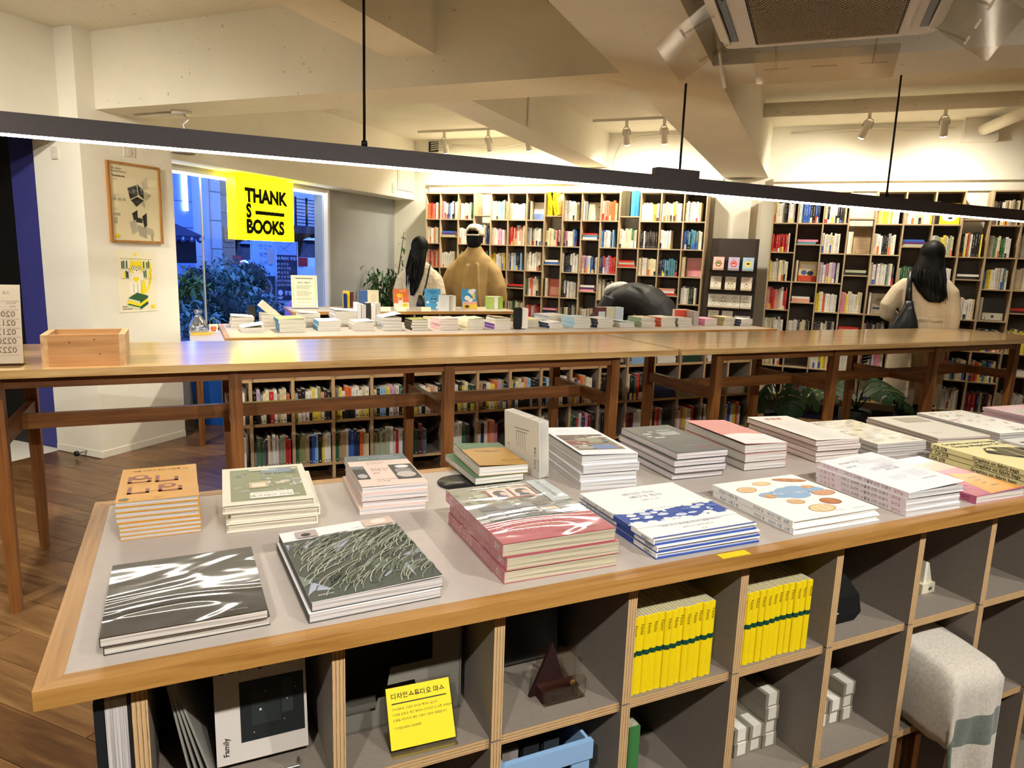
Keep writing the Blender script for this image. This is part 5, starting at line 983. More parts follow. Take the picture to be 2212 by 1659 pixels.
# boxes on top of the bridging shelves
def topbox(x, z, w, h, d, col, lab, text=None, lean=0):
    t = thing('slipcase', lab, 'box', (x, YF+.04, z), group='slipcases on the bridging shelves'); K = RY(R(lean)); c = lin(col)
    MB(K).box(0, w, 0, d, 0, h, [c]*6).build('case', 'gloss', t)
    if text: MB(K @ T4(0, -.0005, 0) @ RX(R(90))).text(text, w*.5, w*.62, h*.06, 0, '4a4410', rot=R(90), bold=.01).build('lettering', 'matte', t)
zt = rowz(0)+.046
topbox(XL[7]+.012, zt, .058, .235, .14, 'f2d41c', 'upright yellow box with spine lettering on the bridging shelf', 'Thanks for the books!'); topbox(XL[7]+.1, zt, .055, .235, .14, 'f2d41c', 'yellow box leaning against the upright yellow one', 'Thanks for the books!', -13)
for i, (c, l) in enumerate((('5c5640', 'left dark olive box on the bridging shelf'), ('544e3a', 'right dark olive box on the bridging shelf'), ('4a92c4', 'left blue box on the bridging shelf'), ('3f86b8', 'right blue box on the bridging shelf'))): topbox(XL[11]+.01+i*.042+(.01 if i > 1 else 0), zt, .04, .245, .14, c, l)
# dark card rack with greeting cards
t = thing('card_rack', 'dark brown card rack with four ledges against the white wall', 'rack', (-.915, 7.04, 0))
MB().box(0, .43, .03, .05, .1, 1.635).build('panel', 'rack_brown', t)
LZ = [1.39-.062+.01, 1.39-.235, 1.39-.405, 1.39-.56, .62]
for z in LZ: MB().box(.0, .42, -.03, .03, z-.012, z).build('ledge', 'rack_brown', t); MB().box(.0, .42, -.032, -.03, z-.012, z+.02).build('lip', 'acrylic', t)
for x in (0, .41): MB().box(x, x+.02, -.03, .05, 0, .1).build('foot', 'rack_brown', t)
CARDS = [[('e8b9b4', 'pink card with a brown flower face', .03), ('b9b0cc', 'lilac card with a red flower face', .17), ('a9c4dc', 'light blue card with a yellow flower face', .30)], [('ece4d4', 'cream card with two drawn friends', .02), ('ece2cc', 'cream card with a couple in yellow', .155), ('eeddd0', 'cream card with a faint pink drawing', .30)],
         [('ece6d8', 'cream birthday card with a round drawing', .01), ('e9e2d2', 'cream birthday card with a hand drawing', .105), ('ece6d8', 'cream birthday card with a horse drawing', .205), ('efe9dc', 'cream birthday card with two flowers', .31)], [('ece2cc', 'plain cream card on the lowest visible ledge', .02), ('ece6d8', 'cream card with a small figure on the lowest visible ledge', .15)]]
for r, row in enumerate(CARDS):
    for i, (c, l, x) in enumerate(row):
        w, h = .1, .125
        tc = thing('greeting_card', l, 'card', (-.915+x, 7.035, LZ[r]), group='greeting cards on the rack'); K = RX(R(-8)); cd_ = MB(K).box(0, w, 0, .006, 0, h, c).build('card', 'paper', tc)
        m = MB(K @ T4(0, -.0004, 0) @ RX(R(90)))
        if r == 0:
            pc = ('9a6a2c', 'd85a5c', 'e6cf4a')[i]
            for k in range(6): m.disc(w*.5+.02*math.cos(k*1.047), h*.5+.02*math.sin(k*1.047), .013, .013, 0, pc, 10)
            m.disc(w*.5, h*.5, .017, .017, .0003, 'f4dcc8', 12); m.disc(w*.5, h*.53, .016, .01, .0005, ('3f7a3c', 'b03a40', '222')[i], 10); m.text('축하해', .012, w*.3, h*.8, .0002, '8a4a44')
        else:
            m.text(('', '고마워요', 'HAPPY', '안녕')[r], .013, w*.5, h*.8, 0, '4a443a', 'C'); 
            if r == 2: m.text('BIRTHDAY', .012, w*.5, h*.69, 0, '4a443a', 'C')
            for k in range(2 if i % 2 else 1):
                cx = w*(.5+(.16*(k*2-1) if i % 2 else 0)); m.disc(cx, h*.36, .016, .02, .0001, ('5c6c5c', '6a6458', '5c584c', '4a4440')[i % 4], 14); m.disc(cx, h*.36, .0135, .0175, .0003, c, 14); m.disc(cx, h*.46, .006, .006, .0005, '3a352e' if r == 1 else '6a6458', 8)
        m.build('print', 'paper', cd_)
tc = thing('greeting_card', 'wide cream thank you card at the right of the lowest visible ledge', 'card', (-.915+.27, 7.035, LZ[3]), group='greeting cards on the rack'); K = RX(R(-8)); MB(K).box(0, .14, 0, .006, 0, .085, 'ece4d8').build('card', 'paper', tc); m = MB(K @ T4(0, -.0004, 0) @ RX(R(90))); m.text('THANK YOU', .013, .07, .062, 0, '333', 'C', bold=.02); m.disc(.03, .03, .008, .014, 0, '555'); m.disc(.07, .03, .01, .01, 0, 'b04a48'); m.disc(.11, .03, .008, .014, 0, '555'); m.build('print', 'paper', tc)
t = thing('brass_label', 'small brass label on the card rack', 'label', (-.76, 7.066, 1.24)); MB().box(0, .075, -.003, .002, 0, .016, 'c8a24a').build('plate', 'gloss', t)
# ---------------------------------------------------------------- goods in the near table's cubbyholes
def nk(k): return -.072+.2445*k+PT/2              # left inner edge of hole k
NF = NB0+.03
def tth(name, lab, cat, a, b, z, rot=0, grp=None): return thing(name, lab, cat, tp(a, b, z), TRZ+R(rot), grp)
for k, n in ((3, 13), (4, 12)):
    r = random.Random(k)
    for i in range(n):
        w = .0137; a = nk(k)+.003+i*.0143 if k == 3 else nk(k)+.004+i*.0153
        t = tth('notebook', 'yellow notebook with a green band, %s in the %s yellow row' % (ordn(i), ('left', 'right')[k-3]), 'notebook', a, NF+.014+r.uniform(-.002, .002), .6405, 0, 'yellow notebooks in the near cubbyholes')
        m = MB(); h, d = .145, .2
        m.loft([[(0, .003, z), (w*.25, .0008, z), (w*.5, 0, z), (w*.75, .0008, z), (w, .003, z), (w, d, z), (0, d, z)] for z in (0, h)], 'f2d60a', sm=False); cv = m.build('cover', 'paper', t)
        MB().box(.0008, w-.0008, .006, d-.001, h-.0004, h+.0006, 'cfc7a8').build('pages', 'pages_up', t)
        m = MB(); m.loft([[(-.0003, .003, z), (w*.25, .0003, z), (w*.5, -.0006, z), (w*.75, .0003, z), (w+.0003, .003, z), (w+.0003, d*.4, z), (-.0003, d*.4, z)] for z in (.074, .083)], '0d4632', sm=False); m.build('band', 'paper', t)
        MB(Matrix(((1, 0, 0, 0), (0, 0, 1, -.0006), (0, 1, 0, 0), (0, 0, 0, 1)))).text('Note', .0095, w*.34, .134, 0, '6a5a10', rot=R(-90)).build('lettering', 'paper', cv)
# hole 0: framed photo sheet on a wire stand, leaning boards
t = tth('photo_print', 'white card with a dark photo leaning in the first near cubbyhole', 'print', .014, .985, .6405); K = T4(0, 0, .012) @ RX(R(-8))
MB(K).box(0, .128, 0, .004, 0, .165, 'cfc6bd').build('card', 'paper', t); m = MB(K @ T4(0, -.0004, 0) @ RX(R(90))); m.rect(.034, .124, .028, .118, 0, '1b1f1e'); m.rect(.05, .09, .05, .1, .0001, '262c2a'); m.rect(.092, .108, .06, .112, .0001, '2e3433')
for x, y, s in ((.062, .072, .0018), (.1, .08, .001), (.07, .098, .0008), (.112, .095, .001), (.052, .04, .0008), (.095, .05, .0007)): m.disc(x, y, s, s, .0003, 'c9cec8', 8)
m.text('Typojanchi', .006, .006, .15, 0, '444', bold=.02); m.text('골 간  | Gongan', .0115, .006, .135, 0, '26221f', bold=.02); m.text('Family', .011, .017, .012, 0, '26221f', rot=R(90), bold=.02); m.build('print', 'paper', t)
MB().tube([(.03, -.02, .012), (.03, -.028, .003), (.11, -.028, .003), (.11, -.02, .012)], .002, 6).build('wire_stand', 'steel', t)
for i in range(4):
    t = tth('grey_board', '%s thin grey board leaning in the first near cubbyhole' % ordn(i), 'board', nk(0)+.016+i*.009, .96, .6405, 0, 'thin grey boards'); o = MB().box(0, .003, 0, .2, 0, .185, '8d8a80').build('board', 'paper', t); o.rotation_euler = (0, R(-9-i*2), 0); o.location = (.03, 0, 0)
for i, (c, x, w) in enumerate((('191c1f', -.122, .011), ('cfc8c4', -.110, .024), ('22201f', -.0855, .006))):
    t = tth('catalogue', ('black covered thick catalogue at the left end of the near table', 'white paged catalogue block at the left end of the near table', 'thin black folder beside the plywood edge of the near table')[i], 'book', x, NF+.004, .6405, 0, 'catalogues in the near end shelf'); m = MB(); m.box(0, w, 0, .26, 0, .2, c); m.build('pages' if i == 1 else 'cover', 'pages_up' if i == 1 else 'paper', t)
    if i == 1: MB().box(-.0004, w+.0004, .255, .262, 0, .2005, '22201f').build('spine', 'paper', t)
# hole 1: grey folded display with step cut-outs, price card on a clear stand
t = tth('folded_display', 'grey felt folder with stepped cut-outs and a rounded edge in the second near cubbyhole', 'display', nk(1)+.012, 1.0, .6405)
MB().box(0, .2, .14, .146, .0, .2, '4a4740').build('back_sheet', 'matte', t)
pts = [(0, 0), (.2, 0), (.2, .185), (.195, .195), (.185, .2), (.15, .2), (.15, .1), (.08, .1), (.075, .07), (.12, .07), (.125, .05), (.06, .05), (.055, .03), (0, .03)]
MB(T4(0, .002, 0) @ RX(R(90))).prism(pts, -.002, 0, '807b70').build('front_sheet', 'matte', t)
MB().box(.197, .2, .0, .14, .0, .19, '69645a').build('side_sheet', 'matte', t); MB().box(0, .2, .0, .14, 0, .003, '6d685e').build('base_sheet', 'matte', t)
t = tth('price_card', 'yellow price card with black writing in a clear stand, second near cubbyhole', 'card', .255, .932, .6405, -3); K = T4(0, .0, .003) @ RX(R(-30))
MB().box(0, .104, -.012, .05, 0, .002).build('stand_base', 'acrylic', t); MB(K).box(-.002, .106, 0, .002, 0, .094).build('stand_back', 'acrylic', t); MB(K).box(.001, .103, -.0012, -.0002, .002, .09, 'f0d40e').build('card', 'paper', t)
m = MB(K @ T4(0, -.0016, 0) @ RX(R(90))); m.text('디자인스튜디오 마스', .0098, .008, .074, 0, '1a1a10', bold=.03); m.rect(.008, .096, .0655, .0672, 0, '1a1a10')
for i, s_ in enumerate(('2개 1세트로 구성된 하나의 북엔드 입니다', '이처럼 집중과 계단 형태의 디자인은 또 다른 세계로의', '연결을 의미하며 양면 사용이 가능한 제품입니다')): m.text(s_, .0042, .008, .057-.0078*i, 0, '3a3410')
m.text('* 2개입(1세트) 20,000원', .0044, .008, .03, 0, '3a3410'); m.build('print', 'paper', t)
# hole 2: black bag with slots, leather wedge in a clear stand, cord
t = tth('black_case', 'black bag with two curved slots at the back of the third near cubbyhole', 'bag', nk(2)+.045, 1.06, .6405)
MB().loft([[(x0, y0, z), (x1, y0, z), (x1, .1, z), (x0, .1, z)] for z, x0, x1, y0 in ((0, .0, .13, .02), (.02, -.012, .14, 0), (.17, -.008, .135, .005), (.19, .0, .125, .02))], '131313', sm=False).build('body', 'plastic', t)
for z in (.13, .155): MB().tube([(.02, -.002, z), (.03, -.004, z+.006), (.1, -.004, z+.006), (.11, -.002, z)], .0016, 6, '3a3a3a').build('slot_rim', 'plastic', t)
t = tth('leather_wedge', 'dark leather triangle with a brass stud in a clear acrylic stand', 'bookend', .525, .945, .6405)
MB(RX(R(90))).prism([(-.012, 0), (.062, 0), (.03, .095)], -.04, -.034, '2a1512').build('leather_flap', 'matte', t); MB().box(.0, .07, .008, .034, 0, .022, '3a1c16').build('leather_base', 'matte', t)
for y in (0, .036): MB(T4(0, y, 0) @ RX(R(90))).prism(rrect(0, .08, 0, .046 if y == 0 else .08, .012), -.0025, 0).build('clear_plate', 'acrylic', t)
MB().box(0, .08, 0, .038, 0, .002).build('clear_base', 'acrylic', t); MB(T4(.056, .006, .03) @ RX(R(90))).lathe([(.0, .002), (.005, .002), (.0055, 0), (.0045, -.001)], 12, col='b58a58').build('stud', 'gloss', t)
tag(MB().tube([tp(nk(2)+.005, .96, .642), tp(nk(2)+.03, .985, .6425), tp(nk(2)+.028, 1.02, .643), tp(nk(2)+.06, 1.045, .643)], .0016, 6, '151515').build('cord', 'plastic'), 'thin black cord on the shelf of the third near cubbyhole', 'cord')
# holes 5, 6, 7
t = tth('canvas_pouch', 'black pouch with a red button and white piping, sixth near cubbyhole', 'pouch', nk(5)+.02, .99, .6405)
MB().loft([[(-w, -d, z), (w, -d, z), (w, d, z), (-w, d, z)] for z, w, d in ((0, .05, .03), (.02, .062, .035), (.06, .056, .03), (.1, .03, .012))], '121212', sm=False).build('body', 'matte', t)
for v in t.children: v.location = (.06, 0, 0)
MB(T4(.035, -.036, .075) @ RX(R(90))).lathe([(0, .004), (.007, .003), (.008, 0)], 12, col='a01c1c').build('button', 'gloss', t); MB().tube([(.0, -.037, .035), (.02, -.039, .028), (.05, -.037, .03)], .001, 6, 'eee').build('piping', 'plastic', t)
t = tth('pet_magnet', 'small cream toy holder lettered et at the edge of the seventh near cubbyhole', 'ornament', 1.556, .985, .6405)
MB().box(-.01, .035, 0, .02, 0, .024, 'ded6b8').build('base', 'plastic', t); MB(T4(.0, .006, .024) @ RX(R(90))).prism([(0, 0), (.03, 0), (.012, .05), (.0, .055)], -.008, 0, 'e8e2cc').build('figure', 'plastic', t)
MB(T4(0, -.0006, 0) @ RX(R(90))).text('et', .016, .012, .007, 0, '222', bold=.02).build('lettering', 'paper', t)
t = tth('brass_clip_box', 'small black box with a brass screw, eighth near cubbyhole', 'box', nk(7)+.004, 1.0, .6405); MB().box(0, .04, 0, .03, 0, .03, '1a1816').build('body', 'gloss', t); MB(T4(.03, -.001, .018) @ RX(R(90))).lathe([(0, .004), (.006, .004), (.006, 0)], 10, col='b5963c').build('screw', 'gloss', t); MB().box(.004, .02, .004, .02, .03, .05, 'b9b2a4').build('clip', 'gloss', t)
# second row: crate, green albums, kraft boxes, towel, envelopes
t = tth('storage_crate', 'light blue plastic storage crate on the lower near shelf', 'crate', nk(2)+.012, .925, .3705)
Cw, Cd, Ch = .17, .24, .2; e = .006; cb = '8fb4dc'
for nm_, bx in (('front_wall', (0, Cw, 0, e, 0, .13)), ('front_rim', (-.004, Cw+.004, -.004, e, .165, .2)), ('side_wall', (0, e, e, Cd, 0, Ch)), ('side_wall', (Cw-e, Cw, e, Cd, 0, Ch)), ('back_wall', (e, Cw-e, Cd-e, Cd, 0, Ch)), ('bottom', (e, Cw-e, e, Cd-e, 0, .005)), ('front_post', (0, .035, 0, e, .13, .165)), ('front_post', (Cw-.035, Cw, 0, e, .13, .165))): MB().box(*bx, cb).build(nm_, 'plastic', t)
for i, (c, l) in enumerate((('8a8078', 'grey photo album standing in the blue crate'), ('1e2226', 'black folder standing in the blue crate'), ('2a3038', 'dark slate folder standing in the blue crate'))): tag(MB().box(0, .03, 0, .15, 0, .19, c).build('album', 'matte', None, tp(nk(2)+.03+i*.04, .96, .3765), TRZ), l, 'album')
for i, (c, l, x, y, h) in enumerate((('8f9a3c', 'olive green album standing in the lower near shelf', .006, .95, .17), ('3f7a42', 'green album standing in the lower near shelf', .034, .945, .18), ('5c2226', 'first wine red album at the back of the lower near shelf', .012, 1.1, .2), ('5c2226', 'second wine red album at the back of the lower near shelf', .05, 1.1, .2))): 
    t = tth('album', l, 'album', nk(3)+x, y, .3705, 0, 'albums in the lower near shelf'); MB().box(0, .024 if i < 2 else .03, 0, .12, 0, h, c).build('cover', 'matte', t); MB().box(.002, .022 if i < 2 else .028, .003, .118, h-.001, h+.0006, 'b9b29c').build('pages', 'pages_up', t)
def longbox(a, b, z, lab):
    t = tth('kraft_box', lab, 'box', a, b, z, 0, 'slim grey kraft boxes with white labels'); ct = MB().box(0, .038, 0, .18, 0, .031, '8e8676').build('carton', 'paper', t)
    MB().box(.008, .030, -.0006, 0, .004, .0315, 'e6e1d2').build('label', 'paper', ct); m = MB(); m.box(.008, .030, -.0006, .04, .031, .0316, 'e6e1d2'); m.build('label_fold', 'paper', ct)
WH = {4: 'in the left box pile', 5: 'in the right box pile'}
for k, a0, cols in ((4, 1.004, (2, 2, 4)), (5, 1.238, (2, 2, 3))):
    for i, n in enumerate(cols):
        for j in range(n): longbox(a0+i*.0392, .983+.003*((i+j) % 2), .3705+j*.0315, 'kraft box, %s column from left, %s from bottom, %s' % (ordn(i), ordn(j), WH[k]))
t = tth('linen_towel', 'cream linen towel with a green stripe draped over a stool in the near shelf', 'towel', 1.385, .862, -.03)
def cloth():
    m = MB(); nu, nv = 30, 34; P = []
    for j in range(nv+1):
        row = []; s = j/nv*.62                     # length along the cloth from the back, over the seat, down the front
        for i in range(nu+1):
            u = i/nu; x = .01+u*.215
            if s < .2: y, z = .2-s, .60-.02*(s/.2)**2
            else:
                q = min(1, (s-.2)/.06); a_ = q*math.pi/2; y = 0-.045*math.sin(a_)*1.0; z = .58-.045*(1-math.cos(a_))-max(0, s-.26)
            fold = .014*math.sin(u*9+1)*min(1, max(0, s-.22)/.2)+.006*math.sin(u*23+s*9)*min(1, max(0, s-.2)/.3)
            drop = (.03*u)*max(0, s-.24)/.38; xx = x+.035*max(0, s-.24)*(u-.3)*1.5-.012*math.sin(s*12)*max(0, s-.3)
            dl = max(0, .3-u)/.3; z -= .16*dl**1.4*max(0, 1-max(0, s-.2)/.3); xx += .055*dl*dl
            row.append((xx, y-fold+.0, z+drop-.01*math.sin(u*3.1)*0-.09*(max(0, .18-u))*0-.05*(u-.5)**2*(1 if s < .25 else 0)))
        P.append(row)
    vs = [p for r_ in P for p in r_]; fs, cs = [], []; n = nu+1
    for j in range(nv):
        for i in range(nu):
            fs.append((j*n+i, j*n+i+1, (j+1)*n+i+1, (j+1)*n+i)); s = j/nv; edge = i/nu
            cs.append('6c7468' if (.5 < s < .63 or s < .1 or (edge < .0)) else 'd3cabb')
    m.add(vs, fs, cs, 0, True); return m
o = cloth().build('cloth', 'cloth', t); sd = o.modifiers.new('thickness', 'SOLIDIFY'); sd.thickness = .003; sd.offset = -1
t2 = tth('wooden_stool', 'small wooden stool hidden under the linen towel', 'stool', 1.425, .905, 0)
MB().box(.05, .17, .01, .16, .49, .515).build('seat', 'oak_x', t2)
for x, y in ((.06, .05), (.13, .05), (.06, .13), (.13, .13)): MB().box(x, x+.022, y, y+.022, 0, .49).build('leg', 'leg_z', t2)
for i in range(6):
    t = tth('paper_sleeve', '%s cream paper sleeve leaning in the lower near shelf beside the towel' % ordn(i), 'envelope', nk(7)+.02+i*.006, 1.0, .3705, 0, 'cream paper sleeves'); o = MB().box(0, .003, 0, .16, 0, .2, ('d3c8b6', 'c9bda8')[i % 2]).build('sleeve', 'paper', t); o.rotation_euler = (0, R(14), 0)
for i, (c, l) in enumerate((('e8c018', 'yellow spine book at the bottom right of the near table'), ('4a4640', 'dark grey spine book at the bottom right of the near table'))): o = MB().box(0, .026, 0, .18, 0, .24, [lin(c)]*2+[lin(c), lin('ddd'), lin(c), lin(c)]).build('book', 'paper', None, tp(nk(7)+.03+i*.029, .93, .1005), TRZ); tag(o, l, 'book')

# ---------------------------------------------------------------- on the benches
BT = .9388
t = thing('wooden_box', 'open pine box with end-grain corners on the left bench', 'box', tp(-.478, 3.02, BT), TRZ)
bw, bd, bh, e = .272, .21, .118, .022
fb = MB().box(e, bw-e, 0, .018, 0, bh).build('front_board', 'pine_x', t); MB().box(e, bw-e, bd-.018, bd, 0, bh).build('back_board', 'pine_x', t)
for x in (0, bw-e): MB().box(x, x+e, 0, bd, 0, bh).build('end_board', 'pine_y', t)
MB().box(e, bw-e, .018, bd-.018, 0, .012).build('bottom', 'pine_x', t)
for x, y in ((.07, .09), (.15, .1), (.165, .045)): MB(T4(x+.02, -.0006, y) @ RX(R(90))).disc(0, 0, .003, .0024, 0, '5a3414', 10).build('knot', 'matte', fb)
t = thing('schedule_stand', 'white schedule sheet seen from behind in a clear stand on the left bench', 'notice', tp(-.75, 3.10, BT), TRZ+R(-3))
K = T4(0, 0, .004) @ RX(R(-8)); MB().box(.0, .208, -.06, .03, 0, .003).build('base', 'acrylic', t); MB(K).box(0, .208, -.002, -.0008, 0, .296).build('front_pane', 'acrylic', t); MB(K).box(.004, .204, 0, .0008, .004, .292, 'efeaee').build('sheet', 'paper', t)
m = MB(K @ T4(.204, -.0005, 0) @ Matrix.Scale(-1, 4, (1, 0, 0)) @ RX(R(90)))        # the print shows through mirrored
for i, s_ in enumerate(('0206', '0213', '0213', '0220', '0227')): m.text(s_, .03, .018, .175-.033*i, 0, '9a9290', bold=.02); m.rect(.006, .19, .166-.033*i, .1668-.033*i, 0, '8d8684')
m.rect(.006, .19, .232, .2328, 0, '8d8684'); m.rect(.006, .19, .2, .2008, 0, '8d8684'); m.text('교토', .014, .03, .258, 0, 'a8a0a0'); m.text('독서모임', .008, .014, .222, 0, 'a8a0a0'); m.text('일정표', .008, .014, .21, 0, 'a8a0a0')
o = m.build('print', 'paper', t)

# ---------------------------------------------------------------- side table goods, bin
t = thing('plastic_bag', 'thin white plastic bag tied at the top on the side table', 'bag', tp(.095, 5.72, .7705)); r = random.Random(7)
rings = []
for z, rad in ((0, .06), (.02, .07), (.05, .066), (.08, .05), (.11, .028), (.13, .02), (.15, .032), (.165, .03)): rings.append([(rad*(1+.18*math.sin(5*a_+z*40)+r.uniform(-.06, .06))*math.cos(a_), rad*(1+.18*math.cos(4*a_)+r.uniform(-.06, .06))*math.sin(a_), z) for a_ in [2*math.pi*k/20 for k in range(20)]])
MB().loft(rings, 'e8ecee', cap=False).build('film', 'bag_film', t)
tag(MB().box(-.07, .07, -.06, .06, 0, .019, 'd8b84c').build('yellow_tray', 'paper', None, tp(.105, 5.72, .7508), TRZ), 'yellow cardboard tray under the plastic bag', 'tray')
t = thing('paper_bag', 'small white paper bag with an orange butterfly and a green handle', 'bag', tp(.2, 5.83, .7508), TRZ); MB().loft([[(-.028, -.02, 0), (.028, -.02, 0), (.028, .02, 0), (-.028, .02, 0)], [(-.033, -.02, .062), (.033, -.02, .062), (.033, .02, .062), (-.033, .02, .062)]], 'efe6d4', sm=False).build('body', 'paper', t)
m = MB(T4(0, -.0206, 0) @ RX(R(90))); 
for s in (-1, 1): m.disc(s*.01, .036, .011, .014, 0, 'e0703a', 12, s*.4); m.disc(s*.008, .018, .008, .009, 0, 'd8623a', 12)
m.build('print', 'paper', t); MB().tube([(-.02, 0, .06), (-.026, 0, .09), (0, 0, .115), (.026, 0, .09), (.02, 0, .06)], .0022, 6, '8aa04c').build('handle', 'plastic', t)
t = thing('blue_bin', 'deep blue plastic bin standing by the window', 'bin', (-4.33, 4.22, 0)); MB(RZ(R(20))).loft([[(-w, -d, z), (w, -d, z), (w+.03, 0, z), (w, d, z), (-w, d, z), (-w-.03, 0, z)] for z, w, d in ((0, .13, .11), (.48, .15, .13))], sm=False).build('body', 'bin_blue', t); MB(RZ(R(20))).loft([[(-w, -d, z), (w, -d, z), (w+.03, 0, z), (w, d, z), (-w, d, z), (-w-.03, 0, z)] for z, w, d in ((.48, .16, .14), (.51, .155, .135))], sm=False).build('rim', 'bin_blue', t)

# ---------------------------------------------------------------- indoor plants
def leafmesh(m, M, l, w, col, fold=.25, curl=.3, n=4):
    pts = []; 
    for i in range(n+1):
        s = i/n; ww = w*math.sin(math.pi*min(.98, max(.02, s))**.8)*.5; z = -curl*l*s*s; pts.append((ww, l*s, z))
    vs = []; fs = []
    for ww, y, z in pts: vs += [(-ww, y, z+fold*ww), (0, y, z), (ww, y, z+fold*ww)]
    for i in range(n): a = i*3; fs += [(a, a+1, a+4, a+3), (a+1, a+2, a+5, a+4)]
    m.M = M; m.add(vs, fs, col, 0, True); m.M = ID
r = random.Random(21)
t = thing('ficus_plant', 'leafy green weeping fig against the grey wall', 'plant', (-4.30, 6.62, 0))
MB().lathe([(.10, 0), (.13, .02), (.15, .3), (.14, .3), (.13, .27)], 20, col='c9c4b8').build('pot', 'matte', t); MB().lathe([(.0, .27), (.13, .27)], 16, col='3a2c20', cap=False).build('soil', 'matte', t)
stems = []; lv = MB()
for i in range(15):
    a_ = r.uniform(0, 6.28); sp = r.uniform(.08, .36); h = r.uniform(.75, 1.25)
    if i == 0: a_, sp, h = .2, .22, 1.62
    p0 = Vector((.03*math.cos(a_), .03*math.sin(a_), .27)); p3 = Vector((sp*math.cos(a_), sp*math.sin(a_), h)); p3.x = max(p3.x, -.16); pts = [p0.lerp(p3, q)+Vector((0, 0, .18*math.sin(q*3.1)*(i > 0))) for q in (0, .25, .5, .75, 1)]
    MB().tube(pts, [.012, .01, .008, .006, .003], 6, '5a4a34').build('stem', 'matte', t)
    for k in range(26 if i == 0 else 46):
        q = r.uniform(.35, 1); ii = min(3, int(q*4)); p = pts[ii].lerp(pts[ii+1], q*4-ii); p = p+Vector((r.uniform(-.09, .09), r.uniform(-.09, .09), r.uniform(-.1, .05)))*(.5 if i == 0 else 1)
        if p.x < -.24: continue
        leafmesh(lv, T4(*p) @ RZ(r.uniform(0, 6.28)) @ RX(R(r.uniform(-80, 20))), r.uniform(.05, .085), r.uniform(.022, .034), r.choice(['2c5a2a', '24481f', '3a6a34', '1d3c1c', '4a7a40', '2f5530']), n=3)
o = lv.build('foliage', 'leaf', t); o['kind'] = 'stuff'
def monstera(lab, a, b, leaves):
    t = thing('potted_monstera', lab, 'plant', tp(a, b, 0)); MB().lathe([(.09, 0), (.12, .02), (.13, .22), (.12, .22), (.11, .2)], 18, col='2c2a28').build('pot', 'matte', t); MB().lathe([(.0, .2), (.11, .2)], 14, col='2a2018', cap=False).build('soil', 'matte', t)
    for (ax, ay, az, l, w, rz, rx) in leaves:
        MB().tube([(0, 0, .2), (ax*.5, ay*.5, .2+(az-.2)*.7), (ax, ay, az)], [.008, .006, .004], 6, '33502c').build('stalk', 'leaf', t)
        m = MB(T4(ax, ay, az) @ RZ(R(rz)) @ RX(R(rx))); n = 5                     # a lobed blade with deep cuts
        for s in (-1, 1):
            for k in range(n):
                q0, q1 = k/n, (k+.86)/n; y0, y1 = l*q0, l*q1; wa = w*math.sin(math.pi*(q0*.85+.12)); wb = w*math.sin(math.pi*(q1*.85+.12))
                m.add([(0, y0, 0), (s*wa*.6, y0+.02, -.01), (s*wa, y0+.06, -.04), (s*wb, y1+.05, -.04), (s*wb*.6, y1+.02, -.01), (0, y1, 0), (0, l*(k+1)/n, 0)], [(0, 1, 4, 5), (1, 2, 3, 4)] if s > 0 else [(5, 4, 1, 0), (4, 3, 2, 1)], '1f3a1c' if k % 2 else '24421f', 0, True)
            m.add([(0, 0, 0), (s*.006, 0, .001), (s*.004, l, .001), (0, l, 0)], [(0, 1, 2, 3)], '2c4a28')
        m.build('leaf', 'leaf', t)
monstera('drooping dark green plant on the floor behind the right bench, left of the woman', 4.35, 4.12, [(-.1, -.1, .5, .3, .12, 120, -60), (.05, -.12, .52, .32, .12, 190, -65), (-.14, 0, .42, .3, .11, 80, -55), (.1, .05, .55, .3, .13, 250, -50)])
monstera('broad-leaved monstera on the floor in front of the beige coat', 5.12, 4.05, [(-.12, -.08, .48, .28, .2, 150, -25), (.1, -.06, .52, .28, .2, 220, -30), (0, .0, .6, .2, .04, 200, 60), (.2, -.02, .42, .26, .17, 260, -30)])
# ---------------------------------------------------------------- the street outside at dusk
slab('ground_outside', -32, -4.72, 3.3, 36, -.12, -.02, 'asphalt')
def siding(name, col, sc):
    m, nt, b = nm(name); t = nd(nt, 'ShaderNodeTexCoord'); br = nd(nt, 'ShaderNodeTexBrick', i_Scale=1.0); br.inputs['Brick Width'].default_value = sc*5; br.inputs['Row Height'].default_value = sc; br.inputs['Mortar Size'].default_value = sc*.12
    c = lin(col); br.inputs['Color1'].default_value = (*c, 1); br.inputs['Color2'].default_value = (*[x*.8 for x in c], 1); br.inputs['Mortar'].default_value = (*[x*.35 for x in c], 1)
    mp = nd(nt, 'ShaderNodeMapping'); mp.inputs['Rotation'].default_value = (R(90), 0, R(90)); nt.links.new(t.outputs['Object'], mp.inputs[0]); nt.links.new(mp.outputs[0], br.inputs['Vector']); nt.links.new(br.outputs[0], b.inputs['Base Color']); b.inputs['Roughness'].default_value = .8
siding('siding_blue', '9ab0d8', .14); siding('stone_white', 'd8d4cc', .16); siding('siding_wood', 'c0a080', .1)
plain('render_white', 'd9d6d2', .8, noise=.06, nscale=2)
bd = thing('street_building', 'pale building across the street with a balcony and siding strips', 'building', (-18, 14.625, 0)); bd.scale = (1.125,)*3
MB().box(-1, 0, -1.0, 13, 0, 6).build('wall', 'render_white', bd); MB().box(0, .06, .9, 1.95, 0, 6).build('corner_siding', 'siding_blue', bd)
MB().box(0, .09, 2.62, 2.95, 0, 6).build('stone_strip', 'stone_white', bd); MB().box(0, .05, 3.0, 3.5, .0, 4).build('wood_siding', 'siding_wood', bd)
MB().box(0, .07, 3.55, 5.6, .0, 1.75, '2c241e').build('shop_front', 'matte', bd)
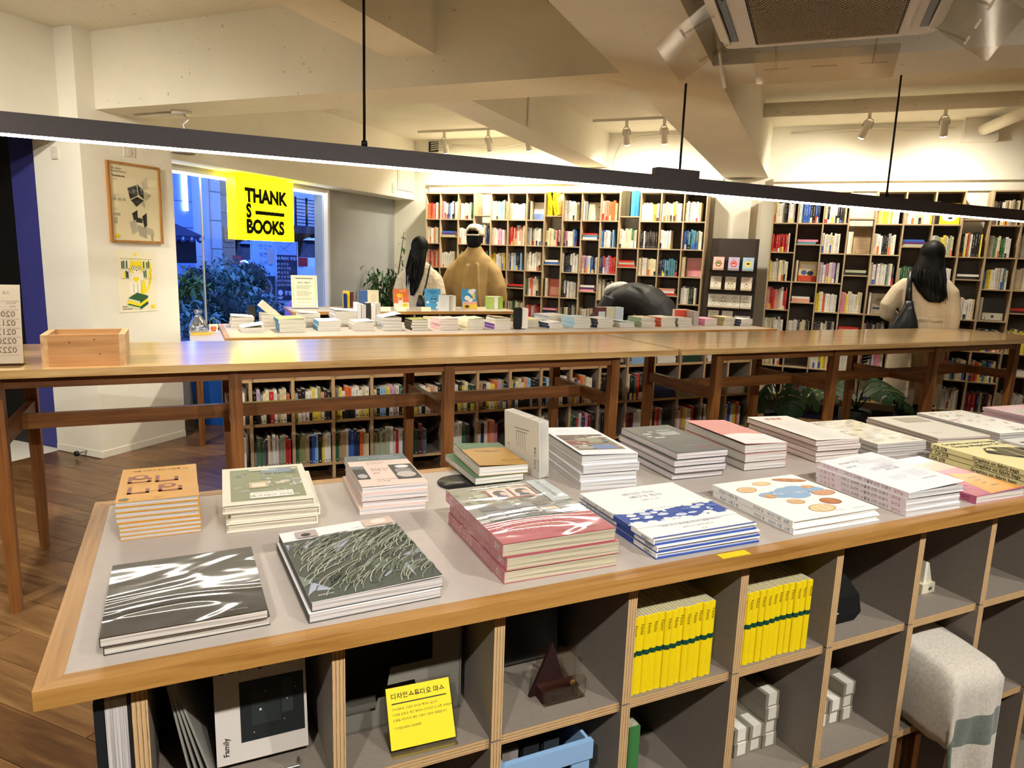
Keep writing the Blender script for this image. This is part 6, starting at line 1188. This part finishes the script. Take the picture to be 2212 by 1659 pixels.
for y in (3.7, 4.2, 4.7, 5.15): MB().box(.07, .1, y, y+.34, .5, 1.5, '473c34').build('window', 'gloss', bd)
for y, z, w, h, m_ in ((3.63, .95, .14, .26, 'cool_window'), (4.0, 1.0, .26, .34, 'warm_window'), (4.9, .9, .2, .2, 'warm_window'), (1.6, 2.2, .16, 1.1, 'cool_window')): MB().box(.1, .12, y, y+w, z, z+h).build('lit_pane', m_, bd)
MB().box(.0, 1.6, 4.35, 13, 1.76, 1.98, '3a3c42').build('balcony_slab', 'matte', bd); MB().box(-.2, .2, 5.7, 13, 0, 1.76, '1c1e24').build('garage_recess', 'matte', bd)
for z in [2.06+.1*k for k in range(8)]: MB().tube([(1.55, 4.4, z), (1.55, 13, z)], .014, 6, '16181c').build('rail', 'matte', bd)
for k in range(9): MB().box(1.53, 1.57, 4.4+k*.5, 4.45+k*.5, 1.98, 2.82, '16181c').build('rail_post', 'matte', bd)
MB().box(.02, .1, 3.05, 3.45, 1.42, 1.85, 'd99a6a').build('orange_sign', 'warm_window' if 0 else 'paper', bd)
MB(T4(.102, 3.1, 1.5) @ FACE).text('골목', .14, .02, .14, 0, '3a2418', bold=.03).text('식당', .14, .02, -.01, 0, '3a2418', bold=.03).build('sign_lettering', 'paper', bd)
# awning kiosk
t = thing('awning_kiosk', 'dark kiosk with a patterned blue awning at the left of the window', 'kiosk', (-8.6, 7.2, 0)); MB().box(-.5, 0, 0, .9, 1.15, 1.5, '1a1c24').build('body', 'matte', t)
for y in (.03, .87): MB().box(-.48, -.42, y-.03, y+.03, 0, 1.15, '1a1c24').build('post', 'matte', t)
MB().loft([[(-.5, 0, 1.75), (-.5, .95, 1.75), (-.5, .95, 1.72), (-.5, 0, 1.72)], [(.12, 0, 1.55), (.12, .95, 1.55), (.12, .95, 1.52), (.12, 0, 1.52)]], '28304c', sm=False).build('awning', 'matte', t)
for k in range(6): MB(T4(.12, .08+k*.158, 1.52) @ RY(R(90))).prism([(.07*math.cos(R(a_)), .075*math.sin(R(a_))) for a_ in range(-90, 91, 30)], -.005, .005, '2f3858').build('scallop', 'matte', t); MB(T4(.126, .08+k*.158, 1.51) @ FACE).text('#', .07, -.02, -.02, 0, 'c8d4ec', bold=.02).build('emblem', 'matte', t)
# garden: clipped balls and leafy shrubs
r = random.Random(5)
def shrub(lab, x, y, z, rad, cols, n=700, ball=True, grp='garden shrubs outside the window'):
    t = thing('garden_shrub', lab, 'shrub', (x, y, -.02), group=grp); MB().tube([(0, 0, 0), (0, 0, z)], [.05, .03], 7, '3a3026').build('trunk', 'matte', t); m = MB()
    if ball: m.blob((0, 0, z), (rad*.82, rad*.82, rad*.8), 14, 9, cols[0])
    for _ in range(n):
        d = Vector((r.gauss(0, 1), r.gauss(0, 1), r.gauss(0, 1))).normalized(); p = Vector((0, 0, z))+Vector((d.x, d.y, d.z*.95))*rad*(r.uniform(.84, 1.02) if ball else r.uniform(.2, 1.1))
        if p.z < .02: continue
        l = r.uniform(.04, .07) if ball else r.uniform(.08, .15); leafmesh(m, T4(*p) @ RZ(r.uniform(0, 6.28)) @ RX(R(r.uniform(-70, 70))), l, l*(.5 if ball else .62), r.choice(cols), n=2)
    o = m.build('foliage', 'leaf', t); o['kind'] = 'stuff'
DK, LF, YG = ['26362a', '2c4030', '364834', '1f2c22'], ['5a7a68', '6c8c7c', '7a9a8c', '8aaa9c', '3c5a4a'], ['7a8c3c', '8a9c44', '5a6c30']
shrub('clipped round bush at the left of the outdoor garden', -9.5, 8.95, .84, .27, DK); shrub('clipped round bush in the middle foreground of the garden', -9.1, 9.1, .36, .34, DK); shrub('clipped round bush at the right of the outdoor garden', -9.6, 10.3, .88, .33, DK)
shrub('yellow-green shrub beside the awning kiosk', -9.3, 8.55, .7, .35, YG, 420, False)
shrub('large-leaved shrub at the front left of the garden', -8.9, 8.35, .25, .4, LF, 420, False); shrub('large-leaved shrub at the garden centre', -9.4, 9.65, .75, .42, LF, 460, False); shrub('large-leaved shrub at the front right of the garden', -9.0, 9.75, .25, .45, LF, 460, False)
shrub('leafy shrub behind the garden by the pale wall', -11, 10.9, .8, .5, LF, 460, False); shrub('low leafy shrub at the right end of the garden', -9.5, 10.55, .2, .4, DK+LF, 420, False)
for i, (x, y, s) in enumerate(((-9.6, 9.35, .2), (-9.2, 9.55, .16), (-10.3, 11.2, .22))):
    t = tag(MB().blob((0, 0, s*.6), (s, s*.9, s*.7), 10, 6, '5c6068').build('garden_rock', 'matte', None, (x, y, -.02)), '%s grey rock among the garden shrubs' % ordn(i), 'rock', 'garden rocks')
# standing banners
def banner(lab, x, y, w, h, z, col, rz): 
    t = thing('street_banner', lab, 'banner', (x, y, -.02), R(rz)); MB().box(-w/2, w/2, -.25, .25, 0, .04, '22262c').build('base', 'matte', t)
    for s in (-1, 1): MB().tube([(s*(w/2+.015), 0, .04), (s*(w/2+.015), 0, z+h)], .014, 6, 'c8d0d8').build('post', 'steel', t)
    return MB().box(-w/2, w/2, -.006, .006, z, z+h, col).build('panel', 'paper', t)
t = banner('light blue menu banner with a food picture outside the window', -10.8, 11.97, .47, 1.3, .3, 'a9c4e0', 40); m = MB(T4(0, -.008, 0) @ Matrix.Diagonal((.75, 1, 1, 1)) @ RX(R(90)))
for i, s_ in enumerate(('맛있는', '예쁜', '우리집')): m.text(s_, .13, -.12, 1.42-.17*i, 0, '5a6c84')
m.rect(-.3, .3, .32, .85, 0, '2c3038'); m.disc(.02, .6, .2, .2, .001, '8a929c', 20); m.disc(.02, .6, .16, .16, .002, '5a4a44', 18)
for k in range(8): m.disc(.02+.09*math.cos(k), .6+.09*math.sin(k*1.3), .04, .03, .003, ('9a6a4c', 'b9a08c', '6a7a4c')[k % 3], 8)
m.rect(.1, .28, 1.1, 1.42, .001, 'c9b0a8'); m.build('print', 'paper', t)
t = banner('navy banner with white Korean menu lines outside the window', -10.8, 12.66, .47, 1.3, .3, '1d2740', 40); m = MB(T4(0, -.008, 0) @ Matrix.Diagonal((.75, 1, 1, 1)) @ RX(R(90)))
m.rect(-.31, .31, 1.3, 1.6, 0, 'a4b4c8'); m.line((-.1, 1.4), (.2, 1.58), .01, .001, '4a5468'); m.line((-.15, 1.5), (.1, 1.36), .008, .001, '4a5468'); m.text('제주흑돼지 맛집!', .082, -.29, 1.2, .001, 'e9eef6', bold=.03)
for i, s_ in enumerate(('#돈 경 맛 집', '#흑 돼 지 맛집', '#목 살 맛 집', '#오 겹 살 맛집', '#연탄구이맛집', '#김치찌개맛집')): m.text(s_, .066, -.27, 1.08-.092*i, .001, 'e9eef6')
m.disc(-.17, .47, .07, .065, .001, 'e9eef6', 8); m.text('돈형', .11, -.05, .43, .001, 'e9eef6', bold=.04); m.text('Vehf', .09, -.28, .33, .001, 'e9eef6', bold=.03); m.build('print', 'paper', t)
# parked cars
def car(lab, x, y, rz, L, W, Hc, col, hatch=False, plate=None):
    t = thing('car', lab, 'car', (x, y, -.02), R(rz)); w2 = W/2
    def sec(z, x0, x1, w): return [(x0, -w*.8, z), (x0+.12, -w, z), (x1-.25, -w, z), (x1, -w*.7, z), (x1, w*.7, z), (x1-.25, w, z), (x0+.12, w, z), (x0, w*.8, z)]
    MB().loft([sec(.2, .05, L-.05, w2*.94), sec(.35, 0, L, w2), sec(.85, .0, L-.02, w2), sec(Hc*.7, .05, L-.12, w2*.96)], col, sm=False).build('body', 'metalpaint', t)
    MB().loft([sec(Hc*.7, .06, L*.72, w2*.94), sec(Hc*.92, .22, L*.6, w2*.86), sec(Hc, .32, L*.54, w2*.8)], '141c2a', sm=False).build('glasshouse', 'gloss', t)
    MB().loft([sec(Hc-.02, .2, L*.58, w2*.85), sec(Hc+.04, .36, L*.5, w2*.74)], col, sm=False).build('roof', 'metalpaint', t)
    for s in (-1, 1):
        MB().box(-.012, .1, s*w2*.86-.13, s*w2*.86+.09, .86, 1.08, 'b02a2a').build('tail_light', 'gloss', t); MB().tube([(.5, s*w2*.68, Hc+.05), (L*.48, s*w2*.68, Hc+.05)], .02, 6, 'aab').build('roof_rail', 'steel', t)
        for xx in (.75, L-.8): MB(T4(xx, s*(w2-.1), .33) @ RX(R(90))).lathe([(.16, -.1), (.32, -.1), (.33, 0), (.32, .1), (.16, .1)], 20, col='121212').build('wheel', 'matte', t)
    MB().box(-.03, .05, -w2*.92, w2*.92, .3, .55, '30343a').build('bumper', 'matte', t); MB().box(-.02, 0, -.26, .26, .72, .86, 'dfe4ea').build('number_plate', 'paper', t)
    if plate: MB(T4(-.022, .22, .75) @ Matrix(((0, 0, -1, 0), (-1, 0, 0, 0), (0, 1, 0, 0), (0, 0, 0, 1)))).text(plate, .12, 0, 0, 0, '222', bold=.03).build('plate_number', 'paper', t)
    t.scale = (1.12,)*3; return t
car('white estate car seen from behind, outside the right of the window', -12.95, 17.2, 127, 4.2, 1.78, 1.55, 'dfe6ee', plate='52로 1853')
t = car('teal blue small car beside the white car outside', -14.46, 16.15, 127, 3.8, 1.7, 1.4, '3f86a8')
MB(T4(-.02, .55, .85) @ RY(R(90))).lathe([(.1, -.01), (.12, 0), (.12, .02), (.1, .02)], 20, cap=False).build('ring_lamp', 'cool_window', t)
t = thing('pink_scooter', 'pink scooter shell at the foot of the window by the grey wall', 'scooter', (-5.6, 7.05, -.02), R(40)); MB().blob((0, 0, .62), (.35, .18, .3), 16, 10, 'd8588c').build('shell', 'metalpaint', t); MB(T4(-.25, 0, .2) @ RX(R(90))).lathe([(.1, -.05), (.2, -.05), (.2, .05), (.1, .05)], 16, col='151515').build('wheel', 'matte', t); MB(T4(.3, 0, .2) @ RX(R(90))).lathe([(.1, -.05), (.2, -.05), (.2, .05), (.1, .05)], 16, col='151515').build('wheel', 'matte', t); MB().box(-.3, .35, -.08, .08, .18, .45, '22242a').build('chassis', 'matte', t)
# ---------------------------------------------------------------- people, seen from behind
plain('skin', 'c99f86', .55, noise=.04); plain('hair_black', '070605', .55, spec=.2); plain('tan_cotton', 'a88a58', .85, noise=.08, nscale=14, bmp=.25); plain('beige_wool', 'cdbfa6', .95, noise=.07, nscale=60, bmp=.3); plain('black_nylon', '121314', .6, noise=.1, bmp=.3); plain('dark_denim', '23283a', .9, noise=.12, nscale=80)
plain('cream_fur', 'd9cab0', .98, noise=.16, nscale=45, bmp=1); plain('cap_cream', 'dcd0b8', .85, noise=.05, nscale=50, bmp=.15); plain('shoe_white', 'd8d4cc', .6); plain('grey_fleece', 'b8b6b2', .95, noise=.1, nscale=70, bmp=.4)
def grow(m, name, mat, parent, vox=.012, sm=6):
    me = m.mesh(name); me.materials.append(M_[mat]); o = link(name, me, parent)
    q = o.modifiers.new('join', 'REMESH'); q.mode = 'VOXEL'; q.voxel_size = vox; q.use_smooth_shade = True
    s = o.modifiers.new('soften', 'SMOOTH'); s.factor = .5; s.iterations = sm
    return o
def ell(x, y, z, rx, ry, n=20, tilt=0): return [(x+rx*math.cos(2*math.pi*k/n), y+ry*math.sin(2*math.pi*k/n), z+tilt*math.sin(2*math.pi*k/n)) for k in range(n)]
def limb(m, pts, rs, n=12): m.tube(pts, rs, n)
def hand(m, wrist, d, up, s=1):
    d = Vector(d).normalized(); up = Vector(up).normalized(); side = d.cross(up).normalized(); w = Vector(wrist)
    m.tube([w-d*.02, w+d*.02, w+d*.05, w+d*.085], [.022, .03, .035, .028], 10)
    for k, (o, l) in enumerate(((-.027, .062), (-.009, .074), (.010, .070), (.028, .055))):
        b = w+d*.078+side*o; m.tube([b, b+d*l*.45-up*.008, b+d*l*.75-up*.022, b+d*l*.9-up*.036], [.0095, .009, .0082, .007], 8)
    b = w+d*.02+side*(-.03)*s; m.tube([b, b+d*.028-side*.022*s-up*.006, b+d*.055-side*.028*s-up*.016], [.011, .0095, .008], 8)
def head(m, c, yaw=0, pitch=0):
    K = T4(*c) @ RZ(yaw) @ RX(pitch)
    m.blob(tuple(K @ Vector((0, -.005, .0))), (.076, .092, .112), 18, 14, M=K.to_3x3()); m.blob(tuple(K @ Vector((0, .03, -.065))), (.052, .06, .055), 14, 10, M=K.to_3x3())
    m.blob(tuple(K @ Vector((0, .1, -.015))), (.012, .018, .022), 8, 6); m.blob(tuple(K @ Vector((0, .088, -.055))), (.024, .012, .009), 8, 6)
    for s in (-1, 1): m.blob(tuple(K @ Vector((s*.078, .0, -.01))), (.01, .018, .03), 8, 6); m.blob(tuple(K @ Vector((s*.03, .083, .015))), (.013, .01, .008), 8, 6)
def legs_(m, hip, spread=.09, knee=(0, .02), r=.075):
    for s in (-1, 1): limb(m, [(s*.08, 0, hip), (s*spread, knee[1], hip*.53), (s*spread, 0, .09)], [r, r*.72, r*.5])
def shoes(parent, spread, mat):
    for s in (-1, 1): m = MB(); m.loft([ell(s*spread, .05, z, rx, ry, 16) for z, rx, ry in ((0, .045, .13), (.03, .047, .132), (.06, .042, .11), (.1, .04, .06))]); m.build('shoe', mat, parent)
def strands(parent, starts, ends, rad, mat='hair_black', n=1, seed=1, name='hair_strands', mid=None):
    r = random.Random(seed); m = MB()
    for a, b in zip(starts, ends):
        a, b = Vector(a), Vector(b); c = a.lerp(b, .5)+(Vector(mid) if mid else Vector((0, 0, 0)))+Vector((r.uniform(-.02, .02), r.uniform(-.01, .01), 0)); m.tube([a, a.lerp(c, .5), c, c.lerp(b, .5)+Vector((r.uniform(-.008, .008), 0, 0)), b], [rad*.6, rad, rad, rad*.8, .001], 6, '0b0908')
    o = m.build(name, mat, parent); o['kind'] = 'stuff'
# --- man in cap and tan jacket
t = thing('person', 'person in a cream cap and tan jacket standing before the bookshelves, seen from behind', 'person', (-3.235, 6.66, 0), R(8))
m = MB(); head(m, (0, .02, 1.585), 0, R(-6)); limb(m, [(0, 0, 1.38), (0, .005, 1.46), (0, .01, 1.54)], [.07, .058, .06]); m.loft([ell(0, 0, z, rx, ry) for z, rx, ry in ((.8, .15, .1), (.95, .16, .11), (1.1, .15, .1), (1.27, .16, .1), (1.38, .08, .06))]); legs_(m, .88)
for s in (-1, 1): limb(m, [(s*.14, 0, 1.28), (s*.24, -.0, 1.08), (s*.2, .16, 1.02), (s*.16, .22, 1.04)], [.05, .045, .035, .026]); hand(m, (s*.155, .225, 1.045), (-s*.5, .6, .15), (0, -.2, 1), s)
grow(m, 'body', 'skin', t, .008, 3)
m = MB(); m.loft([ell(0, -.005, z, rx, ry, 24) for z, rx, ry in ((.74, .215, .13), (.8, .225, .135), (.95, .215, .135), (1.1, .215, .135), (1.22, .225, .13), (1.31, .215, .12), (1.37, .19, .105), (1.42, .125, .09), (1.46, .085, .078))])
for s in (-1, 1): limb(m, [(s*.14, 0, 1.315), (s*.225, -.015, 1.22), (s*.285, -.035, 1.08), (s*.3, -.01, .98), (s*.262, .1, .975), (s*.2, .17, 1.02)], [.07, .08, .076, .068, .062, .058])
m.loft([ell(0, .0, z, rx, ry, 20) for z, rx, ry in ((1.41, .1, .085), (1.44, .098, .085), (1.49, .075, .07), (1.495, .07, .065))]); m.tube([(-.03, -.14, 1.3), (-.08, -.145, 1.1), (-.06, -.14, .85)], .012, 8); m.tube([(.07, -.138, 1.32), (.1, -.15, 1.05), (.12, -.14, .82)], .012, 8)
grow(m, 'jacket', 'tan_cotton', t, .011, 5)
m = MB(); m.tube([(.098*math.cos(a_), .0+.086*math.sin(a_), 1.442+.012*math.sin(a_)) for a_ in [R(200+14*k) for k in range(11)]], .0045, 6, '1c2030'); m.build('collar_piping', 'matte', t)
m = MB(); legs_(m, .9, r=.088); m.loft([ell(0, 0, z, rx, ry) for z, rx, ry in ((.78, .17, .12), (.95, .17, .12))]); grow(m, 'trousers', 'dark_denim', t, .012, 4); shoes(t, .09, 'shoe_white')
m = MB(); m.blob((0, -.005, 1.575), (.088, .098, .09), 18, 12); m.blob((0, -.035, 1.535), (.078, .068, .075), 16, 10); grow(m, 'hair', 'hair_black', t, .009, 2)
def dome(z0, rx, ry, hh, n=26, mm=8, y0=0, ybak=.55):
    """cap crown with an arched opening at the back"""
    vs, fs = [], []
    for i in range(mm+1):
        q = i/mm; zz = z0+hh*math.sin(q*math.pi/2); cs = math.cos(q*math.pi/2)**.6 if q < 1 else .02
        for k in range(n): a_ = 2*math.pi*k/n-math.pi/2; vs.append((rx*cs*math.cos(a_), y0+ry*cs*math.sin(a_), zz))
    for i in range(mm):
        for k in range(n):
            kk = (k+.5) if k < n/2 else k+.5-n
            if abs(kk) < 3.1-.3*i*i and i < 3: continue
            fs.append((i*n+k, i*n+(k+1) % n, (i+1)*n+(k+1) % n, (i+1)*n+k))
    return vs, fs
m = MB(); vs, fs = dome(1.6, .097, .112, .118); m.add(vs, fs, 'dcd0b8', 0, True); o = m.build('cap', 'cap_cream', t); q = o.modifiers.new('thickness', 'SOLIDIFY'); q.thickness = .004
m = MB(); m.tube([(.094*math.cos(a_), .109*math.sin(a_), 1.603) for a_ in [R(225+9*k) for k in range(11)]], .008, 6); m.build('strap', 'cap_cream', o); m = MB(); m.blob((0, 0, 1.72), (.008, .008, .005), 8, 5); m.build('button', 'cap_cream', o)
m = MB(); m.loft([[(x, .1+.07*(1-(x/.08)**2)*q, 1.6-.012*q) for x in [-.08+.02*k for k in range(9)]]+[(x, .1+.07*(1-(x/.08)**2)*q, 1.605-.012*q) for x in [.08-.02*k for k in range(9)]] for q in (0, .5, 1)], sm=False); m.build('brim', 'cap_cream', o)
# --- woman in fluffy cream coat
t = thing('person', 'person with long straight black hair in a fluffy cream coat, left of the man', 'person', (-3.70, 6.35, 0), R(12))
m = MB(); head(m, (0, .01, 1.445), 0, R(-10)); limb(m, [(0, 0, 1.25), (0, 0, 1.33), (0, .005, 1.4)], [.055, .048, .05]); m.loft([ell(0, 0, z, rx, ry) for z, rx, ry in ((.78, .14, .1), (.98, .13, .09), (1.12, .14, .09), (1.24, .07, .05))]); legs_(m, .84, .075, r=.068)
for s in (-1, 1): limb(m, [(s*.11, 0, 1.17), (s*.195, -.01, 1.0), (s*.17, .14, .93), (s*.13, .2, .95)], [.042, .04, .03, .024]); hand(m, (s*.125, .205, .955), (-s*.5, .6, .15), (0, -.2, 1), s)
grow(m, 'body', 'skin', t, .008, 3)
m = MB(); m.loft([ell(0, -.005, z, rx, ry, 24) for z, rx, ry in ((.62, .2, .14), (.8, .2, .14), (1.0, .185, .13), (1.12, .195, .125), (1.2, .18, .115), (1.26, .13, .095), (1.31, .08, .072))])
for s in (-1, 1): limb(m, [(s*.11, 0, 1.205), (s*.17, -.01, 1.13), (s*.205, -.02, 1.0), (s*.2, .03, .93), (s*.165, .13, .93)], [.065, .08, .078, .068, .058])
o = grow(m, 'coat', 'cream_fur', t, .011, 2); tx = bpy.data.textures.new('fluff', 'CLOUDS'); tx.noise_scale = .018; q = o.modifiers.new('fluff', 'DISPLACE'); q.texture = tx; q.strength = .016; q.mid_level = .5
m = MB(); legs_(m, .84, .075, r=.075); grow(m, 'trousers', 'dark_denim', t, .012, 4); shoes(t, .075, 'shoe_white')
m = MB(); m.blob((0, -.012, 1.468), (.09, .105, .108), 20, 14); m.loft([ell(x, y, z, rx, ry) for z, x, y, rx, ry in ((1.47, 0, -.025, .082, .078), (1.35, .0, -.075, .088, .055), (1.2, .005, -.125, .075, .028), (1.08, -.01, -.15, .052, .02), (.98, -.03, -.16, .022, .012))]); grow(m, 'hair', 'hair_black', t, .009, 3)
r = random.Random(3); X_ = [-.078+.15*k/33 for k in range(34)]; strands(t, [(x, -.085+.02*abs(x/.08), 1.44) for x in X_], [(x*.8-.022+r.uniform(-.012, .012), -.165-r.uniform(0, .008), r.uniform(.97, 1.1)+.6*abs(x+.01)) for x in X_], .006, mid=(0, -.035, 0))
b_ = thing('shoulder_bag', 'small black shoulder bag on the back of the fluffy coat', 'bag', (-3.70, 6.35, 0), R(12)); m = MB(); m.tube([(.125, -.02, 1.325), (.135, -.115, 1.25), (.12, -.165, 1.1), (.09, -.175, .98)], [.009]*4, 8, '111'); m.build('strap', 'plastic', b_); MB().loft([ell(.075, -.185, z, rx, ry, 16) for z, rx, ry in ((.72, .03, .02), (.76, .055, .032), (.9, .05, .03), (.99, .025, .015))], '111').build('pouch', 'plastic', b_)
# --- woman in beige coat with black shoulder bag
t = thing('person', 'person with long wavy black hair in a belted beige coat before the right bookcases', 'person', (.865, 6.71, 0), R(-6))
m = MB(); head(m, (.02, .01, 1.515), R(-8), R(-12)); limb(m, [(.0, 0, 1.32), (.005, 0, 1.4), (.015, .005, 1.47)], [.058, .05, .052]); m.loft([ell(0, 0, z, rx, ry) for z, rx, ry in ((.84, .15, .1), (1.02, .13, .09), (1.18, .14, .09), (1.3, .07, .05))]); legs_(m, .88, .07, r=.07)
limb(m, [(.12, 0, 1.25), (.21, -.01, 1.05), (.215, .03, .83), (.212, .04, .76)], [.045, .042, .032, .025]); hand(m, (.212, .042, .76), (-.05, .1, -1), (.3, 1, 0), 1)
limb(m, [(-.12, 0, 1.25), (-.24, -.0, 1.08), (-.2, .14, 1.0), (-.16, .19, 1.0)], [.045, .042, .032, .025]); hand(m, (-.155, .195, 1.0), (.5, .6, .1), (0, -.2, 1), -1)
grow(m, 'body', 'skin', t, .008, 3)
m = MB(); m.loft([ell(0, -.005, z, rx, ry, 24) for z, rx, ry in ((.3, .225, .13), (.5, .22, .13), (.75, .205, .13), (.9, .19, .13), (.985, .165, .12), (1.03, .162, .118), (1.15, .18, .122), (1.24, .185, .118), (1.31, .16, .105), (1.36, .115, .09), (1.405, .078, .074))])
limb(m, [(.12, 0, 1.295), (.18, -.005, 1.22), (.215, -.015, 1.05), (.218, .01, .9), (.212, .03, .79)], [.06, .07, .066, .062, .056]); limb(m, [(-.12, 0, 1.295), (-.185, -.005, 1.22), (-.25, -.02, 1.1), (-.255, .02, 1.03), (-.205, .12, 1.0)], [.06, .07, .068, .062, .056])
m.tube([(-.06, -.12, 1.2), (-.05, -.12, 1.05)], .01, 8); m.tube([(.06, -.125, .98), (.09, -.14, .7), (.1, -.15, .35)], .014, 8); m.tube([(-.05, -.12, .98), (-.03, -.145, .7), (-.02, -.155, .35)], .012, 8)
grow(m, 'coat', 'beige_wool', t, .01, 4)
m = MB(); m.loft([ell(0, -.005, z, .168, .124, 28) for z in (.985, 1.025)], cap=False); o = m.build('belt', 'beige_wool', t); q = o.modifiers.new('thickness', 'SOLIDIFY'); q.thickness = .006
for k in range(6): MB(T4(-.05+.022*k, -.131+.0006*abs(k-2)**2, 1.005) @ RX(R(90))).lathe([(0, .002), (.003, .002), (.003, -.002)], 8, col='5a4c3a').build('belt_hole', 'matte', t)
m = MB(); legs_(m, .85, .07, r=.074); grow(m, 'trousers', 'dark_denim', t, .012, 4); shoes(t, .07, 'black')
m = MB(); m.blob((.02, -.008, 1.535), (.094, .108, .108), 20, 14); m.loft([ell(x, y, z, rx, ry) for z, x, y, rx, ry in ((1.53, .02, -.025, .086, .078), (1.42, .01, -.07, .115, .062), (1.33, .015, -.1, .13, .045), (1.24, .045, -.125, .105, .034), (1.17, .075, -.135, .075, .026), (1.145, .08, -.135, .045, .015))]); grow(m, 'hair', 'hair_black', t, .009, 3)
r = random.Random(9); X_ = [-.08+.2*k/39 for k in range(40)]; strands(t, [(x*.85+.005, -.1+.03*abs((x-.02)/.1), 1.47) for x in X_], [(x*1.15+.03+r.uniform(-.012, .012), -.152-r.uniform(0, .01), 1.27-1.2*(x+.08)*.55+r.uniform(-.03, .03)) for x in X_], .007, mid=(0, -.03, 0), seed=4)
b_ = thing('shoulder_bag', 'large black slouchy shoulder bag hanging behind the beige coat', 'bag', (.865, 6.71, 0), R(-6)); m = MB(); m.tube([(-.115, .02, 1.41), (-.12, -.085, 1.37), (-.115, -.145, 1.27), (-.105, -.165, 1.12)], [.014, .016, .02, .03], 10, '14171a'); m.build('strap', 'plastic', b_)
MB().loft([[(x+rx*math.cos(a_), -.175+ry*math.sin(a_), z+.06*(rx/.11)*max(0, -math.cos(a_))*(z < 1.0)*-1) for a_ in [2*math.pi*k/20 for k in range(20)]] for z, x, rx, ry in ((.84, -.12, .06, .03), (.86, -.135, .115, .045), (.93, -.13, .12, .05), (1.0, -.11, .085, .045), (1.08, -.1, .045, .035), (1.15, -.102, .03, .028))], '14171a').build('body', 'plastic', b_)
# --- person stooping behind the long table
t = thing('person', 'person in a black jacket with a pale hood stooping low behind the long table', 'person', (-1.42, 6.50, 0), math.atan2(.28, -.96)-math.pi/2)
m = MB(); head(m, (0, .47, .78), 0, R(-80)); limb(m, [(0, .36, 1.0), (0, .41, .93), (0, .45, .86)], [.06, .052, .055]); m.loft([[(rx*math.cos(a_), y+ry*math.sin(a_)*.5, z+ry*math.sin(a_)) for a_ in [2*math.pi*k/18 for k in range(18)]] for y, z, rx, ry in ((-.16, .88, .15, .1), (0, 1.0, .15, .1), (.18, 1.06, .16, .1), (.33, 1.02, .12, .08))])
for s in (-1, 1):
    limb(m, [(s*.08, -.16, .86), (s*.09, -.02, .47), (s*.09, -.12, .09)], [.078, .058, .04]); limb(m, [(s*.17, .28, 1.02), (s*.2, .3, .78), (s*.14, .42, .62)], [.048, .042, .028]); hand(m, (s*.135, .43, .6), (-s*.2, .4, -.6), (0, .6, .4), s)
grow(m, 'body', 'skin', t, .008, 3)
m = MB(); m.loft([[(rx*math.cos(a_), y+ry*math.sin(a_)*sl, z+ry*math.sin(a_)) for a_ in [2*math.pi*k/22 for k in range(22)]] for y, z, rx, ry, sl in ((-.27, .8, .2, .13, -.6), (-.2, .92, .21, .14, -.5), (-.08, 1.02, .21, .145, -.3), (.08, 1.06, .215, .145, 0), (.22, 1.04, .21, .13, .25), (.33, .98, .15, .1, .5), (.38, .94, .09, .07, .7))])
for s in (-1, 1): limb(m, [(s*.16, .24, 1.04), (s*.22, .29, .92), (s*.215, .3, .78), (s*.16, .4, .66)], [.085, .08, .07, .055])
m.tube([(-.1, .1, 1.19), (-.15, -.05, 1.15), (-.18, -.2, 1.0)], .014, 8); m.tube([(.05, .15, 1.18), (.12, -.02, 1.15), (.17, -.18, 1.02)], .012, 8)
grow(m, 'jacket', 'black_nylon', t, .011, 3)
m = MB(); m.blob((-.03, .27, 1.13), (.15, .12, .06), 16, 8, M=Matrix.Rotation(R(-25), 3, 'X')); grow(m, 'hood', 'grey_fleece', t, .01, 3)
m = MB()
for s in (-1, 1): limb(m, [(s*.08, -.17, .88), (s*.09, -.02, .47), (s*.09, -.12, .09)], [.098, .072, .052])
grow(m, 'trousers', 'dark_denim', t, .012, 4)
for s in (-1, 1): m = MB(); m.loft([ell(s*.09, -.07, z, rx, ry, 16) for z, rx, ry in ((0, .045, .13), (.03, .047, .132), (.06, .042, .11), (.1, .04, .06))]); m.build('shoe', 'black', t)
m = MB(); m.blob((0, .475, .8), (.09, .105, .105), 16, 12); grow(m, 'hair', 'hair_black', t, .009, 2)
for _l, _n in LABELS.items():
    if len(_l.split()) > 16 or len(_l.split()) < 4: print('LABEL LENGTH', _l, len(_l.split()))
    if len(_n) > 1: print('LABEL SHARED', _l, len(_n))
print('books', NB[0], 'objects', len(bpy.data.objects))
